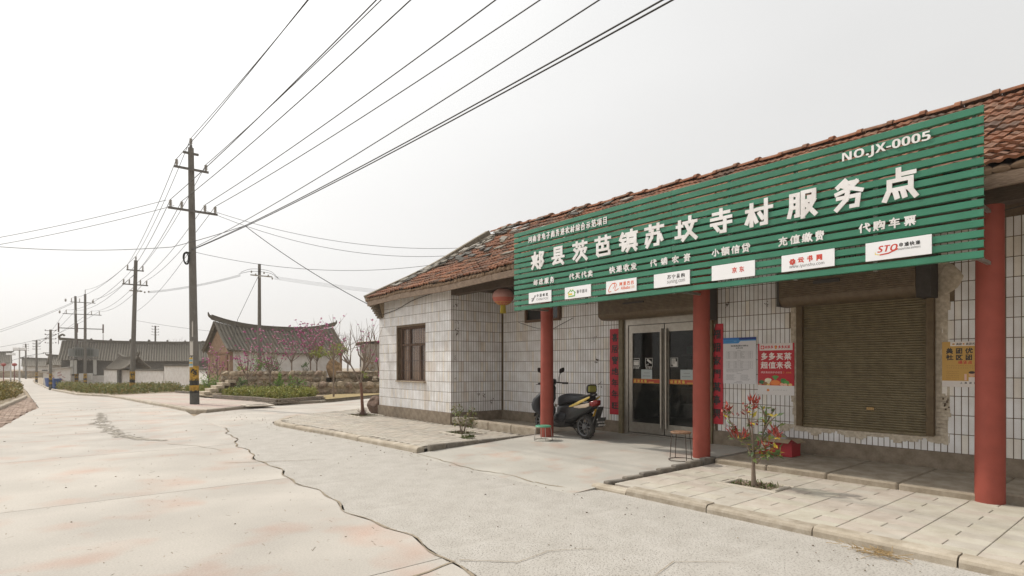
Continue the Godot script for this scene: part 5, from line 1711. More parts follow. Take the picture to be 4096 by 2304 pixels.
func build_sign() -> void:
	var at := Vector3(-5.16 * K, 1.5 + 1.09 * K, -6.955)
	var s := thing("shop_sign", at, "long green slatted sign board with white lettering over the porch", "sign")
	var green := [mat("sign_green", Color(0.034, 0.205, 0.122), 0.42, "concrete", 2.4, {"bump": 0.03}), mat("sign_green_b", Color(0.037, 0.216, 0.130), 0.42, "concrete", 1.9, {"bump": 0.03})]
	s.scale = Vector3(K, K, K)
	# slats: folded sheet, face 75 mm, lips turned back
	var prof := [Vector2(0.0, 0.0), Vector2(0.0, 0.05), Vector2(0.004, 0.056), Vector2(0.071, 0.056), Vector2(0.075, 0.05), Vector2(0.075, 0.0), Vector2(0.072, 0.0), Vector2(0.072, 0.05), Vector2(0.003, 0.05), Vector2(0.003, 0.0)]
	for k in 15:
		for half in 2:
			var st := new_st()
			if half == 0:
				extrude(st, prof, -3.71, -0.004)
			else:
				extrude(st, prof, -0.001, 3.71)
			done(st, s, "slat", green[(k + half) % 2], Vector3(0, k * 0.1048, rng.randf_range(-0.002, 0.002)), Basis(Vector3.BACK, rng.randf_range(-0.0006, 0.0006)))
	var steel := mat("galvanised", Color(0.36, 0.36, 0.35), 0.45, "plaster", 0.5, {"metal": 0.5})
	for k in 9:
		var st := new_st()
		var x := -3.62 + k * 0.905
		box(st, Vector3(x, 0.77, -0.02), Vector3(0.04, 1.56, 0.04))
		done(st, s, "frame_post", steel)
	for q in [[-3.46, 0.03], [0.04, 0.03], [3.62, 0.03], [-3.46, 0.6], [0.04, 0.6], [3.62, 0.6]]:
		var st := new_st()
		box(st, Vector3(q[0], q[1], -0.34), Vector3(0.035, 0.035, 0.6))
		done(st, s, "bracket", steel)
	var white := mat("letter_white", Color(0.86, 0.86, 0.87), 0.45, "concrete", 1.5, {"bump": 0.0})
	var o := Vector3(5.16, -2.59, 7.43)
	var zf := 0.058
	var main := "郏县茨芭镇苏坟寺村服务点"
	var xs := [-8.36, -7.80, -7.25, -6.72, -6.18, -5.67, -5.11, -4.54, -4.0, -3.44, -2.90, -2.38]
	for k in 12:
		put(s, "character", glyph(main[k], 0.405, 0.40, 0.053, 0.012), white, Vector3(xs[k] + o.x, 3.31 + o.y, zf))
	write_row(s, "河南省电子商务进农村综合示范项目", Vector3(-8.43 + o.x, 3.862 + o.y, zf), 0.127, 0.116, 0.144, 0.0150, 0.008, white)
	latin(s, "NO.JX-0005", Vector3(-2.77 + o.x, 3.885 + o.y, zf), 0.875, 0.128, 0.012, white, true)
	for q in [["邮政服务", -8.28, 0.152], ["代买代卖", -7.32, 0.150], ["快递收发", -6.38, 0.150], ["代销农资", -5.55, 0.200], ["小额信贷", -4.49, 0.150], ["充值缴费", -3.54, 0.149], ["代购车票", -2.60, 0.150]]:
		write_row(s, q[0], Vector3(q[1] + o.x, 3.02 + o.y, zf), q[2], 0.133, 0.13, 0.0165, 0.008, white)
	# white panels with the partners' marks
	var panel := mat("panel_white", Color(0.86, 0.86, 0.87), 0.4)
	var black := mat("print_black", Color(0.03, 0.03, 0.03), 0.6)
	var red := mat("print_red", Color(0.58, 0.055, 0.03), 0.6)
	var grey := mat("print_grey", Color(0.16, 0.15, 0.15), 0.6)
	var px := [-8.41, -7.42, -6.44, -5.47, -4.48, -3.49, -2.52]
	for k in 7:
		var p := Node3D.new()
		p.name = "logo_panel"
		s.add_child(p, true)
		p.position = Vector3(px[k] + o.x, 2.69 + o.y, zf)
		var st := new_st()
		bevel_box(st, Vector3(0.318, 0.105, 0.006), Vector3(0.636, 0.21, 0.012), 0.002)
		done(st, p, "board", panel)
		var z := 0.0122
		match k:
			0:
				for q in [[0.0, 0.0], [0.018, 0.022], [0.036, 0.044]]:
					bar(p, [Vector2(0.085 + q[0] * 0.2, 0.045 + q[1] * 0.6), Vector2(0.125, 0.045 + q[1] * 0.6), Vector2(0.16, 0.09 + q[1] * 0.5), Vector2(0.175, 0.12 + q[1] * 0.6), Vector2(0.205, 0.12 + q[1] * 0.6)], 0.007, black, z)
				bar(p, [Vector2(0.08, 0.10), Vector2(0.15, 0.10)], 0.007, black, z + 0.0003)
				bar(p, [Vector2(0.11, 0.03), Vector2(0.11, 0.10)], 0.007, black, z + 0.0005)
				write_row(p, "中国邮政", Vector3(0.23, 0.105, z), 0.085, 0.062, 0.066, 0.008, 0.001, black)
				latin(p, "CHINA POST", Vector3(0.23, 0.045, z), 0.33, 0.042, 0.001, grey, false)
			1:
				var gr := mat("print_green", Color(0.13, 0.42, 0.05), 0.6)
				var ye := mat("print_yellow", Color(0.78, 0.58, 0.04), 0.6)
				bar(p, [Vector2(0.08, 0.105), Vector2(0.15, 0.15), Vector2(0.175, 0.125), Vector2(0.2, 0.15), Vector2(0.27, 0.10)], 0.016, gr, z)
				bar(p, [Vector2(0.25, 0.105), Vector2(0.25, 0.045), Vector2(0.10, 0.04)], 0.02, gr, z + 0.0004)
				bar(p, [Vector2(0.10, 0.062), Vector2(0.10, 0.105)], 0.016, ye, z + 0.0003)
				bar(p, [Vector2(0.12, 0.08), Vector2(0.18, 0.08)], 0.03, ye, z + 0.0006)
				bar(p, [Vector2(0.14, 0.165), Vector2(0.152, 0.165)], 0.012, ye, z)
				bar(p, [Vector2(0.2, 0.165), Vector2(0.212, 0.165)], 0.012, ye, z)
				write_row(p, "新华超市", Vector3(0.30, 0.075, z), 0.066, 0.058, 0.07, 0.0055, 0.001, black)
			2:
				var orr := mat("print_orange_red", Color(0.70, 0.10, 0.02), 0.6)
				bar(p, [Vector2(0.16, 0.085), Vector2(0.19, 0.12), Vector2(0.185, 0.16), Vector2(0.14, 0.165), Vector2(0.09, 0.12), Vector2(0.055, 0.06), Vector2(0.065, 0.03), Vector2(0.11, 0.035)], 0.012, orr, z)
				bar(p, [Vector2(0.14, 0.165), Vector2(0.2, 0.17), Vector2(0.23, 0.14), Vector2(0.2, 0.08), Vector2(0.19, 0.05), Vector2(0.21, 0.04), Vector2(0.27, 0.07)], 0.010, orr, z + 0.0006)
				write_row(p, "阿里巴巴", Vector3(0.285, 0.105, z), 0.078, 0.068, 0.07, 0.009, 0.001, orr)
				latin(p, "Alibaba", Vector3(0.32, 0.045, z), 0.18, 0.05, 0.001, orr, true)
				latin(p, ".com", Vector3(0.505, 0.045, z), 0.09, 0.042, 0.001, mat("print_pale_orange", Color(0.72, 0.42, 0.25), 0.6), false)
			3:
				write_row(p, "苏宁易购", Vector3(0.245, 0.105, z), 0.08, 0.07, 0.072, 0.007, 0.001, black)
				latin(p, "suning.com", Vector3(0.245, 0.03, z), 0.31, 0.07, 0.001, grey, false)
			4:
				write_row(p, "京东", Vector3(0.30, 0.065, z), 0.105, 0.09, 0.092, 0.010, 0.001, red)
			5:
				for a in 7:
					var t := TAU * a / 7.0
					bar(p, [Vector2(0.14, 0.115) + Vector2(cos(t), sin(t)) * 0.012, Vector2(0.14, 0.115) + Vector2(cos(t + 0.5), sin(t + 0.5)) * 0.028, Vector2(0.14, 0.115) + Vector2(cos(t + 1.3), sin(t + 1.3)) * 0.036], 0.012, red, z + a * 0.0008)
				write_row(p, "云书网", Vector3(0.2, 0.085, z), 0.11, 0.085, 0.085, 0.014, 0.001, red)
				latin(p, "www.iyunshu.com", Vector3(0.10, 0.025, z), 0.42, 0.052, 0.001, grey, false)
			6:
				latin(p, "STO", Vector3(0.12, 0.085, z), 0.19, 0.075, 0.001, red, true, 0.25)
				bar(p, [Vector2(0.10, 0.09), Vector2(0.10, 0.07), Vector2(0.15, 0.058)], 0.007, mat("print_yellow", Color.BLACK), z)
				bar(p, [Vector2(0.15, 0.058), Vector2(0.23, 0.065), Vector2(0.32, 0.10)], 0.014, red, z + 0.0006)
				write_row(p, "申通快递", Vector3(0.33, 0.115, z), 0.052, 0.047, 0.052, 0.0065, 0.001, black)
				latin(p, "SHENTONG EXPRESS", Vector3(0.325, 0.085, z), 0.21, 0.018, 0.001, black, false)

func bar(parent: Node3D, pts: Array, th: float, m: Material, z: float) -> void:
	# a printed line of width th
	var st := new_st()
	for k in pts.size() - 1:
		var a: Vector2 = pts[k]
		var b: Vector2 = pts[k + 1]
		var d := (b - a).normalized()
		var n := Vector2(-d.y, d.x) * th * 0.5
		a -= d * th * 0.35
		b += d * th * 0.35
		var zz := z + k * 0.0001 + 0.0008
		quad(st, Vector3(a.x + n.x, a.y + n.y, zz), Vector3(b.x + n.x, b.y + n.y, zz), Vector3(b.x - n.x, b.y - n.y, zz), Vector3(a.x - n.x, a.y - n.y, zz), null, Vector3.BACK)
	done(st, parent, "logo_mark", m)

# ------------------------------------------------------------------ things on and before the shop front
func couplet(at: Vector3, w: float, h: float, text: String, label: String, torn: bool) -> void:
	var t := thing("paper_couplet", at, label, "banner", "red paper couplets beside the door")
	var red := mat("couplet_red", Color(0.56, 0.012, 0.03), 0.55, "cloth", 0.6, {"bump": 0.25})
	var st := new_st()
	# the sheet follows the wall with slight waves; the torn one has lost its upper left corner
	var rows := 24
	for k in rows:
		var ya := h * k / rows
		var yb := h * (k + 1) / rows
		var za := 0.004 + 0.003 * sin(k * 1.3)
		var zb := 0.004 + 0.003 * sin((k + 1) * 1.3)
		var la := 0.0
		var lb := 0.0
		if torn and k >= rows - 4:
			la = w * 0.42 * (k - rows + 4) / 4.0
			lb = w * 0.42 * (k - rows + 5) / 4.0
		quad(st, Vector3(la, ya, za), Vector3(w, ya, za), Vector3(w, yb, zb), Vector3(lb, yb, zb), null, Vector3.BACK)
		quad(st, Vector3(la, ya, za - 0.002), Vector3(w, ya, za - 0.002), Vector3(w, yb, zb - 0.002), Vector3(lb, yb, zb - 0.002), null, Vector3.FORWARD)
		quad(st, Vector3(w, ya, za), Vector3(w, yb, zb), Vector3(w, yb, zb - 0.002), Vector3(w, ya, za - 0.002), null, Vector3.RIGHT)
		quad(st, Vector3(la, ya, za), Vector3(lb, yb, zb), Vector3(lb, yb, zb - 0.002), Vector3(la, ya, za - 0.002), null, Vector3.LEFT)
	done(st, t, "paper", red)
	var p := h * 0.132
	write_row(t, text, Vector3(w * 0.16, h - p * 1.18, 0.0075), p, w * 0.70, p * 0.80, w * 0.095, 0.001, mat("brush_ink", Color(0.012, 0.01, 0.01), 0.5), true, true)

func build_shop_things() -> void:
	couplet(Vector3(-7.945, 0.485, -9.192), 0.275, 1.765, "喜居寶地年年旺", "red paper couplet with black characters left of the glass door", false)
	couplet(Vector3(-5.61, 0.47, -9.186), 0.235, 1.755, "福照家門萬事興", "torn red paper couplet with black characters behind the middle column", true)
	posters()
	lantern()
	stools()
	scooter()
	# red carton with odds and ends behind the young shrub
	var b := thing("carton", Vector3(-4.18, 0.14, -8.72), "open red cardboard carton on the walkway behind the shrub", "box")
	var redc := mat("carton_red", Color(0.42, 0.022, 0.03), 0.6, "cloth", 0.5)
	var st := new_st()
	for q in [[Vector3(0, 0.11, 0.14), Vector3(0.52, 0.22, 0.006)], [Vector3(0, 0.11, -0.14), Vector3(0.52, 0.22, 0.006)], [Vector3(-0.257, 0.11, 0), Vector3(0.006, 0.22, 0.274)], [Vector3(0.257, 0.11, 0), Vector3(0.006, 0.22, 0.274)], [Vector3(0, 0.006, 0), Vector3(0.5, 0.006, 0.27)]]:
		box(st, q[0], q[1])
	done(st, b, "carton_body", redc)
	st = new_st()
	box(st, Vector3(0.0, 0.235, 0.19), Vector3(0.5, 0.004, 0.1), null, Basis(Vector3.RIGHT, 0.5))
	box(st, Vector3(0.3, 0.235, 0.0), Vector3(0.1, 0.004, 0.26), null, Basis(Vector3.BACK, -0.5))
	done(st, b, "flap", mat("carton_inside", Color(0.36, 0.27, 0.18), 0.9))
	st = new_st()
	box(st, Vector3(-0.14, 0.13, 0.1445), Vector3(0.16, 0.1, 0.002))
	box(st, Vector3(-0.17, 0.06, 0.1445), Vector3(0.05, 0.02, 0.002))
	done(st, b, "print_patch", mat("carton_white", Color(0.6, 0.57, 0.52), 0.8))
	st = new_st()
	rock(st, Vector3(-0.05, 0.23, 0.0), Vector3(0.4, 0.24, 0.2), 77)
	done(st, b, "plastic_bag", mat("bag", Color(0.30, 0.28, 0.25), 0.4))
	# cables on the porch: three sagging leads
	var wire := mat("black_cable", Color(0.025, 0.025, 0.025), 0.6)
	for q in [[[Vector3(-10.55, 2.53, -8.9), Vector3(-10.1, 2.38, -9.05), Vector3(-9.7, 2.33, -9.15), Vector3(-9.4, 2.42, -9.17), Vector3(-9.0, 2.55, -9.17)], 0.006, "black cable looping under the vent window on the porch wall"], [[Vector3(-15.0, 2.95, -7.6), Vector3(-14.2, 3.03, -7.6), Vector3(-13.3, 3.2, -7.59), Vector3(-12.4, 3.28, -7.58), Vector3(-11.6, 3.33, -7.58)], 0.009, "thin grey cable tacked under the eave of the bay"], [[Vector3(-1.4, 3.1, -7.72), Vector3(-0.9, 3.16, -7.75), Vector3(-0.4, 3.2, -7.8)], 0.005, "thin wire strung beneath the eave right of the sign"]]:
		st = new_st()
		tube(st, smooth(q[0], 6), q[1], 5)
		var w := done(st, self, "cable", wire)
		tag(w, q[2], "cable")

func smooth(pts: Array, n: int) -> Array:
	var r := []
	for k in pts.size() - 1:
		var p0: Vector3 = pts[maxi(k - 1, 0)]
		var p1: Vector3 = pts[k]
		var p2: Vector3 = pts[k + 1]
		var p3: Vector3 = pts[mini(k + 2, pts.size() - 1)]
		for j in n:
			r.append(p1.cubic_interpolate(p2, p0, p3, float(j) / n))
	r.append(pts[pts.size() - 1])
	return r

func c8(r: int, g: int, b: int) -> Color:
	return Color(r / 255.0, g / 255.0, b / 255.0)

func posters() -> void:
	# notice board of the bank service
	var im := Image.create(384, 512, false, Image.FORMAT_RGB8)
	im.fill(c8(215, 213, 215))
	im.fill_rect(Rect2i(0, 0, 384, 26), c8(22, 52, 130))
	for x in 384:
		var h := 64 if x < 180 else maxi(38, 64 - (x - 180))
		im.fill_rect(Rect2i(x, 18, 1, h - 18), c8(60, 140, 205))
		if x > 190:
			im.fill_rect(Rect2i(x, 0, 1, 26), c8(22, 52, 130))
		else:
			im.fill_rect(Rect2i(x, 0, 1, 20), c8(40, 110, 190))
	small_print(im, 30, 36, 8, 9, c8(25, 60, 120))
	small_print(im, 130, 36, 3, 9, c8(230, 235, 240))
	ink(im, "农村普惠金融支付服务点", 92, 82, 18, 18.6, 2, c8(25, 25, 28))
	ink(im, "业务公告", 152, 106, 19, 21, 2.2, c8(25, 25, 28))
	var k1 := c8(45, 45, 50)
	small_print(im, 168, 138, 5, 8, k1)
	for q in [[36, 152, 308, 78, 6], [36, 262, 308, 80, 5]]:
		for r in q[4] + 1:
			im.fill_rect(Rect2i(q[0], q[1] + r * q[3] / q[4], q[2], 1), c8(90, 90, 95))
		for c in [0, 90, 150, 260, 308]:
			im.fill_rect(Rect2i(q[0] + c, q[1], 1, q[3]), c8(90, 90, 95))
		for r in q[4]:
			small_print(im, q[0] + 20, q[1] + 5 + r * q[3] / q[4], 4, 6, k1)
			small_print(im, q[0] + 100, q[1] + 5 + r * q[3] / q[4], 5, 6, k1)
			small_print(im, q[0] + 165, q[1] + 5 + r * q[3] / q[4], rng.randi_range(4, 10), 6, k1)
			small_print(im, q[0] + 275, q[1] + 5 + r * q[3] / q[4], 2, 6, k1)
	small_print(im, 165, 246, 5, 8, k1)
	for r in 3:
		small_print(im, 40, 352 + r * 13, 38 - r * 9, 6, k1)
	small_print(im, 160, 394, 6, 8, k1)
	for r in 6:
		small_print(im, 40, 412 + r * 11, rng.randi_range(15, 20), 5, k1)
		small_print(im, 206, 412 + r * 11, rng.randi_range(14, 20), 5, k1)
	small_print(im, 160, 484, 7, 8, k1)
	small_print(im, 130, 498, 18, 5, k1)
	var o := paper(self, "notice_poster", im, -5.375, -4.78, 1.185, 1.97, -9.184, 0.5)
	tag(o, "pale notice with a blue heading and small tables beside the red couplet", "poster", "posters on the tiled wall")
	# red grocery poster
	im = Image.create(420, 600, false, Image.FORMAT_RGB8)
	im.fill(c8(188, 18, 36))
	im.fill_rect(Rect2i(20, 0, 380, 82), c8(225, 215, 210))
	im.fill_rect(Rect2i(0, 490, 420, 110), c8(224, 220, 218))
	im.fill_rect(Rect2i(34, 24, 42, 42), c8(200, 30, 40))
	ink_blob(im, 55, 45, 14, 14, c8(230, 200, 195))
	ink(im, "拼多多", 82, 26, 34, 34, 4, c8(200, 30, 40))
	ink_blob(im, 212, 38, 16, 14, c8(200, 50, 40))
	ink_blob(im, 212, 52, 12, 14, c8(200, 50, 40))
	ink_blob(im, 212, 46, 8, 16, c8(235, 170, 40))
	ink(im, "多多买菜", 238, 28, 34, 34, 4, c8(200, 30, 40))
	ink(im, "多多买菜", 36, 112, 80, 90, 11, c8(235, 225, 220))
	ink(im, "超值来袭", 36, 214, 80, 90, 10, c8(235, 225, 220))
	ink(im, "爆款商品到手价低至", 36, 326, 25, 28, 2.4, c8(235, 225, 220))
	ink(im, "0.69元", 288, 328, 22, 19, 2.2, c8(225, 170, 60))
	# vegetables along the foot
	for q in [[120, 438, 40, 34, c8(225, 215, 185)], [108, 425, 20, 16, c8(238, 230, 205)], [140, 424, 22, 16, c8(236, 228, 200)], [205, 462, 62, 36, c8(222, 110, 40)], [205, 455, 50, 26, c8(236, 135, 60)], [300, 435, 34, 28, c8(70, 140, 60)], [335, 455, 30, 24, c8(90, 160, 75)], [285, 420, 16, 14, c8(60, 125, 55)], [45, 455, 30, 24, c8(40, 95, 50)], [90, 470, 28, 20, c8(150, 105, 60)], [125, 480, 20, 12, c8(225, 190, 90)], [282, 475, 24, 16, c8(236, 180, 150)], [322, 478, 22, 15, c8(240, 190, 160)], [375, 478, 22, 16, c8(235, 195, 120)], [20, 480, 26, 10, c8(200, 150, 120)]]:
		ink_blob(im, q[0], q[1], q[2], q[3], q[4])
	for k in 9:
		ink_line(im, Vector2(205, 425), Vector2(170 + k * 9, 372 + absf(k - 4) * 3), 7, c8(70 + (k % 3) * 15, 140 + (k % 2) * 20, 70))
	for k in 7:
		ink_line(im, Vector2(45, 470), Vector2(8 + k * 12, 425 + absf(k - 3) * 5), 5, c8(35, 90 + k * 6, 60))
	im.fill_rect(Rect2i(0, 490, 420, 110), c8(224, 220, 218))
	ink_blob(im, 122, 545, 16, 15, c8(200, 70, 45))
	ink_blob(im, 122, 543, 7, 14, c8(235, 180, 60))
	for k in 9:
		small_print(im, 180 + k * 18, 536, 1, 14, c8(120, 118, 118))
	o = paper(self, "grocery_poster", im, -4.75, -4.155, 1.02, 1.855, -9.184, 0.4)
	tag(o, "red grocery poster with vegetables and large white characters", "poster", "posters on the tiled wall")
	# yellow poster half hidden by the right column
	im = Image.create(400, 540, false, Image.FORMAT_RGB8)
	im.fill(c8(196, 152, 70))
	im.fill_rect(Rect2i(80, 0, 320, 52), c8(226, 216, 205))
	ink_blob(im, 112, 28, 14, 9, c8(190, 130, 40))
	ink(im, "美团", 136, 14, 28, 28, 3, c8(50, 40, 35))
	ink_blob(im, 208, 28, 10, 9, c8(200, 130, 50))
	ink(im, "美团优选", 228, 14, 28, 28, 3, c8(50, 40, 35))
	ink(im, "美团优选", 40, 76, 66, 92, 10, c8(25, 20, 18))
	ink(im, "社区团购", 40, 154, 66, 92, 10, c8(25, 20, 18))
	ink(im, "提货点", 156, 226, 40, 46, 5, c8(190, 40, 25))
	for k in 14:
		small_print(im, 42 + k * 22, 280, 1, 15, c8(110, 75, 30))
		small_print(im, 42 + k * 22, 306, 1, 15, c8(110, 75, 30))
	for r in 5:
		small_print(im, 40, 350 + r * 23, 9, 12, c8(110, 75, 30))
	im.fill_rect(Rect2i(0, 468, 400, 72), c8(222, 214, 208))
	ink(im, "上美团优选", 172, 478, 24, 44, 3, c8(60, 55, 60))
	# a figure in a white shirt
	ink_blob(im, 285, 390, 28, 30, c8(215, 165, 130))
	ink_blob(im, 285, 366, 30, 16, c8(40, 28, 24))
	im.fill_rect(Rect2i(255, 422, 66, 46), c8(222, 210, 205))
	im.fill_rect(Rect2i(215, 385, 22, 75), c8(220, 180, 165))
	o = paper(self, "group_buying_poster", im, -2.24, -1.80, 1.22, 1.805, -9.184, 0.4)
	tag(o, "yellow poster with black characters half hidden by the right red column", "poster", "posters on the tiled wall")

func lantern() -> void:
	var l := thing("paper_lantern", Vector3(-9.83, 2.80, -7.85), "faded red lantern with gold trim and yellow tassel under the eave", "lantern")
	var cloth := [mat("lantern_red", Color(0.50, 0.13, 0.085), 0.6, "cloth", 0.3, {"back": Color(0.35, 0.07, 0.04), "world": false}), mat("lantern_fade", Color(0.52, 0.27, 0.225), 0.6, "cloth", 0.3, {"back": Color(0.3, 0.12, 0.09), "world": false})]
	var gold := mat("lantern_gold", Color(0.55, 0.36, 0.10), 0.45, "", 1.0, {"metal": 0.3})
	# body in gores: faded cloth above, redder below
	for k in 12:
		for half in 2:
			var st := new_st()
			for j in 6:
				var va := -PI / 2 * 0.82 + (PI * 0.82) * ((0.0 if half == 0 else 0.45) + (0.45 if half == 0 else 0.55) * j / 6.0)
				var vb := -PI / 2 * 0.82 + (PI * 0.82) * ((0.0 if half == 0 else 0.45) + (0.45 if half == 0 else 0.55) * (j + 1) / 6.0)
				for i in 3:
					var ha := TAU * (k + i / 3.0) / 12.0
					var hb := TAU * (k + (i + 1) / 3.0) / 12.0
					var fa := 1.0 + 0.03 * sin(PI * i / 3.0)
					var fb := 1.0 + 0.03 * sin(PI * (i + 1) / 3.0)
					var P := [Vector3(cos(ha) * cos(va) * fa, sin(va), sin(ha) * cos(va) * fa), Vector3(cos(hb) * cos(va) * fb, sin(va), sin(hb) * cos(va) * fb), Vector3(cos(hb) * cos(vb) * fb, sin(vb), sin(hb) * cos(vb) * fb), Vector3(cos(ha) * cos(vb) * fa, sin(vb), sin(ha) * cos(vb) * fa)]
					var Q := []
					for p in P:
						Q.append(Vector3(p.x * 0.23, 0.2 + p.y * 0.19, p.z * 0.23))
					quad_s(st, Q, P)
			done(st, l, "gore", cloth[half])
	var st := new_st()
	lathe(st, [Vector2(0.0, 0.385), Vector2(0.05, 0.385), Vector2(0.062, 0.37), Vector2(0.07, 0.352)], 14)
	done(st, l, "top_cap", mat("lantern_cap", Color(0.05, 0.075, 0.06), 0.6))
	st = new_st()
	lathe(st, [Vector2(0.075, 0.045), Vector2(0.07, 0.02), Vector2(0.0, 0.02)], 14)
	for k in 12:
		var a := TAU * k / 12.0
		var pts := []
		for j in 7:
			var v := -PI / 2 * 0.82 + (PI * 0.82) * (0.02 + 0.2 * j / 6.0)
			pts.append(Vector3(cos(a) * cos(v) * 0.234, 0.2 + sin(v) * 0.193, sin(a) * cos(v) * 0.234))
		tube(st, pts, 0.0035, 4)
	for r in 2:
		var pts := []
		for k in 49:
			var a := TAU * k / 48.0
			var v := -PI / 2 * 0.82 + (PI * 0.82) * (0.22 - 0.1 * r + 0.02 * absf(sin(a * 6.0)))
			pts.append(Vector3(cos(a) * cos(v) * 0.236, 0.2 + sin(v) * 0.193, sin(a) * cos(v) * 0.236))
		tube(st, pts, 0.005, 4, null, false)
	done(st, l, "gold_trim", gold)
	st = new_st()
	for k in 26:
		var a := TAU * k / 26.0
		tube(st, [Vector3(cos(a) * 0.05, 0.025, sin(a) * 0.05), Vector3(cos(a) * 0.055, -0.07, sin(a) * 0.055), Vector3(cos(a) * 0.062, -0.165, sin(a) * 0.062)], 0.007, 4)
	done(st, l, "tassel", mat("tassel_yellow", Color(0.42, 0.32, 0.035), 0.8))
	st = new_st()
	tube(st, [Vector3(0, 0.38, 0), Vector3(0, 0.62, 0)], 0.003, 5)
	done(st, l, "hanging_wire", mat("iron_bar", Color.BLACK))

func stool(at: Vector3, h: float, seat_m: Material, leg_m: Material, label: String) -> void:
	var s := thing("stool", at, label, "stool", "round wire stools before the shop")
	var st := new_st()
	lathe(st, [Vector2(0.0, h), Vector2(0.130, h), Vector2(0.145, h - 0.005), Vector2(0.151, h - 0.014), Vector2(0.148, h - 0.026), Vector2(0.13, h - 0.03), Vector2(0.0, h - 0.028)], 32)
	done(st, s, "seat", seat_m)
	for k in 4:
		var a := TAU * k / 4.0 + 0.5
		st = new_st()
		var d := Vector3(cos(a), 0, sin(a))
		tube(st, [d * 0.172 + Vector3(0, 0.008, 0), d * 0.155 + Vector3(0, h * 0.6, 0), d * 0.138 + Vector3(0, h - 0.028, 0)], 0.0058, 7)
		done(st, s, "leg", leg_m)
	st = new_st()
	var ring := []
	for k in 41:
		var a := TAU * k / 40.0
		ring.append(Vector3(cos(a) * 0.174, 0.006, sin(a) * 0.174))
	tube(st, ring, 0.006, 7, null, false)
	done(st, s, "foot_ring", leg_m)

func stools() -> void:
	var steel := mat("stool_steel", Color(0.36, 0.34, 0.31), 0.4, "", 1.0, {"metal": 0.7})
	var rust := mat("stool_rust", Color(0.085, 0.062, 0.05), 0.7, "", 1.0, {"metal": 0.3})
	stool(Vector3(-7.90, 0.105, -7.27), 0.275, mat("stool_green", Color(0.10, 0.40, 0.27), 0.4, "plaster", 0.4, {"bump": 0.1}), steel, "low round stool with a mint green seat beside the left column")
	stool(Vector3(-4.95, 0.108, -7.30), 0.42, mat("stool_brown", Color(0.30, 0.165, 0.10), 0.7, "stain", 0.25, {"bump": 0.3}), rust, "tall round stool with a worn brown seat by the middle column")

func wheel(parent: Node3D, at: Vector3, r: float, w: float, axis: Vector3) -> void:
	var n := Node3D.new()
	n.name = "wheel"
	parent.add_child(n, true)
	n.position = at
	var up := Vector3.UP
	var b := Basis(axis.cross(up).normalized() * -1.0, axis, axis.cross(axis.cross(up)).normalized())
	if b.determinant() < 0:
		b.x = -b.x
	n.basis = b.orthonormalized()
	var st := new_st()
	var prof := []
	for k in 17:
		var a := TAU * k / 16.0
		prof.append(Vector2(r - 0.045 + cos(a) * 0.045, sin(a) * w * 0.5))
	lathe(st, prof, 30)
	# tread blocks
	for k in 36:
		var a := TAU * k / 36.0
		var bb := Basis(Vector3.UP, -a)
		box(st, bb * Vector3(r - 0.002, 0.012 if k % 2 == 0 else -0.012, 0), Vector3(0.008, 0.03, 0.028), null, bb)
	done(st, n, "tyre", mat("tyre", Color(0.028, 0.026, 0.025), 0.9, "plaster", 0.3, {"world": false}))
	st = new_st()
	lathe(st, [Vector2(r - 0.075, -0.045), Vector2(r - 0.062, -0.05), Vector2(r - 0.062, 0.05), Vector2(r - 0.075, 0.045), Vector2(r - 0.08, 0.0), Vector2(r - 0.075, -0.045)], 28)
	lathe(st, [Vector2(0.0, -0.05), Vector2(0.055, -0.05), Vector2(0.065, -0.03), Vector2(0.065, 0.03), Vector2(0.055, 0.05), Vector2(0.0, 0.05)], 20)
	for k in 10:
		var a := TAU * k / 10.0
		var bb := Basis(Vector3.UP, a)
		box(st, bb * Vector3((0.06 + r - 0.07) / 2, 0.03, 0), Vector3(r - 0.12, 0.014, 0.014), null, bb)
		box(st, bb * Vector3((0.06 + r - 0.07) / 2, -0.03, 0), Vector3(r - 0.12, 0.014, 0.014), null, bb)
	done(st, n, "rim", mat("rim", Color(0.13, 0.13, 0.135), 0.4, "", 1.0, {"metal": 0.7}))

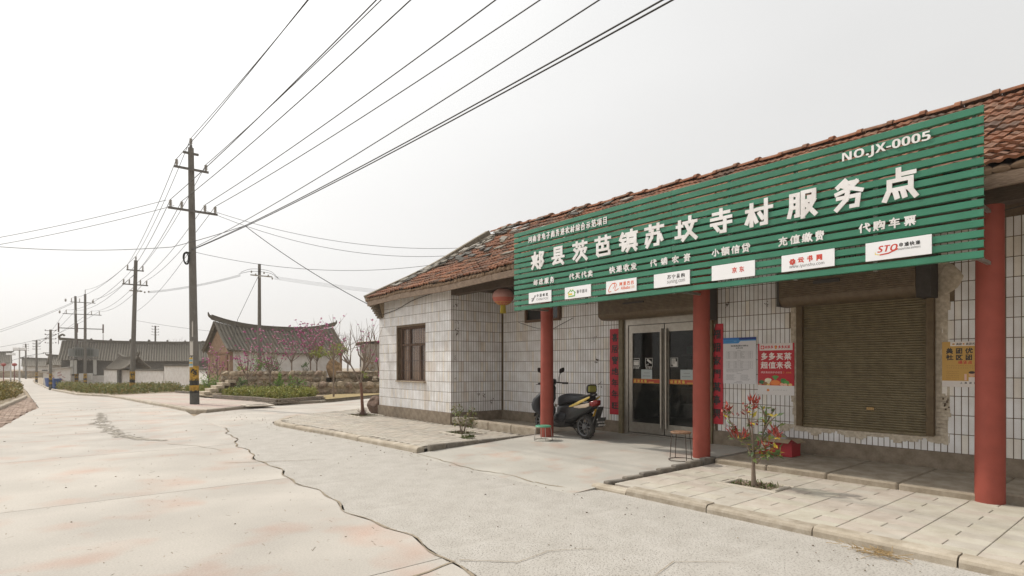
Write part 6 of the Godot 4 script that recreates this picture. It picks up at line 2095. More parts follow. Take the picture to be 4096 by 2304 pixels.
func scooter() -> void:
	# x forward (towards the front wheel), y up, z to its right side
	var rear := Vector3(-7.45, 0.115, -7.94)
	var front := Vector3(-8.83, 0.115, -8.05)
	var dir := (front - rear).normalized()
	var s := thing("electric_scooter", rear, "black electric scooter under dark covers parked behind the left column", "scooter", "", atan2(-dir.z, dir.x))
	var black := mat("scooter_black", Color(0.022, 0.024, 0.028), 0.35, "plaster", 0.5, {"world": false, "bump": 0.1})
	var cover := mat("scooter_cover", Color(0.018, 0.020, 0.025), 0.55, "cloth", 0.35, {"world": false, "bump": 1.2})
	var dark := mat("scooter_plastic", Color(0.028, 0.027, 0.027), 0.65, "plaster", 0.4, {"world": false})
	var yellow := mat("scooter_yellow", Color(0.50, 0.36, 0.09), 0.4)
	var ax := Vector3(0, 0, 1)
	wheel(s, Vector3(0, 0.235, 0), 0.235, 0.10, ax)
	wheel(s, Vector3(1.32, 0.225, 0), 0.225, 0.085, ax)
	var Y := Vector3.UP
	var Z := Vector3.BACK
	# rear body: from the tail to under the seat
	var st := new_st()
	var rings := []
	for q in [[-0.30, 0.66, 0.10, 0.06], [-0.22, 0.64, 0.20, 0.14], [-0.05, 0.58, 0.27, 0.22], [0.18, 0.52, 0.30, 0.30], [0.42, 0.46, 0.31, 0.38], [0.62, 0.42, 0.30, 0.42], [0.70, 0.40, 0.26, 0.40]]:
		rings.append(rrect(Vector3(q[0], q[1], 0), Z, Y, q[2], q[3], 0.6))
	loft(st, rings)
	done(st, s, "rear_body", black)
	# seat under a loose dark cover
	st = new_st()
	rings = []
	for q in [[-0.16, 0.775, 0.20, 0.07], [-0.05, 0.77, 0.27, 0.11], [0.12, 0.765, 0.31, 0.14], [0.30, 0.75, 0.32, 0.17], [0.46, 0.73, 0.31, 0.20], [0.60, 0.70, 0.29, 0.22], [0.68, 0.67, 0.24, 0.20]]:
		rings.append(rrect(Vector3(q[0], q[1] + 0.012 * sin(q[0] * 31.0), 0), Z, Y, q[2] + 0.02 * sin(q[0] * 23.0), q[3], 0.5))
	loft(st, rings)
	done(st, s, "seat", cover)
	# yellow side trim sweeping up to the tail, both sides
	for sd in [-1.0, 1.0]:
		st = new_st()
		rings = []
		for q in [[0.30, 0.60, 0.012, 0.025], [0.18, 0.63, 0.02, 0.05], [0.02, 0.69, 0.024, 0.06], [-0.14, 0.755, 0.024, 0.05], [-0.24, 0.80, 0.018, 0.03]]:
			rings.append(rrect(Vector3(q[0], q[1], sd * (0.155 - maxf(0.0, -q[0]) * 0.12)), Z, Y, q[2], q[3], 0.7, 10))
		loft(st, rings)
		done(st, s, "side_trim", yellow)
		st = new_st()
		rings = []
		for q in [[0.16, 0.60, 0.012, 0.03], [0.02, 0.615, 0.018, 0.07], [-0.14, 0.64, 0.018, 0.08], [-0.22, 0.66, 0.016, 0.06]]:
			rings.append(rrect(Vector3(q[0], q[1], sd * (0.142 + (q[0]) * 0.10)), Z, Y, q[2], q[3], 0.6, 10))
		loft(st, rings)
		done(st, s, "turn_light", mat("turn_light", Color(0.45, 0.36, 0.27), 0.2))
	st = new_st()
	rings = []
	for q in [[-0.20, 0.67, 0.22, 0.10], [-0.27, 0.68, 0.2, 0.12], [-0.33, 0.70, 0.14, 0.10], [-0.35, 0.71, 0.08, 0.06]]:
		rings.append(rrect(Vector3(q[0], q[1], 0), Z, Y, q[2], q[3], 0.6))
	loft(st, rings)
	done(st, s, "tail_light", mat("tail_light", Color(0.20, 0.012, 0.012), 0.2))
	# grab rail and backrest
	st = new_st()
	tube(st, smooth([Vector3(0.05, 0.78, -0.13), Vector3(-0.16, 0.83, -0.11), Vector3(-0.26, 0.86, 0.0), Vector3(-0.16, 0.83, 0.11), Vector3(0.05, 0.78, 0.13)], 5), 0.014, 8)
	tube(st, [Vector3(-0.13, 0.80, 0), Vector3(-0.15, 0.92, 0)], 0.016, 8)
	done(st, s, "grab_rail", dark)
	st = new_st()
	loft(st, [rrect(Vector3(-0.12, 0.945, 0), Z, Y, 0.20, 0.13, 0.5), rrect(Vector3(-0.145, 0.945, 0), Z, Y, 0.24, 0.17, 0.5), rrect(Vector3(-0.17, 0.945, 0), Z, Y, 0.24, 0.17, 0.5)])
	done(st, s, "backrest", dark)
	st = new_st()
	loft(st, [rrect(Vector3(-0.17, 0.945, 0), Z, Y, 0.2, 0.13, 0.5), rrect(Vector3(-0.195, 0.945, 0), Z, Y, 0.17, 0.10, 0.5)])
	done(st, s, "backrest_pad", mat("pad_olive", Color(0.24, 0.23, 0.05), 0.6))
	# rear mudguard, plates
	st = new_st()
	var arc := []
	for k in 9:
		var a := deg_to_rad(55 + k * 15)
		arc.append(Vector3(cos(a) * 0.275, 0.235 + sin(a) * 0.275, 0))
	for k in 8:
		quad(st, arc[k] + Z * 0.06, arc[k + 1] + Z * 0.06, arc[k + 1] - Z * 0.06, arc[k] - Z * 0.06, null, Y)
		quad(st, arc[k] * 1.0 + Z * 0.06, arc[k + 1] + Z * 0.06, arc[k + 1] + Z * 0.062 - Y * 0.03, arc[k] + Z * 0.062 - Y * 0.03, null, Z)
	box(st, Vector3(-0.33, 0.47, 0), Vector3(0.02, 0.34, 0.14), null, Basis(Z, 0.42))
	done(st, s, "rear_mudguard", dark)
	st = new_st()
	bevel_box(st, Vector3(-0.325, 0.52, 0), Vector3(0.006, 0.15, 0.20), 0.002, null, Basis(Z, 0.42))
	done(st, s, "number_plate", mat("plate_yellow", Color(0.42, 0.25, 0.025), 0.5))
	st = new_st()
	for k in 3:
		box(st, Vector3(-0.331, 0.54 - k * 0.022, 0), Vector3(0.004, 0.012, 0.13 - 0.03 * k), null, Basis(Z, 0.42))
	done(st, s, "plate_print", dark)
	st = new_st()
	bevel_box(st, Vector3(-0.395, 0.345, 0), Vector3(0.006, 0.20, 0.2), 0.002, null, Basis(Z, 0.42))
	done(st, s, "mud_flap", mat("mud_flap", Color(0.045, 0.045, 0.045), 0.8))
	st = new_st()
	for k in 3:
		for j in 3:
			box(st, Vector3(-0.39 - k * 0.022, 0.40 - k * 0.05, -0.06 + j * 0.06), Vector3(0.012, 0.03, 0.042), null, Basis(Z, 0.42))
	done(st, s, "flap_print", mat("flap_print", Color(0.30, 0.29, 0.28), 0.7))
	# swing arm and motor cover
	st = new_st()
	loft(st, [rrect(Vector3(0.08, 0.24, 0.11), Z, Y, 0.03, 0.08, 0.8), rrect(Vector3(0.2, 0.23, 0.12), Z, Y, 0.05, 0.14, 0.7), rrect(Vector3(0.42, 0.22, 0.115), Z, Y, 0.05, 0.13, 0.7), rrect(Vector3(0.62, 0.22, 0.10), Z, Y, 0.04, 0.08, 0.8)])
	tube(st, [Vector3(0.0, 0.235, 0.1), Vector3(0.5, 0.24, 0.09)], 0.02, 8)
	tube(st, [Vector3(0.02, 0.27, 0.11), Vector3(0.14, 0.5, 0.11)], 0.022, 8)
	done(st, s, "swing_arm", dark)
	# battery box and foot board
	st = new_st()
	loft(st, [rrect(Vector3(0.46, 0.27, 0), Z, Y, 0.26, 0.12, 0.4), rrect(Vector3(0.62, 0.25, 0), Z, Y, 0.30, 0.17, 0.4), rrect(Vector3(0.98, 0.24, 0), Z, Y, 0.30, 0.15, 0.4), rrect(Vector3(1.06, 0.30, 0), Z, Y, 0.24, 0.12, 0.4)])
	done(st, s, "foot_board", dark)
	st = new_st()
	loft(st, [rrect(Vector3(0.40, 0.42, 0.0), Z, Y, 0.35, 0.10, 0.5), rrect(Vector3(0.55, 0.38, 0.0), Z, Y, 0.38, 0.22, 0.5), rrect(Vector3(0.72, 0.36, 0.0), Z, Y, 0.37, 0.22, 0.6), rrect(Vector3(0.80, 0.33, 0.0), Z, Y, 0.30, 0.12, 0.6)])
	done(st, s, "side_cover", cover)
	# front: steering column, fairing under a quilted leg cover
	st = new_st()
	tube(st, [Vector3(1.30, 0.26, 0), Vector3(1.18, 0.60, 0), Vector3(1.06, 0.98, 0)], [0.03, 0.04, 0.05], 10)
	for sd in [-1.0, 1.0]:
		tube(st, [Vector3(1.33, 0.225, sd * 0.065), Vector3(1.24, 0.5, sd * 0.065)], 0.018, 8)
	done(st, s, "fork", mat("fork", Color(0.2, 0.19, 0.18), 0.4, "", 1.0, {"metal": 0.6}))
	st = new_st()
	rings = []
	for q in [[1.10, 0.30, 0.26, 0.10], [1.17, 0.36, 0.42, 0.16], [1.26, 0.48, 0.52, 0.24], [1.32, 0.58, 0.54, 0.26], [1.25, 0.70, 0.50, 0.24], [1.16, 0.82, 0.40, 0.22], [1.08, 0.93, 0.24, 0.18], [1.05, 0.98, 0.16, 0.14]]:
		rings.append(rrect(Vector3(q[0], q[1], 0.0), Z, Vector3.RIGHT, q[2] + 0.03 * sin(q[1] * 29.0), q[3], 0.75))
	loft(st, rings)
	done(st, s, "leg_cover", cover)
	st = new_st()
	lathe(st, [Vector2(0.0, 0.012), Vector2(0.028, 0.008), Vector2(0.03, 0.0)], 16, Vector3(1.22, 0.545, 0.272), Basis(Vector3.RIGHT, PI / 2 * 0.9))
	done(st, s, "badge", mat("badge", Color(0.42, 0.36, 0.24), 0.4))
	st = new_st()
	loft(st, [rrect(Vector3(1.12, 1.03, 0), Z, Y, 0.12, 0.08, 0.6), rrect(Vector3(1.07, 1.04, 0), Z, Y, 0.24, 0.15, 0.5), rrect(Vector3(1.00, 1.05, 0), Z, Y, 0.22, 0.13, 0.5), rrect(Vector3(0.96, 1.06, 0), Z, Y, 0.12, 0.07, 0.6)])
	done(st, s, "head_cowl", black)
	st = new_st()
	tube(st, smooth([Vector3(0.97, 1.02, -0.36), Vector3(1.0, 1.03, -0.2), Vector3(1.06, 1.05, 0), Vector3(1.0, 1.03, 0.2), Vector3(0.97, 1.02, 0.36)], 5), 0.014, 8)
	done(st, s, "handlebar", dark)
	for sd in [-1.0, 1.0]:
		st = new_st()
		tube(st, [Vector3(0.978, 1.02, sd * 0.25), Vector3(0.968, 1.018, sd * 0.38)], 0.02, 10)
		done(st, s, "grip", dark)
		st = new_st()
		tube(st, [Vector3(1.02, 1.03, sd * 0.20), Vector3(1.02, 1.02, sd * 0.3), Vector3(1.0, 1.0, sd * 0.41)], 0.007, 6)
		done(st, s, "brake_lever", mat("fork", Color.BLACK))
		st = new_st()
		tube(st, smooth([Vector3(1.0, 1.04, sd * 0.17), Vector3(1.03, 1.14, sd * 0.2), Vector3(1.04, 1.22, sd * 0.25)], 4), 0.007, 6)
		done(st, s, "mirror_stalk", dark)
		st = new_st()
		loft(st, [rrect(Vector3(1.06, 1.27, sd * 0.28), Vector3(0, 0.3, sd).normalized(), Y, 0.06, 0.05, 0.7), rrect(Vector3(1.045, 1.28, sd * 0.28), Vector3(0, 0.3, sd).normalized(), Y, 0.14, 0.10, 0.6), rrect(Vector3(1.03, 1.28, sd * 0.28), Vector3(0, 0.3, sd).normalized(), Y, 0.14, 0.10, 0.6)])
		done(st, s, "mirror", dark)
	# front mudguard
	st = new_st()
	arc = []
	for k in 8:
		var a := deg_to_rad(20 + k * 20)
		arc.append(Vector3(1.32 + cos(a) * 0.255, 0.225 + sin(a) * 0.255, 0))
	for k in 7:
		quad(st, arc[k] + Z * 0.055, arc[k + 1] + Z * 0.055, arc[k + 1] - Z * 0.055, arc[k] - Z * 0.055, null, Y)
	done(st, s, "front_mudguard", dark)
	# stand
	st = new_st()
	tube(st, [Vector3(0.5, 0.2, 0.1), Vector3(0.42, 0.03, 0.2), Vector3(0.38, 0.012, 0.22)], 0.012, 6)
	done(st, s, "kick_stand", dark)

# ------------------------------------------------------------------ plants and stones on the pavement
func pit(at: Vector3, w: float, d: float, label: String) -> void:
	# a planting hole: concrete rim, soil and weeds
	var p := thing("tree_pit", at, label, "tree pit", "tree pits in the pavement")
	var rim := mat("pit_rim", Color(0.52, 0.48, 0.41), 0.92, "concrete", 0.8)
	var st := new_st()
	for q in [[Vector3(0, -0.02, d / 2), Vector3(w + 0.14, 0.06, 0.07)], [Vector3(0, -0.02, -d / 2), Vector3(w + 0.14, 0.06, 0.07)], [Vector3(w / 2, -0.02, 0), Vector3(0.07, 0.06, d - 0.072)], [Vector3(-w / 2, -0.02, 0), Vector3(0.07, 0.06, d - 0.072)]]:
		bevel_box(st, q[0], q[1], 0.012)
	done(st, p, "rim", rim)
	st = new_st()
	for i in 8:
		for j in 6:
			var c := func(a: int, b: int) -> Vector3:
				return Vector3(-w / 2 + w * a / 8.0, -0.04 + 0.028 * sin(a * 1.9 + b * 2.3) * sin(b * 1.1 + 0.5), -d / 2 + d * b / 6.0)
			quad(st, c.call(i, j), c.call(i + 1, j), c.call(i + 1, j + 1), c.call(i, j + 1), null, Vector3.UP)
	for k in 12:
		rock(st, Vector3(rng.randf_range(-0.4, 0.4) * w, -0.01, rng.randf_range(-0.4, 0.4) * d), Vector3.ONE * rng.randf_range(0.03, 0.07), k + int(at.x * 7), 1)
	done(st, p, "soil", mat("pit_soil", Color(0.15, 0.105, 0.068), 1.0, "rough", 0.4, {"bump": 1.0}))
	st = new_st()
	for k in 130:
		var c := Vector3(rng.randf_range(-0.42, 0.42) * w, -0.02, rng.randf_range(-0.42, 0.42) * d)
		leaf(st, c, Vector3(rng.randfn() * 0.6, 1, rng.randfn() * 0.6).normalized(), Vector3(rng.randfn(), 0.2, rng.randfn()).normalized(), rng.randf_range(0.03, 0.08), 0.012, jcol(Color(0.11, 0.14, 0.035), 0.3))
	done(st, p, "weeds", leaf_mat()).set_meta("kind", "stuff")

func leaf_mat() -> StandardMaterial3D:
	return mat("leaf_vc", Color.WHITE, 0.65, "", 1.0, {"vc": true, "back": Color(0.25, 0.25, 0.1)})

func build_street_things() -> void:
	var bark := mat("grey_bark", Color(0.24, 0.19, 0.155), 0.95, "plaster", 0.25, {"bump": 0.8, "stretch": Vector3(1, 0.3, 1)})
	# young red-leaved shrub by the kerb
	pit(Vector3(-3.5, 0.055, -6.70), 0.62, 0.46, "square planting hole around the red leaved shrub")
	var s := thing("red_leaf_shrub", Vector3(-3.46, 0.03, -6.62), "young pruned shrub with red shoot tips by the near kerb", "shrub")
	var st := new_st()
	var forks := []
	tube(st, [Vector3(0.0, -0.02, 0), Vector3(-0.01, 0.10, 0.01), Vector3(-0.02, 0.24, 0.0), Vector3(-0.015, 0.36, 0)], [0.045, 0.028, 0.022, 0.02], 9)
	var lim := [[Vector3(-0.015, 0.34, 0), Vector3(-0.08, 0.50, 0.03), Vector3(-0.20, 0.66, 0.05), Vector3(-0.30, 0.80, 0.06), Vector3(-0.33, 0.92, 0.06)], [Vector3(-0.015, 0.34, 0), Vector3(-0.05, 0.52, -0.04), Vector3(-0.10, 0.74, -0.05), Vector3(-0.13, 0.93, -0.04)], [Vector3(-0.015, 0.34, 0), Vector3(0.0, 0.55, 0.05), Vector3(-0.02, 0.78, 0.04), Vector3(-0.01, 1.02, 0.02)], [Vector3(-0.015, 0.34, 0), Vector3(0.06, 0.52, 0.0), Vector3(0.11, 0.70, 0.0), Vector3(0.13, 0.86, -0.01), Vector3(0.14, 0.98, 0)], [Vector3(0.11, 0.70, 0.0), Vector3(0.18, 0.80, 0.03), Vector3(0.27, 0.88, 0.04)], [Vector3(0.06, 0.55, 0.0), Vector3(0.17, 0.68, -0.05), Vector3(0.30, 0.80, -0.07)], [Vector3(0.11, 0.70, 0.0), Vector3(0.16, 0.86, -0.04), Vector3(0.22, 0.97, -0.06)], [Vector3(0.0, 0.42, 0), Vector3(0.12, 0.50, 0.06), Vector3(0.26, 0.54, 0.09), Vector3(0.31, 0.66, 0.1)], [Vector3(-0.1, 0.54, 0.03), Vector3(-0.18, 0.58, 0.1), Vector3(-0.24, 0.68, 0.13)], [Vector3(0.13, 0.86, 0), Vector3(0.10, 0.98, 0.04)], [Vector3(0.02, 0.30, 0.0), Vector3(0.10, 0.38, 0.05), Vector3(0.17, 0.42, 0.07)]]
	for l in lim:
		var rr := []
		for k in l.size():
			rr.append(lerpf(0.014, 0.006, float(k) / (l.size() - 1)))
		tube(st, l, rr, 7)
		forks.append(l[l.size() - 1])
	done(st, s, "stems", bark)
	st = new_st()
	var redc := [Color(0.30, 0.035, 0.022), Color(0.36, 0.055, 0.03), Color(0.22, 0.03, 0.02)]
	for q in [[Vector3(-0.33, 0.92, 0.06), 16, 1.0], [Vector3(-0.36, 0.86, 0.05), 9, 0.8], [Vector3(-0.01, 1.02, 0.02), 18, 1.2], [Vector3(-0.06, 0.95, 0.03), 9, 0.9], [Vector3(-0.16, 0.92, -0.03), 8, 0.8], [Vector3(0.31, 0.66, 0.1), 18, 1.1], [Vector3(-0.2, 0.62, 0.1), 16, 1.0], [Vector3(-0.07, 0.62, 0.12), 16, 1.0], [Vector3(-0.27, 0.70, 0.06), 9, 0.7], [Vector3(0.2, 0.54, 0.1), 10, 0.8], [Vector3(0.02, 0.75, 0.06), 8, 0.7], [Vector3(-0.24, 0.86, 0.05), 5, 0.6], [Vector3(0.24, 0.7, 0.05), 7, 0.8]]:
		for k in q[1]:
			leaf(st, q[0] + Vector3(rng.randfn(), rng.randfn(), rng.randfn()) * 0.025, Vector3(rng.randfn() * 0.55, 1.0 + rng.randfn() * 0.3, rng.randfn() * 0.55).normalized(), Vector3(rng.randfn(), 0.3, rng.randfn()).normalized(), rng.randf_range(0.05, 0.11) * q[2], 0.024, jcol(redc[rng.randi() % 3], 0.25))
	done(st, s, "red_shoots", mat("red_leaf", Color.WHITE, 0.5, "", 1.0, {"vc": true, "back": Color(0.35, 0.08, 0.05)})).set_meta("kind", "stuff")
	st = new_st()
	for k in 210:
		var l: Array = lim[rng.randi() % lim.size()]
		var j := rng.randi() % (l.size() - 1)
		var p: Vector3 = l[j].lerp(l[j + 1], rng.randf())
		if k % 5 == 0:
			p = Vector3(rng.randf_range(0.15, 0.32), rng.randf_range(0.38, 0.52), rng.randf_range(0.0, 0.12))
		if p.y < 0.34:
			p.y += 0.15
		var d := Vector3(rng.randfn(), rng.randfn() * 0.5 + 0.2, rng.randfn()).normalized()
		leaf(st, p + d * 0.01, d, Vector3(rng.randfn() * 0.4, 1, rng.randfn() * 0.4).normalized(), rng.randf_range(0.06, 0.11), rng.randf_range(0.03, 0.05), jcol([Color(0.10, 0.17, 0.05), Color(0.14, 0.20, 0.06), Color(0.09, 0.14, 0.05), Color(0.48, 0.36, 0.04), Color(0.18, 0.23, 0.07)][rng.randi() % 5], 0.2))
	done(st, s, "green_leaves", leaf_mat()).set_meta("kind", "stuff")

	# rose bush and its hole
	pit(Vector3(-9.98, 0.085, -6.88), 0.72, 0.56, "square planting hole around the small rose bush")
	s = thing("rose_bush", Vector3(-9.95, 0.07, -6.86), "small leafy rose bush in the left pavement", "shrub")
	st = new_st()
	var tips := []
	for k in 9:
		var a := TAU * k / 9.0
		var e := Vector3(cos(a) * rng.randf_range(0.08, 0.26), rng.randf_range(0.3, 0.58), sin(a) * rng.randf_range(0.08, 0.22))
		tube(st, [Vector3(cos(a) * 0.03, -0.02, sin(a) * 0.03), e * 0.55 + Vector3(0, 0.05, 0), e], [0.007, 0.006, 0.004], 5)
		tips.append(e)
	done(st, s, "stems", bark)
	st = new_st()
	for e in tips:
		foliage(st, e * Vector3(1, 0.86, 1), Vector3(0.13, 0.16, 0.13), 46, 0.048, [Color(0.12, 0.16, 0.03), Color(0.16, 0.19, 0.04), Color(0.09, 0.12, 0.03), Color(0.2, 0.15, 0.04)])
	done(st, s, "leaves", leaf_mat()).set_meta("kind", "stuff")
	# a patch of creeping weeds and a heap of dry cuttings
	st = new_st()
	foliage(st, Vector3(-9.15, 0.09, -6.45), Vector3(0.28, 0.05, 0.14), 260, 0.05, [Color(0.10, 0.13, 0.04), Color(0.14, 0.15, 0.05)], 0.2)
	var w := done(st, self, "weed_patch", leaf_mat())
	w.set_meta("kind", "stuff")
	tag(w, "low patch of green weeds on the left pavement", "weeds")
	st = new_st()
	for k in 90:
		var c := Vector3(-1.72 + rng.randfn() * 0.12, 0.012 + 0.02 * rng.randf(), -5.12 + rng.randfn() * 0.04)
		var d := Vector3(rng.randfn(), rng.randfn() * 0.15, rng.randfn() * 0.6).normalized()
		tube(st, [c, c + d * rng.randf_range(0.05, 0.14)], 0.0022, 4)
	w = done(st, self, "dry_straw", mat("straw", Color(0.36, 0.25, 0.12), 0.95))
	w.set_meta("kind", "stuff")
	tag(w, "small heap of dry straw against the near kerb", "straw")

	# bare young tree with a fork, at the far end of the left pavement
	pit(Vector3(-15.3, 0.085, -7.15), 0.95, 0.7, "planting hole around the bare young tree beside the bay")
	s = thing("bare_tree", Vector3(-15.35, 0.05, -7.15), "bare young tree with a low fork beside the tiled bay", "tree")
	st = new_st()
	tube(st, [Vector3(0, 0, 0), Vector3(0.0, 0.3, 0.02), Vector3(-0.02, 0.62, 0.03), Vector3(-0.04, 0.95, 0.05)], [0.055, 0.045, 0.04, 0.042], 9)
	done(st, s, "trunk", mat("red_bark", Color(0.20, 0.105, 0.075), 0.95, "plaster", 0.3, {"bump": 0.8}))
	st = new_st()
	var br := [[Vector3(-0.04, 0.92, 0.05), Vector3(-0.12, 1.2, 0.16), Vector3(-0.22, 1.5, 0.30), Vector3(-0.28, 1.72, 0.36)], [Vector3(-0.04, 0.92, 0.05), Vector3(0.0, 1.25, 0.02), Vector3(0.03, 1.55, -0.02), Vector3(0.02, 1.85, -0.05)], [Vector3(0.0, 1.25, 0.02), Vector3(0.10, 1.5, -0.12), Vector3(0.16, 1.72, -0.22), Vector3(0.2, 1.95, -0.3)], [Vector3(-0.22, 1.5, 0.30), Vector3(-0.30, 1.62, 0.25), Vector3(-0.33, 1.8, 0.22)], [Vector3(-0.2, 1.46, 0.28), Vector3(-0.26, 1.6, 0.42), Vector3(-0.27, 1.75, 0.5)], [Vector3(0.03, 1.55, -0.02), Vector3(-0.06, 1.75, 0.1), Vector3(-0.1, 2.0, 0.14)], [Vector3(0.10, 1.5, -0.12), Vector3(0.02, 1.7, -0.2), Vector3(-0.02, 2.1, -0.24)]]
	for l in br:
		var rr := []
		for k in l.size():
			rr.append(lerpf(0.03, 0.011, float(k) / (l.size() - 1)))
		tube(st, l, rr, 7)
		for k in 4:
			var e: Vector3 = l[l.size() - 1]
			var d := Vector3(rng.randfn() * 0.22, 1.0, rng.randfn() * 0.22).normalized()
			var len := rng.randf_range(0.35, 0.9)
			tube(st, [e, e + d * len * 0.5, e + d * len + Vector3(rng.randfn(), 0, rng.randfn()) * 0.04], [0.009, 0.006, 0.003], 5)
	done(st, s, "branches", bark)
	st = new_st()
	for k in 90:
		var d := Vector3(rng.randfn() * 0.8, 1.0, rng.randfn() * 0.8).normalized()
		tube(st, [Vector3(rng.randfn() * 0.05, 0.0, rng.randfn() * 0.05), d * rng.randf_range(0.12, 0.3)], [0.004, 0.002], 4)
	done(st, s, "root_shoots", mat("dry_twig", Color(0.16, 0.10, 0.08), 0.95)).set_meta("kind", "stuff")
	st = new_st()
	foliage(st, Vector3(0.04, 1.2, 0.0), Vector3(0.1, 0.1, 0.1), 50, 0.06, [Color(0.26, 0.30, 0.05), Color(0.2, 0.25, 0.05)])
	done(st, s, "leaf_tuft", leaf_mat()).set_meta("kind", "stuff")
	# reddish boulder against the corner of the bay
	st = new_st()
	rock(st, Vector3.ZERO, Vector3(0.62, 0.56, 0.5), 12, 3)
	rock(st, Vector3(-0.05, 0.1, -0.05), Vector3(0.45, 0.42, 0.4), 15, 3)
	var r := done(st, self, "boulder", mat("red_stone", Color(0.215, 0.135, 0.105), 0.9, "stain", 0.5, {"bump": 0.9}), Vector3(-15.72, 0.29, -7.75), Basis(Vector3.UP, 0.5))
	tag(r, "reddish brown boulder lying against the corner of the bay", "boulder")

# ------------------------------------------------------------------ poles and wires
func insulator(parent: Node3D, p: Vector3, h := 0.22) -> void:
	var st := new_st()
	var pr := [Vector2(0.0, 0.0), Vector2(0.04, 0.0), Vector2(0.04, h * 0.22)]
	for k in 4:
		var y := h * (0.25 + 0.18 * k)
		pr.append_array([Vector2(0.032, y), Vector2(0.062, y + h * 0.06), Vector2(0.035, y + h * 0.12)])
	pr.append_array([Vector2(0.03, h * 0.97), Vector2(0.0, h)])
	lathe(st, pr, 10, p)
	done(st, parent, "insulator", mat("insulator", Color(0.36, 0.345, 0.32), 0.35))

func pole(at: Vector3, h: float, r0: float, r1: float, lean: Vector3, label: String, bands := true) -> Node3D:
	var p := thing("utility_pole", at, label, "utility pole", "concrete poles along the road")
	var st := new_st()
	var top := Vector3(0, h, 0) + lean
	tube(st, [Vector3.ZERO, top * 0.25, top * 0.5, top * 0.75, top], [r0, lerpf(r0, r1, 0.25), lerpf(r0, r1, 0.5), lerpf(r0, r1, 0.75), r1], 20)
	done(st, p, "shaft", mat("pole_concrete", Color(0.165, 0.158, 0.145), 0.9, "concrete", 0.9, {"bump": 0.4}))
	if bands:
		for k in 4:
			st = new_st()
			var ya: float = [0.42, 0.50, 0.71, 0.88, 1.42][k]
			var yb: float = [0.42, 0.50, 0.71, 0.88, 1.42][k + 1]
			var q := func(y: float) -> Vector3: return top * (y / h)
			var ra := lerpf(r0, r1, ya / h) + 0.004
			tube(st, [q.call(ya), q.call((ya + yb) / 2), q.call(yb)], [ra, ra, lerpf(r0, r1, yb / h) + 0.004], 20, null, false)
			done(st, p, "paint_band", band_mat(k % 2 == 1))
		st = new_st()
		for k in 46:
			# flaked black paint over the yellow, and yellow showing through the black
			var y := 1.2 + rng.randfn() * 0.07 if k < 18 else (0.88 + rng.randfn() * 0.03 if k < 34 else 0.5 + rng.randfn() * 0.02)
			var a := 0.2 + rng.randfn() * 0.35 if k < 18 else rng.randf_range(-1.0, 2.4)
			var rr := lerpf(r0, r1, y / h) + 0.006
			var c := Vector3(cos(a) * rr, 0, sin(a) * rr) + top * (y / h)
			box(st, c, Vector3(0.004, rng.randf_range(0.02, 0.07), rng.randf_range(0.02, 0.07)), null, Basis(Vector3.UP, -a))
		done(st, p, "paint_flakes", band_mat(false)).set_meta("kind", "stuff")
		st = new_st()
		tube(st, [Vector3.ZERO, top * (0.42 / h)], [r0 + 0.006, lerpf(r0, r1, 0.42 / h) + 0.006], 20, null, false)
		done(st, p, "base_sleeve", mat("base_sleeve", Color(0.10, 0.105, 0.10), 0.9, "plaster", 0.6))
	return p

func band_mat(y: bool) -> StandardMaterial3D:
	return mat("band_yellow", Color(0.50, 0.29, 0.03), 0.7, "stain", 0.6, {"bump": 0.2}) if y else mat("band_black", Color(0.03, 0.028, 0.026), 0.75, "stain", 0.5)

func arm(parent: Node3D, y: float, half: float, offs: Array, off := Vector3.ZERO, ins := 0.22) -> Array:
	# a steel cross-arm along z with insulators at the offsets; returns their tops in the world
	var st := new_st()
	var s := parent.get_meta("sc", 1.0) as float
	box(st, off + Vector3(0.09, y, 0), Vector3(0.06, 0.07, half * 2))
	box(st, off + Vector3(0.125, y + 0.03, 0), Vector3(0.012, 0.012, half * 2))
	done(st, parent, "cross_arm", mat("arm_steel", Color(0.16, 0.15, 0.14), 0.6, "", 1.0, {"metal": 0.4}))
	var r := []
	for o in offs:
		insulator(parent, off + Vector3(0.09, y + 0.036, o), ins)
		r.append(parent.position + off + Vector3(0.09, y + 0.036 + ins, o))
	return r

func sag(a: Vector3, b: Vector3, d: float, n := 20) -> Array:
	var r := []
	for k in n + 1:
		var t := float(k) / n
		r.append(a.lerp(b, t) - Vector3(0, 4.0 * d * t * (1.0 - t), 0))
	return r

func wire(pts: Array, rad: float, label: String, group := "overhead wires") -> void:
	var st := new_st()
	tube(st, pts, rad, 6, null, false)
	var o := done(st, self, "overhead_wire", mat("wire_black", Color(0.022, 0.02, 0.02), 0.6))
	tag(o, label, "wire", group)

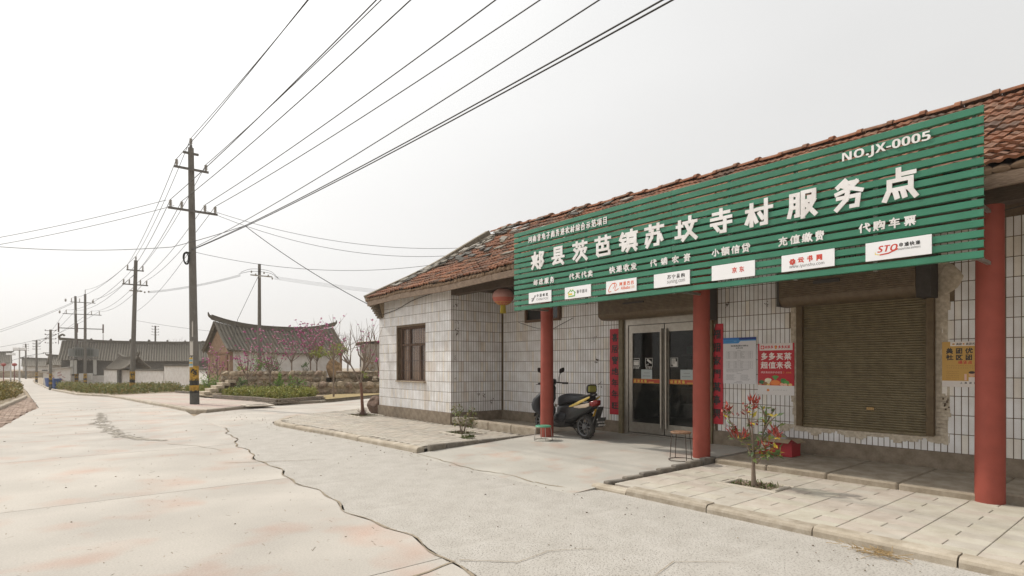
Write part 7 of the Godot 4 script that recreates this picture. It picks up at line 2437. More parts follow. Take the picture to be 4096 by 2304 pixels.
func build_poles() -> void:
	# nearest pole, at the corner pavement
	var p1 := pole(Vector3(-23.6, 0.06, -4.42), 9.36, 0.155, 0.095, Vector3(-0.02, 0, 0.12), "tall concrete pole with yellow and black bands on the corner pavement")
	var top := Vector3(-0.02, 9.36, 0.12)
	var st := new_st()
	tube(st, [top + Vector3(0, -0.12, 0), top + Vector3(0, 0.1, 0)], 0.05, 8)
	box(st, top + Vector3(0.0, -0.2, 0), Vector3(0.08, 0.07, 0.5))
	done(st, p1, "top_bracket", mat("arm_steel", Color(0.16, 0.15, 0.14), 0.6, "", 1.0, {"metal": 0.4}))
	insulator(p1, top + Vector3(0, 0.1, 0), 0.26)
	var t1 := [p1.position + top + Vector3(0, 0.36, 0)]
	var a1 := arm(p1, 8.52, 0.56, [-0.47, 0.47], Vector3(0.1, 0, 0.14), 0.24)
	var a2 := arm(p1, 7.02, 0.80, [-0.72, -0.38, 0.37, 0.72], Vector3(0.1, 0, 0.08), 0.26)
	# stuck bills on the shaft and a coil of cable
	for q in [[2.05, 0.5, 0.9, mat("bill_white", Color(0.55, 0.52, 0.47), 0.85)], [1.55, 0.36, 1.25, mat("bill_white", Color.WHITE)], [2.75, 0.55, 0.3, mat("bill_white", Color.WHITE)]]:
		st = new_st()
		var r := lerpf(0.155, 0.095, q[0] / 9.36) + 0.006
		for k in 6:
			var a: float = 0.4 + q[2] * k / 6.0
			var b: float = 0.4 + q[2] * (k + 1) / 6.0
			var c := Vector3(0, q[0] - q[1] / 2, 0.02)
			quad(st, c + Vector3(cos(a) * r, 0, sin(a) * r), c + Vector3(cos(b) * r, 0, sin(b) * r), c + Vector3(cos(b) * r, q[1] - 0.05 * sin(k * 2.0), sin(b) * r), c + Vector3(cos(a) * r, q[1] - 0.05 * sin(k * 2.0 - 2.0), sin(a) * r), null, Vector3(cos(a), 0, sin(a)))
		done(st, p1, "bill", q[3])
	for q in [[1.66, Color(0.55, 0.36, 0.05)], [1.58, Color(0.18, 0.36, 0.42)], [1.5, Color(0.55, 0.33, 0.05)], [1.43, Color(0.18, 0.36, 0.42)]]:
		st = new_st()
		for k in 6:
			var r := 0.155
			var a: float = 0.5 + 0.95 * k / 6.0
			var b: float = 0.5 + 0.95 * (k + 1) / 6.0
			var c := Vector3(0, q[0], 0.02)
			quad(st, c + Vector3(cos(a) * r, 0, sin(a) * r), c + Vector3(cos(b) * r, 0, sin(b) * r), c + Vector3(cos(b) * r, 0.055, sin(b) * r), c + Vector3(cos(a) * r, 0.055, sin(a) * r), null, Vector3(cos(a), 0, sin(a)))
		done(st, p1, "bill_stripe", mat("stripe_%d" % int(q[0] * 100), q[1], 0.8))
	st = new_st()
	for k in 5:
		var ring := []
		for j in 21:
			var a := TAU * j / 20.0
			ring.append(Vector3(0.1 + k * 0.01, 5.3 + sin(a) * (0.22 - 0.01 * k) + 0.03 * sin(k * 2.0), 0.27 + cos(a) * 0.085 + k * 0.012))
		tube(st, ring, 0.014, 5, null, false)
	tube(st, [Vector3(0, 5.5, 0.0), Vector3(0.1, 5.52, 0.28)], 0.03, 6)
	done(st, p1, "cable_coil", mat("black_cable", Color(0.025, 0.025, 0.025), 0.6))

	# second pole
	var p2 := pole(Vector3(-44.0, -0.32, -4.65), 8.55, 0.155, 0.10, Vector3(0.15, 0, -0.2), "leaning banded pole standing in the hedge before the white wall")
	top = Vector3(0.15, 8.55, -0.2)
	insulator(p2, top, 0.28)
	var t2 := [p2.position + top + Vector3(0, 0.28, 0)]
	var b1 := arm(p2, 7.9, 0.47, [-0.41, 0.41], Vector3(0.1, 0, -0.16), 0.3)
	var b2 := arm(p2, 6.98, 0.70, [-0.62, -0.28, 0.32, 0.62], Vector3(0.1, 0, -0.16), 0.3)
	st = new_st()
	for k in 4:
		lathe(st, [Vector2(0, 0), Vector2(0.06, 0.03), Vector2(0.06, 0.09), Vector2(0, 0.12)], 8, Vector3(0.15, 6.55 + 0.05 * (k % 2), -0.3 - k * 0.22), Basis(Vector3.RIGHT, PI / 2))
	box(st, Vector3(0.12, 6.6, -0.2), Vector3(0.06, 0.08, 0.7))
	done(st, p2, "strain_clamps", mat("insulator", Color.WHITE))
	# twin poles of the transformer
	var tr := pole(Vector3(-78.6, -0.84, -4.0), 10.15, 0.16, 0.11, Vector3(0, 0, 0), "front banded pole of the twin transformer poles")
	var tr2 := pole(Vector3(-80.0, -0.84, -3.3), 10.0, 0.16, 0.11, Vector3(0, 0, 0.1), "rear pole of the twin transformer poles")
	var c1 := arm(tr, 9.2, 1.1, [-0.9, 0.3, 1.0], Vector3(0.1, 0, 0.2), 0.4)
	var c2 := arm(tr, 7.9, 1.7, [-1.5, -0.8, 0.6, 1.4], Vector3(0.1, 0, 0.25), 0.4)
	insulator(tr, Vector3(0, 10.15, 0), 0.5)
	for y in [6.35, 5.0]:
		st = new_st()
		box(st, Vector3(0.1, y, 0.35), Vector3(0.08, 0.09, 4.0 if y > 6 else 2.6))
		done(st, tr, "cross_arm", mat("arm_steel", Color.WHITE))
	for z in [-1.6, 0.7, 2.3]:
		st = new_st()
		tube(st, [Vector3(0.15, 5.9, z), Vector3(0.15, 6.9, z)], 0.07, 6)
		tube(st, [Vector3(0.15, 4.6, z), Vector3(0.15, 5.8, z)], 0.03, 6)
		done(st, tr, "drop_fuse", mat("fuse", Color(0.10, 0.06, 0.05), 0.6))
	st = new_st()
	for k in 4:
		lathe(st, [Vector2(0, -0.1), Vector2(0.17, -0.06), Vector2(0.17, 0.06), Vector2(0, 0.1)], 10, Vector3(-0.2, [9.2, 9.2, 7.9, 7.85][k] + 0.2, [1.7, -0.7, 2.2, 0.8][k]), Basis(Vector3.RIGHT, PI / 2))
	done(st, tr, "strain_disc", mat("insulator", Color.WHITE))
	var tf := thing("transformer", Vector3(-79.3, 2.3, -3.9), "grey transformer tank on the platform of the twin poles", "transformer")
	st = new_st()
	bevel_box(st, Vector3(0, 0.55, 0), Vector3(0.9, 1.0, 1.7), 0.05)
	box(st, Vector3(0, 1.1, 0), Vector3(1.0, 0.08, 1.9))
	box(st, Vector3(0, 0.6, 0), Vector3(0.5, 0.85, 2.7))
	done(st, tf, "tank", mat("tank", Color(0.20, 0.205, 0.195), 0.6))
	st = new_st()
	for k in 12:
		box(st, Vector3(0.5, 0.6, -0.8 + k * 0.145), Vector3(0.18, 0.7, 0.04))
	done(st, tf, "cooling_fins", mat("fins", Color(0.06, 0.075, 0.06), 0.6))
	st = new_st()
	box(st, Vector3(0, -0.05, 0), Vector3(0.9, 0.1, 2.6))
	for z in [-0.9, -0.5, 0.5]:
		tube(st, [Vector3(0, 1.1, z), Vector3(0, 1.5, z)], 0.06, 6)
	done(st, tf, "platform", mat("arm_steel", Color.WHITE))
	st = new_st()
	for z in [0.75, 1.05]:
		box(st, Vector3(0.1, -1.0, z), Vector3(0.35, 1.5, 0.26))
	box(st, Vector3(0.1, -1.0, -1.0), Vector3(0.35, 1.7, 0.3))
	done(st, tf, "fuse_cabinet", mat("cabinet_pale", Color(0.42, 0.41, 0.38), 0.7))
	# pole behind the garden
	var p4 := pole(Vector3(-37.85, 0.0, -10.7), 7.84, 0.13, 0.085, Vector3(0, 0, 0), "plain concrete pole standing behind the magnolia garden", false)
	st = new_st()
	box(st, Vector3(0.06, 7.1, -0.1), Vector3(0.06, 0.07, 1.3))
	for k in 6:
		lathe(st, [Vector2(0, -0.05), Vector2(0.07, -0.03), Vector2(0.07, 0.03), Vector2(0, 0.05)], 8, Vector3(0.1, 7.0 + 0.15 * (k % 3), -0.75 + k * 0.25), Basis(Vector3.RIGHT, PI / 2))
	done(st, p4, "strain_clamps", mat("insulator", Color.WHITE))
	st = new_st()
	tube(st, smooth([Vector3(0, 7.2, 1.1), Vector3(0, 7.45, 0.6), Vector3(0.1, 7.5, 0), Vector3(0.05, 7.42, -0.7), Vector3(0, 7.05, -1.15)], 6), 0.012, 5)
	tube(st, smooth([Vector3(0, 7.1, 1.2), Vector3(0, 7.3, 0.6), Vector3(0.1, 7.35, 0), Vector3(0.05, 7.3, -0.7), Vector3(0, 7.0, -1.2)], 6), 0.012, 5)
	done(st, p4, "jumper_leads", mat("wire_black", Color(0.022, 0.02, 0.02), 0.6))
	# guy wire of that pole
	wire([Vector3(-37.85, 7.0, -10.6), Vector3(-38.9, 4.4, -9.7), Vector3(-41.4, 2.6, -9.9)], 0.012, "stay wire slanting down from the pole behind the garden")
	# smaller far poles, each with side racks
	var far := [[Vector3(-64.7, -0.67, -0.85), 5.3, 0.12, "short pole with side racks beside the blue bins"], [Vector3(-97.0, -0.84, 0.15), 5.6, 0.13, "banded pole beyond the blue bins on the far road"], [Vector3(-128.0, -0.84, 1.6), 6.0, 0.14, "far pole behind the solar lamps at the bend"], [Vector3(-86.0, -0.84, -11.6), 7.4, 0.12, "small pole rising behind the grey hall roof"]]
	for q in far:
		var p := pole(q[0], q[1], q[2], q[2] * 0.75, Vector3(0.1, 0, 0), q[3], q[0].x > -100 and q[0].z > -5)
		st = new_st()
		for k in 4:
			box(st, Vector3(0.1, q[1] - 0.1 - k * 0.36, 0.02), Vector3(0.05, 0.04, 0.75 if k < 3 else 0.5))
			lathe(st, [Vector2(0, -0.06), Vector2(0.05, -0.03), Vector2(0.05, 0.03), Vector2(0, 0.06)], 6, Vector3(0.1, q[1] - 0.06 - k * 0.36, 0.36))
			lathe(st, [Vector2(0, -0.06), Vector2(0.05, -0.03), Vector2(0.05, 0.03), Vector2(0, 0.06)], 6, Vector3(0.1, q[1] - 0.06 - k * 0.36, -0.36))
		done(st, p, "side_rack", mat("fuse", Color(0.10, 0.06, 0.05), 0.6))

	# ---- wires towards the camera and past it
	var nxt := func(a: Vector3, dz: float, dy := 0.3) -> Vector3: return Vector3(14.0, a.y + dy, a.z + dz)
	var W := 0.0105
	wire(sag(t1[0], nxt.call(t1[0], -0.82), 0.5, 30), W, "topmost overhead wire from the corner pole towards the viewer")
	wire(sag(a1[1], nxt.call(a1[1], -0.55), 0.5, 30), W, "wire from the road end of the upper arm towards the viewer")
	wire(sag(a1[0], nxt.call(a1[0], -0.92), 0.5, 30), W, "wire from the garden end of the upper arm towards the viewer")
	wire(sag(a2[3], nxt.call(a2[3], -0.78), 0.5, 30), W, "wire from the road end of the lower arm towards the viewer")
	wire(sag(a2[2], nxt.call(a2[2], -0.88), 0.5, 30), W, "second wire of the lower arm towards the viewer")
	wire(sag(a2[1], nxt.call(a2[1], -1.38), 0.5, 30), W, "third wire of the lower arm towards the viewer")
	wire(sag(a2[0], nxt.call(a2[0], -1.74), 0.5, 30), W, "wire from the garden end of the lower arm towards the viewer")
	var br := Vector3(-23.6, 5.74, -4.31)
	wire(sag(br, nxt.call(br, -0.24, 0.0), 0.5, 30), 0.008, "thin cable from the coil bracket towards the viewer")
	wire(sag(br + Vector3(0, -0.03, 0), nxt.call(br, -1.14, 0.0), 0.5, 30), 0.010, "upper of the two lowest cables towards the viewer")
	wire(sag(br + Vector3(0, -0.05, 0), nxt.call(br, -1.22, -0.03), 0.5, 30), 0.010, "lowest of the cables towards the viewer")
	# ---- onwards to the second pole and the twin poles
	wire(sag(t1[0], t2[0], 0.3), 0.010, "top wire between the corner pole and the second pole", "wires down the road")
	for k in 2:
		wire(sag(a1[k], b1[k], 0.3), 0.010, ["garden side wire of the upper arms down the road", "road side wire of the upper arms down the road"][k], "wires down the road")
	for k in 4:
		wire(sag(a2[k], b2[k], 0.35), 0.010, ["garden side wire of the lower arms down the road", "second wire of the lower arms down the road", "third wire of the lower arms down the road", "road side wire of the lower arms down the road"][k], "wires down the road")
	wire(sag(br, Vector3(-44, 4.9, -4.8), 0.3), 0.008, "slack cable from the coil down to the second pole", "wires down the road")
	wire(sag(t2[0], tr.position + Vector3(0, 10.65, 0), 0.5), 0.012, "top wire from the second pole to the twin poles", "wires down the road")
	for k in 2:
		wire(sag(b1[k], c1[k * 2], 0.5), 0.012, ["garden side upper wire to the twin poles", "road side upper wire to the twin poles"][k], "wires down the road")
	for k in 4:
		wire(sag(b2[k], c2[k], 0.6), 0.012, ["garden side lower wire to the twin poles", "second lower wire to the twin poles", "third lower wire to the twin poles", "road side lower wire to the twin poles"][k], "wires down the road")
	for k in 4:
		wire(sag(c2[k], Vector3(-97.0, 4.5 - k * 0.33, 0.5), 0.4), 0.014, ["first", "second", "third", "lowest"][k] + " wire from the twin poles to the far banded pole", "wires down the road")
	# ---- wires that leave to the left
	for q in [[Vector3(-23.5, 7.35, -3.5), Vector3(-36.0, 5.95, 6.0), 0.25, "upper wire crossing the sky to the left edge"], [Vector3(-23.5, 7.2, -3.75), Vector3(-36.0, 5.75, 6.0), 0.3, "lower wire crossing the sky to the left edge"]]:
		wire(sag(q[0], q[1], q[2]), 0.009, q[3], "wires to the left")
	wire(sag(tr2.position + Vector3(0, 9.5, 0), Vector3(-95, 3.6, 9.5), 0.5), 0.015, "upper wire from the twin poles to the left edge", "wires to the left")
	wire(sag(tr2.position + Vector3(0, 9.2, 0.3), Vector3(-95, 3.3, 9.5), 0.5), 0.015, "lower wire from the twin poles to the left edge", "wires to the left")
	wire(sag(Vector3(-64.7, 4.0, -0.85), Vector3(-70, 2.6, 6.0), 0.2), 0.012, "wire from the short pole to the left edge", "wires to the left")
	# cable crossing the road, and its drop to the shop eave
	var cr := Vector3(-20.0, 6.05, -5.2)
	wire(sag(Vector3(-26.0, 5.5, 2.2), Vector3(-23.0, 5.62, -3.6), 0.18) + sag(Vector3(-23.0, 5.62, -3.6), cr, 0.03, 8), 0.010, "cable crossing the road high up from the left edge")
	wire(sag(cr, Vector3(-15.25, 3.22, -7.3), 0.12), 0.011, "black service cable dropping to the foot of the shop gable")
	# service wires to the shop roof and garden house
	wire(sag(a2[0] + Vector3(0, -0.2, 0), Vector3(-17.6, 6.1, -13.5), 0.55), 0.008, "upper slack service wire passing behind the shop gable")
	wire(sag(a2[1] + Vector3(0, -0.2, 0), Vector3(-17.6, 5.85, -13.3), 0.75), 0.008, "lower slack service wire passing behind the shop gable")
	wire(sag(br + Vector3(0, -0.1, -0.1), Vector3(-17.8, 5.65, -13.0), 0.6), 0.008, "lowest slack service wire passing behind the shop gable")
	for k in 4:
		wire(sag(Vector3(-37.8, 7.15 - 0.06 * k, -11.6), Vector3(-26.0, 5.2 - 0.07 * k, -19.5), 0.12), 0.006, ["first", "second", "third", "lowest"][k] + " line from the garden pole to behind the shop", "lines from the garden pole")
	for k in 3:
		wire(sag(p2.position + Vector3(0.15, 6.62 - 0.05 * k, -0.9), Vector3(-37.9, 7.08 - 0.05 * k, -9.6), 0.14), 0.008, ["upper", "middle", "lower"][k] + " bundle line between the hedge pole and the garden pole", "lines to the garden pole")
	wire(sag(p2.position + Vector3(0.1, 4.7, -0.2), Vector3(-38.5, 3.6, -16.5), 0.4), 0.009, "faint wire running low above the old house ridge")

# ------------------------------------------------------------------ the magnolia garden and the old houses
func magnolia(at: Vector3, h: float, spread: float, n: int, fl: int, label: String, trunk := 0.8) -> void:
	var t := thing("magnolia_tree", at, label, "tree", "magnolias in the garden")
	var bark := mat("grey_bark", Color(0.24, 0.19, 0.155), 0.95, "plaster", 0.25, {"bump": 0.8})
	var st := new_st()
	tube(st, [Vector3.ZERO, Vector3(0.02, trunk * 0.5, 0.01), Vector3(0, trunk, 0)], [0.045, 0.035, 0.03], 7)
	done(st, t, "trunk", bark)
	st = new_st()
	var pts := []
	for k in n:
		var a := TAU * k / n + rng.randf_range(-0.3, 0.3)
		var out := spread * rng.randf_range(0.25, 1.0)
		var top := h * (1.0 - 0.35 * pow(out / spread, 2.0)) * rng.randf_range(0.82, 1.0)
		var base := Vector3(0, trunk * rng.randf_range(0.7, 1.0), 0)
		var e := Vector3(cos(a) * out, top, sin(a) * out)
		var m := base.lerp(e, 0.45) + Vector3(cos(a), -0.3, sin(a)) * out * 0.18
		var line := smooth([base, m, e], 4)
		var rr := []
		for i in line.size():
			rr.append(lerpf(0.016, 0.005, float(i) / (line.size() - 1)))
		tube(st, line, rr, 5)
		for i in range(3, line.size()):
			pts.append(line[i])
		for j in 4:
			var b: Vector3 = line[rng.randi_range(2, line.size() - 2)]
			var d := Vector3(cos(a) * 0.5 + rng.randfn() * 0.4, 1.0, sin(a) * 0.5 + rng.randfn() * 0.4).normalized()
			var l := rng.randf_range(0.25, 0.7)
			tube(st, [b, b + d * l * 0.5, b + d * l], [0.007, 0.005, 0.003], 4)
			pts.append(b + d * l)
			pts.append(b + d * l * 0.6)
	done(st, t, "branches", bark)
	st = new_st()
	for k in int(fl * 0.8):
		var p: Vector3 = pts[rng.randi() % pts.size()]
		if p.y > h * 0.9 and rng.randf() < 0.6:
			continue
		var deep := rng.randf() < 0.5
		for j in 6:
			var d := Vector3(rng.randfn() * 0.7, 0.9 + rng.randfn() * 0.5, rng.randfn() * 0.7).normalized()
			leaf(st, p, d, Vector3(rng.randfn(), 0.1, rng.randfn()).normalized(), rng.randf_range(0.06, 0.105), 0.048, jcol(Color(0.42, 0.07, 0.25) if deep or j < 2 else Color(0.72, 0.42, 0.55), 0.2))
	done(st, t, "blossom", mat("petal_vc", Color.WHITE, 0.6, "", 1.0, {"vc": true, "back": Color(0.4, 0.2, 0.3)})).set_meta("kind", "stuff")

func shrub(at: Vector3, r: Vector3, n: int, l: float, cols: Array, label: String) -> void:
	var t := thing("garden_shrub", at, label, "shrub", "shrubs in the garden")
	var st := new_st()
	for k in 7:
		var a := TAU * k / 7.0
		tube(st, [Vector3.ZERO, Vector3(cos(a) * r.x * 0.3, r.y * 0.7, sin(a) * r.z * 0.3), Vector3(cos(a) * r.x * 0.6, r.y * 1.3, sin(a) * r.z * 0.6)], [0.02, 0.014, 0.006], 5)
	done(st, t, "stems", mat("grey_bark", Color.WHITE))
	st = new_st()
	foliage(st, Vector3(0, r.y * 1.0, 0), r, n, l, cols, 0.35)
	done(st, t, "foliage", leaf_mat()).set_meta("kind", "stuff")

func hedge(called: String, poly: Array, h: float, n: int, cols: Array, label: String, base := 0.05) -> void:
	# low planting that covers a bed: upright leafy shoots
	var st := new_st()
	var pv := PackedVector2Array(poly)
	var lo := pv[0]
	var hi := pv[0]
	for p in pv:
		lo = lo.min(p)
		hi = hi.max(p)
	var made := 0
	var tries := 0
	while made < n and tries < n * 12:
		tries += 1
		var p := Vector2(rng.randf_range(lo.x, hi.x), rng.randf_range(lo.y, hi.y))
		if not Geometry2D.is_point_in_polygon(p, pv):
			continue
		made += 1
		var hh := h * rng.randf_range(0.55, 1.1) * (0.85 + 0.2 * sin(p.x * 2.1) * sin(p.y * 2.7))
		var c: Color = cols[rng.randi() % cols.size()]
		var b := Vector3(p.x, gy(p.x) + base, p.y)
		var lean := Vector3(rng.randfn() * 0.12, 1.0, rng.randfn() * 0.12)
		for k in 9:
			var q := b + lean * hh * rng.randf_range(0.15, 1.0)
			leaf(st, q, Vector3(rng.randfn(), 0.7 + rng.randf() * 0.8, rng.randfn()).normalized(), Vector3(rng.randfn(), 0.6, rng.randfn()).normalized(), h * rng.randf_range(0.13, 0.24), h * 0.085, jcol(c, 0.25))
	var o := done(st, self, called, leaf_mat())
	o.set_meta("kind", "stuff")
	tag(o, label, "hedge")

func stone_wall(parent: Node3D, a: Vector3, b: Vector3, h: float, th: float, sd: int, size := 0.42) -> void:
	# rough stones in uneven courses with mortar between
	var d := b - a
	d.y = 0
	var len := d.length()
	var u := d / len
	var n := Vector3(u.z, 0, -u.x)
	var bs := Basis(u, Vector3.UP, u.cross(Vector3.UP))
	var st := new_st()
	box(st, (a + b) / 2 + Vector3.UP * h / 2, Vector3(len, h - 0.04, th - 0.2), null, bs)
	done(st, parent, "mortar", mat("mortar", Color(0.34, 0.29, 0.22), 1.0, "plaster", 0.7))
	var cols := [mat("field_stone_a", Color(0.40, 0.30, 0.22), 0.95, "stain", 0.7, {"bump": 0.9}), mat("field_stone_b", Color(0.31, 0.25, 0.195), 0.95, "stain", 0.6, {"bump": 0.9}), mat("field_stone_c", Color(0.48, 0.38, 0.285), 0.95, "stain", 0.5, {"bump": 0.9}), mat("field_stone_d", Color(0.35, 0.255, 0.20), 0.95, "stain", 0.8, {"bump": 0.9})]
	var rr := RandomNumberGenerator.new()
	rr.seed = sd
	var y := 0.0
	while y < h - 0.05:
		var hh := minf(rr.randf_range(0.24, 0.36) * size / 0.42, h - y)
		var x := 0.0
		while x < len - 0.04:
			var w := minf(rr.randf_range(0.7, 1.4) * size, len - x)
			st = new_st()
			rock(st, Vector3.ZERO, Vector3(w * 1.26, hh * 1.3, th * 1.25), rr.randi() % 9999, 1)
			done(st, parent, "stone", cols[rr.randi() % 4], a + u * (x + w / 2) + Vector3.UP * (y + hh / 2), bs)
			x += w
		y += hh

func curved_roof(parent: Node3D, x0: float, x1: float, zmid: float, half: float, eave: float, ridge: float, rise: float, m: Material, rows: Material) -> void:
	# pantile roof along x with a ridge that sweeps up at both ends; round tile rows run down the slopes
	var n := 26
	var prof := func(t: float) -> float: return rise * pow(absf(t * 2.0 - 1.0), 2.6)
	var slope := func(x: float, s: float) -> Vector3:
		# s -1..1: -1 back eave, 1 front eave
		var t := (x - x0) / (x1 - x0)
		var a := absf(s)
		var y: float = lerpf(ridge, eave, a) - 0.10 * sin(a * PI) + prof.call(t) * (1.0 - a * 0.5)
		return Vector3(x, y, zmid + s * half)
	var st := new_st()
	for i in n:
		for j in 12:
			var xa := lerpf(x0, x1, float(i) / n)
			var xb := lerpf(x0, x1, float(i + 1) / n)
			var sa := -1.0 + j / 6.0
			var sb := -1.0 + (j + 1) / 6.0
			quad(st, slope.call(xa, sa), slope.call(xb, sa), slope.call(xb, sb), slope.call(xa, sb), null, Vector3.UP)
	done(st, parent, "roof_bed", m)
	var cnt := int((x1 - x0) / 0.26)
	for k in cnt + 1:
		var x := lerpf(x0 + 0.06, x1 - 0.06, float(k) / cnt)
		for sd in [1.0, -1.0]:
			st = new_st()
			var line := []
			for j in 7:
				line.append(slope.call(x, sd * (0.03 + 0.99 * j / 6.0)) + Vector3(0, 0.02, 0))
			tube(st, line, 0.075, 6)
			done(st, parent, "tile_row", rows)
	st = new_st()
	var rl := []
	for k in 27:
		var x := lerpf(x0 - 0.12, x1 + 0.12, k / 26.0)
		var t := clampf((x - x0) / (x1 - x0), -0.02, 1.02)
		rl.append(Vector3(x, ridge + prof.call(t) * 1.15 + 0.12, zmid))
	for k in 26:
		var a: Vector3 = rl[k]
		var b: Vector3 = rl[k + 1]
		var c := (a + b) / 2
		box(st, c, Vector3((b - a).length() + 0.01, 0.26, 0.18), null, Basis(Vector3.BACK, atan2(b.y - a.y, b.x - a.x)))
		box(st, c + Vector3(0, 0.15, 0), Vector3((b - a).length() + 0.01, 0.06, 0.24), null, Basis(Vector3.BACK, atan2(b.y - a.y, b.x - a.x)))
	for e in [[rl[0], -1.0], [rl[26], 1.0]]:
		var p: Vector3 = e[0]
		tube(st, smooth([p, p + Vector3(e[1] * 0.16, 0.12, 0), p + Vector3(e[1] * 0.22, 0.34, 0)], 4), [0.11, 0.11, 0.1, 0.09, 0.08, 0.07, 0.05, 0.04, 0.02], 7)
	done(st, parent, "ridge", m)

func build_garden() -> void:
	var soil := mat("garden_soil", Color(0.26, 0.20, 0.13), 1.0, "rough", 1.4)
	var g := setting("garden_bed")
	var st := new_st()
	sheet(st, [Vector2(-22.25, -7.0), Vector2(-28.8, -6.3), Vector2(-34, -6.2), Vector2(-36, -7.2), Vector2(-34, -9), Vector2(-29, -11.5), Vector2(-27, -14), Vector2(-26.0, -14), Vector2(-23.4, -9.0)], 0.11)
	done(st, g, "soil", soil)
	st = new_st()
	sheet(st, [Vector2(-22.65, -9.0), Vector2(-25.4, -12.8), Vector2(-27.4, -17), Vector2(-33, -18), Vector2(-29, -12), Vector2(-24, -9.0)], 0.13)
	done(st, g, "dry_lawn", mat("dry_lawn", Color(0.33, 0.25, 0.115), 1.0, "rough", 1.1))
	st = new_st()
	sheet(st, [Vector2(-34.1, -7.6), Vector2(-29.7, -11.4), Vector2(-27, -14.2), Vector2(-28, -20), Vector2(-42, -20), Vector2(-40, -10)], 0.95)
	done(st, g, "terrace", soil)
	# brick edging
	var edgeb := thing("brick_edging", Vector3.ZERO, "low grey brick edging around the hedge at the corner", "edging")
	var bm := [mat("edge_brick_a", Color(0.235, 0.205, 0.175), 0.95, "plaster", 0.6), mat("edge_brick_b", Color(0.27, 0.23, 0.195), 0.95, "plaster", 0.5), mat("edge_brick_c", Color(0.205, 0.18, 0.155), 0.95, "plaster", 0.6)]
	var bmesh := new_st()
	bevel_box(bmesh, Vector3.ZERO, Vector3(0.23, 0.055, 0.11), 0.005)
	var bk := bmesh.commit()
	for run in [[Vector2(-22.1, -6.9), Vector2(-28.8, -6.15)], [Vector2(-22.1, -6.9), Vector2(-23.2, -9.05)]]:
		var a: Vector2 = run[0]
		var b: Vector2 = run[1]
		var d := (b - a).normalized()
		var cnt := int((b - a).length() / 0.24)
		for c in 3:
			for k in cnt:
				var p := a + d * (0.12 + k * 0.24 + (0.1 if c % 2 == 1 else 0.0))
				put(edgeb, "brick", bk, bm[rng.randi() % 3], Vector3(p.x, gy(p.x) + 0.09 + c * 0.063, p.y), Basis(Vector3.UP, -d.angle()))
	var edge2 := thing("brick_edging", Vector3.ZERO, "far low brick edging left of the corner pole", "edging")
	for k in 20:
		var p := Vector2(-36.0, -6.95).lerp(Vector2(-41.0, -6.6), k / 20.0)
		for c in 2:
			put(edge2, "brick", bk, bm[rng.randi() % 3], Vector3(p.x, gy(p.x) + 0.1 + c * 0.063, p.y), Basis(Vector3.UP, 0.07))
	# steps up to the terrace
	var steps := thing("stone_steps", Vector3(-32.6, 0, -6.3), "pale stone steps climbing from the pavement into the garden", "steps")
	for k in 6:
		st = new_st()
		bevel_box(st, Vector3(-0.2 * k, -0.06 + k * 0.14, -0.33 * k), Vector3(1.2, 0.15, 0.4), 0.01)
		done(st, steps, "step", mat("step_stone", Color(0.50, 0.44, 0.35), 0.9, "plaster", 0.7))
	# terrace walls
	var w1 := thing("terrace_wall", Vector3.ZERO, "tall field stone wall holding up the magnolia terrace", "wall", "field stone walls")
	stone_wall(w1, Vector3(-34.0, 0, -7.7), Vector3(-29.4, 0.0, -11.6), 1.2, 0.4, 3)
	var w2 := thing("terrace_wall", Vector3.ZERO, "lower field stone wall along the dry lawn by the side street", "wall", "field stone walls")
	stone_wall(w2, Vector3(-28.6, 0, -10.2), Vector3(-26.6, 0.0, -14.6), 0.66, 0.4, 5)
	var w3 := thing("terrace_wall", Vector3.ZERO, "short field stone wall below the tan boulder", "wall", "field stone walls")
	stone_wall(w3, Vector3(-29.0, 0.0, -12.0), Vector3(-28.2, 0.0, -14.0), 1.2, 0.4, 8)
	st = new_st()
	rock(st, Vector3.ZERO, Vector3(1.0, 1.25, 0.8), 41, 3)
	tag(done(st, self, "boulder", mat("tan_stone", Color(0.42, 0.27, 0.15), 0.95, "stain", 0.8, {"bump": 1.0}), Vector3(-30.0, 1.25, -12.3)), "tall tan boulder standing on the terrace among magnolias", "boulder")
	# a heap of loose slabs on the low wall
	for k in 7:
		st = new_st()
		rock(st, Vector3.ZERO, Vector3(0.45, 0.2, 0.3), 60 + k, 1)
		tag(done(st, self, "loose_stone", mat("field_stone_b", Color.WHITE), Vector3(-27.3 + 0.13 * (k % 4) - 0.05, 0.74 + 0.1 * (k / 4), -13.4 - 0.25 * (k % 4))), "loose flat stone heaped on the lower field stone wall", "stone", "stones piled on the lower wall")
	# hedges
	var hc := [Color(0.24, 0.26, 0.045), Color(0.28, 0.28, 0.055), Color(0.19, 0.215, 0.04), Color(0.30, 0.27, 0.07)]
	hedge("clipped_hedge", [Vector2(-22.4, -7.05), Vector2(-28.6, -6.4), Vector2(-29.2, -7.6), Vector2(-26.6, -9.6), Vector2(-23.5, -8.95)], 0.5, 2600, hc, "olive green hedge inside the brick edging at the corner", 0.1)
	hedge("clipped_hedge", [Vector2(-34.2, -6.5), Vector2(-36, -7.1), Vector2(-41, -6.95), Vector2(-41, -9.0), Vector2(-36, -8.7)], 0.5, 1000, hc, "olive green hedge behind the corner pole", 0.1)
	hedge("roadside_hedge", [Vector2(-38.8, -3.3), Vector2(-44, -2.2), Vector2(-55, -1.6), Vector2(-57, -4.5), Vector2(-52, -8.5), Vector2(-42.2, -7.2), Vector2(-41.6, -6.8)], 0.62, 2600, [Color(0.176, 0.189, 0.0473), Color(0.23, 0.216, 0.054), Color(0.135, 0.155, 0.0405), Color(0.27, 0.209, 0.0675)], "weedy roadside hedge before the white wall", 0.03)
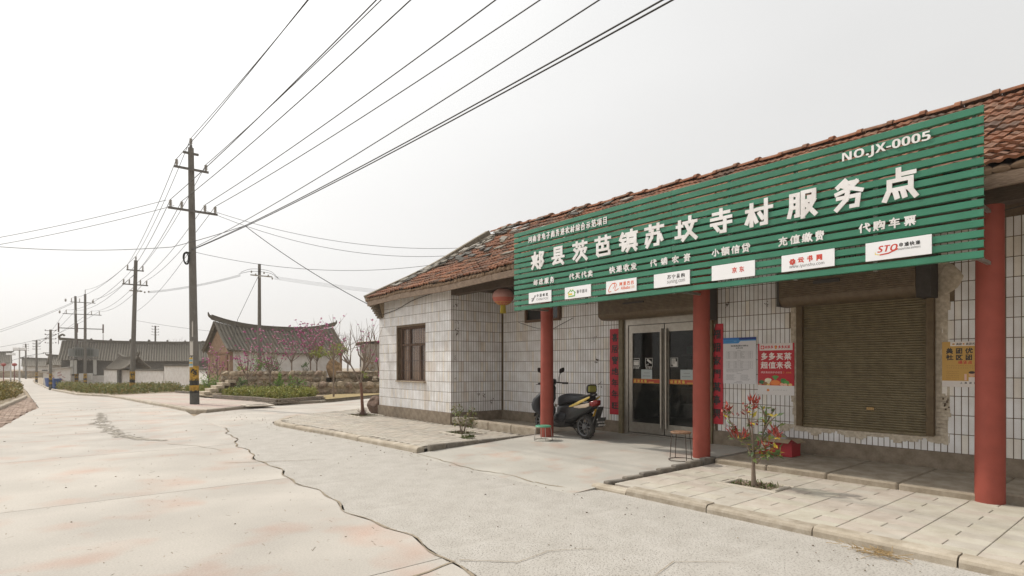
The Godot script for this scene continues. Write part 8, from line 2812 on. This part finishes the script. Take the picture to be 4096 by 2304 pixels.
	hedge("roadside_hedge", [Vector2(-60.5, -1.4), Vector2(-66, -1.2), Vector2(-68, -2.6), Vector2(-61, -3.2)], 0.7, 500, [Color(0.189, 0.203, 0.0473), Color(0.257, 0.23, 0.0607)], "small hedge beside the blue bins", 0.03)
	hedge("verge_weeds", [Vector2(-23, 1.6), Vector2(-26.5, 1.25), Vector2(-37.4, 0.85), Vector2(-43, 0.72), Vector2(-60, 1.1), Vector2(-70, 1.7), Vector2(-60, 4.6), Vector2(-40, 4.2), Vector2(-23, 3.2)], 0.75, 3600, [Color(0.203, 0.176, 0.0405), Color(0.257, 0.209, 0.054), Color(0.149, 0.135, 0.0405), Color(0.311, 0.23, 0.081)], "tall weeds on the left verge behind the kerb", 0.05)
	# shrubs
	var brt := [Color(0.17, 0.30, 0.04), Color(0.21, 0.34, 0.05), Color(0.13, 0.24, 0.035)]
	var drk := [Color(0.0675, 0.135, 0.0338), Color(0.0945, 0.162, 0.0405), Color(0.121, 0.189, 0.0405)]
	var brn := [Color(0.135, 0.115, 0.0405), Color(0.101, 0.115, 0.0378), Color(0.203, 0.135, 0.0473)]
	var yel := [Color(0.297, 0.338, 0.0473), Color(0.365, 0.378, 0.054), Color(0.23, 0.284, 0.0473)]
	for q in [[Vector3(-36.5, 0.1, -7.57), Vector3(0.50, 0.42, 0.48), 420, brt, "bright round shrub just right of the corner pole"], [Vector3(-36.1, 0.1, -8.06), Vector3(0.50, 0.42, 0.48), 420, brt, "second bright round shrub right of the corner pole"], [Vector3(-28.9, 0.15, -7.4), Vector3(0.26, 0.40, 0.26), 380, drk, "dark green upright shrub beside the steps"], [Vector3(-28.7, 0.15, -7.75), Vector3(0.32, 0.38, 0.3), 380, brn, "rusty tipped round shrub next to the dark green one"], [Vector3(-27.7, 0.15, -8.1), Vector3(0.48, 0.34, 0.4), 420, brn, "broad brownish shrub in the middle of the hedge"], [Vector3(-27.3, 0.15, -8.6), Vector3(0.24, 0.48, 0.24), 380, brt, "tall narrow bright shrub at the stone wall"], [Vector3(-26.3, 0.15, -9.0), Vector3(0.46, 0.46, 0.42), 520, drk.slice(1) + brt.slice(0, 1), "largest dark glossy shrub at the right of the hedge"],
			[Vector3(-33.8, 0.95, -8.6), Vector3(0.55, 0.38, 0.4), 360, yel, "yellowish shrub at the left end of the terrace"], [Vector3(-33.2, 0.95, -9.3), Vector3(0.55, 0.5, 0.45), 460, brt, "fresh green shrub on the terrace beside the garden pole"], [Vector3(-32.5, 0.95, -10.0), Vector3(0.75, 0.55, 0.5), 560, [Color(0.10, 0.13, 0.035), Color(0.13, 0.15, 0.04)], "wide olive shrub on the terrace behind the wall"], [Vector3(-31.2, 0.95, -11.2), Vector3(0.3, 0.32, 0.3), 200, drk, "small dark shrub on the terrace near the tan boulder"], [Vector3(-29.9, 0.95, -14.3), Vector3(0.45, 0.5, 0.4), 240, [Color(0.26, 0.13, 0.04), Color(0.2, 0.13, 0.05)], "rusty orange shrub before the grey house"]]:
		shrub(q[0], q[1], q[2], 0.10, q[3], q[4])
	var yt := thing("spring_tree", Vector3(-30.6, 0.95, -12.4), "small tree in fresh yellow green leaf above the tan boulder", "tree")
	st = new_st()
	tube(st, [Vector3.ZERO, Vector3(0.03, 0.5, 0), Vector3(0, 0.9, 0)], [0.05, 0.04, 0.03], 7)
	for k in 8:
		var a := TAU * k / 8.0
		tube(st, [Vector3(0, 0.8, 0), Vector3(cos(a) * 0.5, 1.2, sin(a) * 0.5), Vector3(cos(a) * 0.9, 1.5, sin(a) * 0.8)], [0.02, 0.012, 0.005], 5)
	done(st, yt, "trunk", mat("grey_bark", Color.WHITE))
	st = new_st()
	for q in [[Vector3(-0.1, 1.25, 0.75), Vector3(0.6, 0.28, 0.5)], [Vector3(0.1, 1.45, -0.5), Vector3(0.5, 0.34, 0.6)], [Vector3(0.3, 1.2, 0.1), Vector3(0.5, 0.25, 0.5)]]:
		foliage(st, q[0], q[1], 420, 0.10, yel, 0.3)
	done(st, yt, "crown", leaf_mat()).set_meta("kind", "stuff")
	# magnolias
	magnolia(Vector3(-37.7, 0.0, -7.8), 2.6, 0.85, 9, 60, "leftmost magnolia, right beside the corner pole")
	magnolia(Vector3(-37.4, 0.0, -8.2), 3.0, 0.9, 10, 70, "second magnolia from the corner pole", 0.9)
	magnolia(Vector3(-29.5, 0.2, -7.8), 2.9, 0.85, 12, 85, "magnolia above the rusty shrub and the steps", 0.8)
	magnolia(Vector3(-28.7, 0.2, -8.6), 3.5, 0.95, 13, 95, "magnolia with a thick trunk before the middle of the stone wall", 1.0)
	magnolia(Vector3(-31.6, 0.95, -10.6), 2.7, 0.9, 12, 130, "magnolia on the terrace behind the wide olive shrub")
	magnolia(Vector3(-31.0, 0.95, -11.4), 3.2, 0.95, 14, 190, "fullest pink magnolia in the middle of the terrace", 0.9)
	magnolia(Vector3(-31.4, 0.95, -11.9), 3.0, 0.85, 12, 130, "magnolia on the terrace left of the tan boulder")
	magnolia(Vector3(-24.3, 0.13, -9.95), 4.0, 0.75, 11, 45, "tall thin magnolia on the dry lawn by the side street", 1.9)
	magnolia(Vector3(-29.0, 0.95, -13.6), 3.0, 0.7, 10, 36, "magnolia before the grey house beside the shop bay")
	magnolia(Vector3(-17.2, 0.07, -8.75), 3.1, 0.45, 6, 24, "slender magnolia close behind the bare tree")

	# old house with the swept-up ridge
	var hs := thing("old_house", Vector3(-41.9, 0, -9.2), "old house with a swept up grey tile ridge and pinkish gable", "house", "", PI / 2 + 0.14)
	# local x runs back along the house (world -z), local z to the front (world +x)
	var wallm := mat("white_wall", Color(0.76, 0.75, 0.735), 0.95, "plaster", 2.2, {"bump": 0.2})
	wallm.albedo_texture = tex["concrete"]
	var gab := mat("pink_gable", Color(0.40, 0.275, 0.195), 0.95, "plaster", 1.3)
	var tileg := mat("grey_tile", Color(0.155, 0.145, 0.125), 0.95, "plaster", 1.0, {"bump": 0.5})
	var tilel := mat("grey_tile_row", Color(0.205, 0.19, 0.165), 0.95, "plaster", 0.5, {"bump": 0.5})
	st = new_st()
	box(st, Vector3(4.1, 1.1, 1.75), Vector3(7.9, 2.7, 0.2))
	box(st, Vector3(4.1, 1.1, -1.75), Vector3(7.9, 2.7, 0.2))
	done(st, hs, "long_wall", wallm)
	for x in [0.16, 8.04]:
		st = new_st()
		extrude(st, [Vector2(-1.86, -0.2), Vector2(-1.86, 2.45), Vector2(0, 4.0), Vector2(1.86, 2.45), Vector2(1.86, -0.2)].map(func(q): return Vector2(q.y, q.x)), x - 0.1, x + 0.1)
		done(st, hs, "gable", gab)
	st = new_st()
	box(st, Vector3(0.03, 2.3, 0), Vector3(0.1, 0.1, 3.6))
	box(st, Vector3(0.03, 1.55, 0.9), Vector3(0.06, 1.2, 1.3))
	done(st, hs, "gable_panel", mat("gable_brick", Color(0.30, 0.165, 0.105), 0.95, "plaster", 0.6))
	curved_roof(hs, -0.25, 8.45, 0.0, 2.15, 2.32, 3.98, 0.45, tileg, tilel)
	st = new_st()
	for sd in [-1.0, 1.0]:
		for k in 3:
			tube(st, [Vector3(-0.1 + k * 0.2, 4.2 - k * 0.02, sd * 0.12), Vector3(-0.1 + k * 0.2, 3.3, sd * 1.05), Vector3(-0.1 + k * 0.2, 2.42, sd * 2.2)], 0.09, 6)
	done(st, hs, "verge_tiles", tilel)
	# grey house with a corrugated roof beyond the garden
	var gh := thing("grey_house", Vector3(-38.6, 0, -17.8), "plain grey rendered house with a pale corrugated roof", "house", "", -0.40)
	st = new_st()
	box(st, Vector3(0.8, 1.4, -2.0), Vector3(6.4, 3.0, 4.0))
	done(st, gh, "wall", mat("grey_render", Color(0.42, 0.40, 0.375), 0.95, "plaster", 2.0))
	st = new_st()
	var wave := []
	for k in 41:
		wave.append(Vector2(-2.6 + k * 0.17, 0.03 * (k % 2)))
	for k in 40:
		var a: Vector2 = wave[k]
		var b: Vector2 = wave[k + 1]
		quad(st, Vector3(a.x, 2.98 + a.y, 0.35), Vector3(b.x, 2.98 + b.y, 0.35), Vector3(b.x, 3.35 + b.y, -4.2), Vector3(a.x, 3.35 + a.y, -4.2), null, Vector3.UP)
		quad(st, Vector3(a.x, 2.98 + a.y, 0.35), Vector3(b.x, 2.98 + b.y, 0.35), Vector3(b.x, 2.93 + b.y, 0.35), Vector3(a.x, 2.93 + a.y, 0.35), null, Vector3.BACK)
	done(st, gh, "corrugated_roof", mat("corrugated", Color(0.62, 0.55, 0.43), 0.8, "plaster", 1.0))
	st = new_st()
	box(st, Vector3(0.6, 1.75, 0.02), Vector3(0.9, 0.7, 0.06))
	done(st, gh, "boarded_window", mat("boarded", Color(0.12, 0.105, 0.09), 0.9))

	# white boundary wall with tile coping, gate roof and higher grey end
	var bw := thing("boundary_wall", Vector3.ZERO, "long white boundary wall with dark tile coping behind the hedge", "wall")
	wall_run(bw, Vector3(-77, -0.84, -5.7), Vector3(-62.4, -0.63, -9.2), 0.98, wallm, tileg)
	var bw2 := thing("boundary_wall", Vector3.ZERO, "higher white wall section left of the old house", "wall")
	wall_run(bw2, Vector3(-62.3, -0.63, -9.25), Vector3(-57.5, -0.55, -10.6), 1.42, wallm, tileg)
	wall_run(bw2, Vector3(-57.4, -0.55, -10.6), Vector3(-44.3, -0.33, -9.6), 1.15, wallm, tileg)
	st = new_st()
	var mid := Vector3(-59.9, 1.22, -9.95)
	box(st, mid + Vector3(0.05, 0, 0.1), Vector3(3.8, 0.5, 0.06), null, Basis(Vector3.UP, 0.27))
	done(st, bw2, "brick_band", mat("grey_brick", Color(0.15, 0.145, 0.138), 0.95, "plaster", 0.8))
	var gate := thing("gate_roof", Vector3(-71.0, 0, -7.2), "small swept tile roof over the gate in the white wall", "gate", "", 0.3)
	curved_roof(gate, -2.1, 2.1, 0.0, 1.2, 1.05, 2.1, 0.35, tileg, tilel)
	st = new_st()
	box(st, Vector3(-1.4, 0.2, 0), Vector3(0.4, 2.0, 0.8))
	box(st, Vector3(1.4, 0.2, 0), Vector3(0.4, 2.0, 0.8))
	box(st, Vector3(0, 0.15, -0.1), Vector3(2.4, 1.9, 0.1))
	done(st, gate, "gate_piers", mat("grey_brick", Color.WHITE))

func wall_run(parent: Node3D, a: Vector3, b: Vector3, top: float, m: Material, cap: Material) -> void:
	var d := b - a
	d.y = 0
	var u := d.normalized()
	var bs := Basis(u, Vector3.UP, u.cross(Vector3.UP))
	var c := (a + b) / 2
	c.y = (minf(a.y, b.y) - 0.2 + top) / 2
	var st := new_st()
	box(st, c, Vector3(d.length(), top - minf(a.y, b.y) + 0.2, 0.28), null, bs)
	done(st, parent, "wall_body", m)
	st = new_st()
	c.y = top + 0.03
	box(st, c, Vector3(d.length(), 0.06, 0.5), null, bs)
	c.y = top + 0.1
	box(st, c, Vector3(d.length(), 0.1, 0.3), null, bs)
	done(st, parent, "coping", cap)
	for k in int(d.length() / 0.5):
		st = new_st()
		var p := a + u * (0.25 + k * 0.5)
		p.y = top + 0.1
		var nn := u.cross(Vector3.UP)
		tube(st, [p - nn * 0.28 - Vector3.UP * 0.05, p, p + nn * 0.28 - Vector3.UP * 0.05], 0.06, 6)
		done(st, parent, "coping_tile", cap)

func build_far() -> void:
	var tileg := mat("grey_tile", Color.WHITE)
	var tilel := mat("grey_tile_row", Color.WHITE)
	var white := mat("white_wall", Color.WHITE)
	var brick := mat("grey_brick", Color(0.15, 0.145, 0.138), 0.95, "plaster", 0.8)
	# the long grey hall
	var hall := thing("temple_hall", Vector3(-83.0, 0, -2.4), "long grey brick hall with a dark tile roof across the road", "building", "", PI / 2 - 0.16)
	curved_roof(hall, -0.3, 15.6, 0.0, 2.9, 1.98, 4.1, 0.22, tileg, tilel)
	var st := new_st()
	box(st, Vector3(7.6, 1.15, 2.35), Vector3(15.0, 1.9, 0.3))
	box(st, Vector3(7.6, 0.6, -2.35), Vector3(15.0, 3.0, 0.3))
	for x in [0.1, 15.1]:
		extrude(st, [Vector2(-0.9, -2.35), Vector2(1.9, -2.35), Vector2(3.9, 0), Vector2(1.9, 2.35), Vector2(-0.9, 2.35)], x - 0.15, x + 0.15)
	done(st, hall, "brick_wall", brick)
	st = new_st()
	box(st, Vector3(7.6, -0.3, 2.37), Vector3(15.0, 1.3, 0.32))
	done(st, hall, "white_dado", white)
	for k in 9:
		st = new_st()
		rock(st, Vector3(0.5 + k * 1.9, 4.45, 0), Vector3(0.3, 0.4, 0.14), 90 + k, 1)
		done(st, hall, "ridge_figure", tileg)
	for q in [[-0.4, -1.0], [15.7, 1.0]]:
		st = new_st()
		tube(st, smooth([Vector3(q[0], 4.35, 0), Vector3(q[0] + q[1] * 0.15, 4.75, 0), Vector3(q[0] - q[1] * 0.15, 5.0, 0), Vector3(q[0] - q[1] * 0.35, 4.85, 0)], 4), 0.12, 6)
		done(st, hall, "ridge_beast", tileg)
	var ac := thing("air_conditioner", Vector3(-79.0, -0.1, -3.4), "white air conditioner unit on the hall wall", "air conditioner", "", PI / 2 - 0.16)
	st = new_st()
	bevel_box(st, Vector3(0.7, 0.3, 0), Vector3(1.2, 0.8, 0.5), 0.04)
	done(st, ac, "case", mat("ac_case", Color(0.55, 0.53, 0.49), 0.6))
	st = new_st()
	for k in 6:
		box(st, Vector3(0.9, 0.05 + k * 0.1, 0.26), Vector3(0.6, 0.02, 0.02))
	done(st, ac, "grille", mat("ac_grille", Color(0.25, 0.25, 0.24), 0.6))
	# painted wall ends by the bins
	for q in [[Vector3(-79.6, -0.84, -2.15), 1.55, "white wall end with red painted characters before the hall"], [Vector3(-86.5, -0.84, -1.2), 1.25, "second white wall end with red painted marks beyond the bins"]]:
		var w := thing("painted_wall", q[0], q[2], "wall", "white wall ends by the far road", PI / 2 - 0.5)
		st = new_st()
		box(st, Vector3(0, q[1] * 0.55, 0), Vector3(1.5, q[1] * 1.5, 0.3))
		done(st, w, "wall_body", white)
		st = new_st()
		for k in 9:
			box(st, Vector3(rng.randf_range(-0.35, 0.35), 0.2 + k * 0.17, 0.153), Vector3(rng.randf_range(0.2, 0.5), 0.06, 0.01), null, Basis(Vector3.BACK, rng.randf_range(-0.5, 0.5)))
		done(st, w, "painted_characters", mat("wall_red", Color(0.34, 0.10, 0.08), 0.9))
		st = new_st()
		box(st, Vector3(0, q[1] * 1.32, 0.1), Vector3(1.9, 0.07, 0.9), null, Basis(Vector3.BACK, 0.12))
		done(st, w, "cap_slab", mat("cap_slab", Color(0.5, 0.48, 0.45), 0.8))
	# houses further on
	var d := 0
	for q in [[Vector3(-96, -0.84, -3.0), 7.0, 2.4, 2.2, 3.7, PI / 2 - 0.1, "dim grey house with a crested roof behind the short pole"], [Vector3(-112, -0.84, -1.2), 8.0, 2.8, 2.0, 3.3, PI / 2 + 0.1, "grey walled house further along the road"], [Vector3(-150, -0.84, 2.5), 12.0, 3.0, 1.8, 3.2, PI / 2, "pale house closing the road at the bend"], [Vector3(-150, -0.84, 14.0), 10.0, 3.0, 2.4, 4.4, PI / 2, "farmhouse at the left edge beyond the verge"]]:
		var h := thing("village_house", q[0], q[6], "house", "houses along the far road", q[5])
		st = new_st()
		box(st, Vector3(q[1] / 2, q[3] / 2 + 0.2, 0), Vector3(q[1] - 0.4, q[3] + 0.6, q[2] * 1.7))
		done(st, h, "wall", [brick, mat("grey_render", Color.WHITE), white, white][d])
		curved_roof(h, 0.0, q[1], 0.0, q[2], q[3] + 0.3, q[4] + 0.3, 0.12, tileg, tilel)
		st = new_st()
		for k in 2:
			box(st, Vector3(q[1] * (0.3 + 0.4 * k), q[3] * 0.55, q[2] * 0.86), Vector3(1.0, 0.9, 0.06))
		done(st, h, "window", mat("dark_window", Color(0.05, 0.05, 0.055), 0.3))
		d += 1
	# brown stone wall across the end of the road
	var ew := thing("end_wall", Vector3.ZERO, "brown stone retaining wall across the end of the road", "wall", "field stone walls")
	stone_wall(ew, Vector3(-140, -0.84, -1.5), Vector3(-146, -0.84, 9.0), 1.3, 0.5, 21, 1.1)
	# solar lamps
	for q in [[Vector3(-75.2, -0.84, 1.42), 4.0, "nearer solar street lamp on the left verge"], [Vector3(-103.4, -0.84, 2.85), 3.9, "farther pale solar lamp post among the weeds"]]:
		var l := thing("solar_lamp", q[0], q[2], "street lamp", "solar lamps on the verge")
		st = new_st()
		tube(st, [Vector3.ZERO, Vector3(0, q[1], 0)], [0.08, 0.05], 8)
		done(st, l, "post", mat("lamp_post", Color(0.45, 0.44, 0.42), 0.5))
		st = new_st()
		box(st, Vector3(0, q[1] - 0.05, 0), Vector3(0.55, 0.05, 1.0), null, Basis(Vector3.BACK, -0.5))
		done(st, l, "solar_panel", mat("solar_panel", Color(0.22, 0.20, 0.18), 0.4))
		st = new_st()
		tube(st, smooth([Vector3(0, q[1] - 1.0, 0), Vector3(0, q[1] - 0.75, -0.5), Vector3(0, q[1] - 0.45, -1.9)], 5), 0.03, 6)
		box(st, Vector3(0, q[1] - 0.4, -2.1), Vector3(0.25, 0.06, 0.6))
		done(st, l, "lamp_arm", mat("lamp_arm", Color(0.2, 0.2, 0.2), 0.6))
	# blue bins
	for q in [[Vector3(-78.5, -0.84, -0.95), "farther blue bin by the kerb"], [Vector3(-66.0, -0.69, -1.25), "nearer blue bin beside the short pole"]]:
		var b := thing("blue_bin", q[0], q[1], "bin", "blue bins by the kerb", 0.4)
		st = new_st()
		loft(st, [rrect(Vector3(0, 0.03, 0), Vector3.RIGHT, Vector3.BACK, 0.55, 0.5, 0.3), rrect(Vector3(0, 0.9, 0), Vector3.RIGHT, Vector3.BACK, 0.7, 0.66, 0.3)])
		done(st, b, "bin_body", mat("bin_blue", Color(0.02, 0.07, 0.25), 0.5))
		st = new_st()
		loft(st, [rrect(Vector3(0, 0.9, 0), Vector3.RIGHT, Vector3.BACK, 0.76, 0.74, 0.3), rrect(Vector3(0, 1.0, 0), Vector3.RIGHT, Vector3.BACK, 0.7, 0.66, 0.3)])
		done(st, b, "lid", mat("bin_lid", Color(0.02, 0.05, 0.16), 0.5))
	# pink sheet over a heap by the hedge
	st = new_st()
	var ring := []
	for k in 5:
		var t := k / 4.0
		ring.append(rrect(Vector3(-62.5 - t * 4.5, -0.45 + 0.08 * sin(k * 2.0), -2.6 - t * 1.2), Vector3(0.25, 0, 1).normalized(), Vector3.UP, 1.1 - 0.25 * absf(t - 0.5), 0.45 - 0.2 * t, 0.8, 12))
	loft(st, ring)
	tag(done(st, self, "plastic_sheet", mat("pink_sheet", Color(0.50, 0.20, 0.22), 0.5, "stain", 0.8, {"bump": 0.8})), "faded pink plastic sheet over a heap behind the hedge", "tarpaulin")
	# red lanterns on a post by the left verge
	for q in [[Vector3(-98, -0.84, 3.4), "left one of the two red lantern posts on the verge"], [Vector3(-96, -0.84, 2.3), "right one of the two red lantern posts on the verge"]]:
		var l := thing("lantern_post", q[0], q[1], "lantern post", "red lantern posts on the verge")
		st = new_st()
		tube(st, [Vector3.ZERO, Vector3(0, 2.4, 0)], 0.05, 8)
		done(st, l, "post", mat("post_red", Color(0.17, 0.05, 0.04), 0.7))
		st = new_st()
		lathe(st, [Vector2(0.0, 2.2), Vector2(0.2, 2.27), Vector2(0.28, 2.42), Vector2(0.2, 2.57), Vector2(0.0, 2.64)], 12)
		done(st, l, "lantern_globe", mat("globe_red", Color(0.30, 0.03, 0.02), 0.6))
	# bare trees on the skyline
	for q in [[Vector3(-96, -0.84, -15.5), 5.4, "far bare tree behind the hall roof, left one"], [Vector3(-92, -0.84, -18.5), 5.2, "far bare tree behind the hall roof, right one"], [Vector3(-55, -0.5, -24), 5.2, "bare tree behind the right end of the old house"]]:
		var t := thing("bare_tree", q[0], q[2], "tree", "bare trees on the skyline")
		st = new_st()
		twigs(st, Vector3.ZERO, Vector3.UP, q[1] * 0.42, 0.12, 5)
		done(st, t, "branches", mat("far_bark", Color(0.20, 0.17, 0.145), 0.95))

func twigs(st: SurfaceTool, p: Vector3, d: Vector3, l: float, r: float, depth: int) -> void:
	var e := p + d * l
	tube(st, [p, p.lerp(e, 0.5) + Vector3(rng.randfn(), 0, rng.randfn()) * l * 0.05, e], [r, r * 0.85, r * 0.65], 5, null, false)
	if depth == 0:
		return
	for k in 3:
		var nd := (d + Vector3(rng.randfn(), rng.randfn() * 0.4 + 0.2, rng.randfn()) * 0.65).normalized()
		twigs(st, e, nd, l * rng.randf_range(0.55, 0.8), r * 0.55, depth - 1)
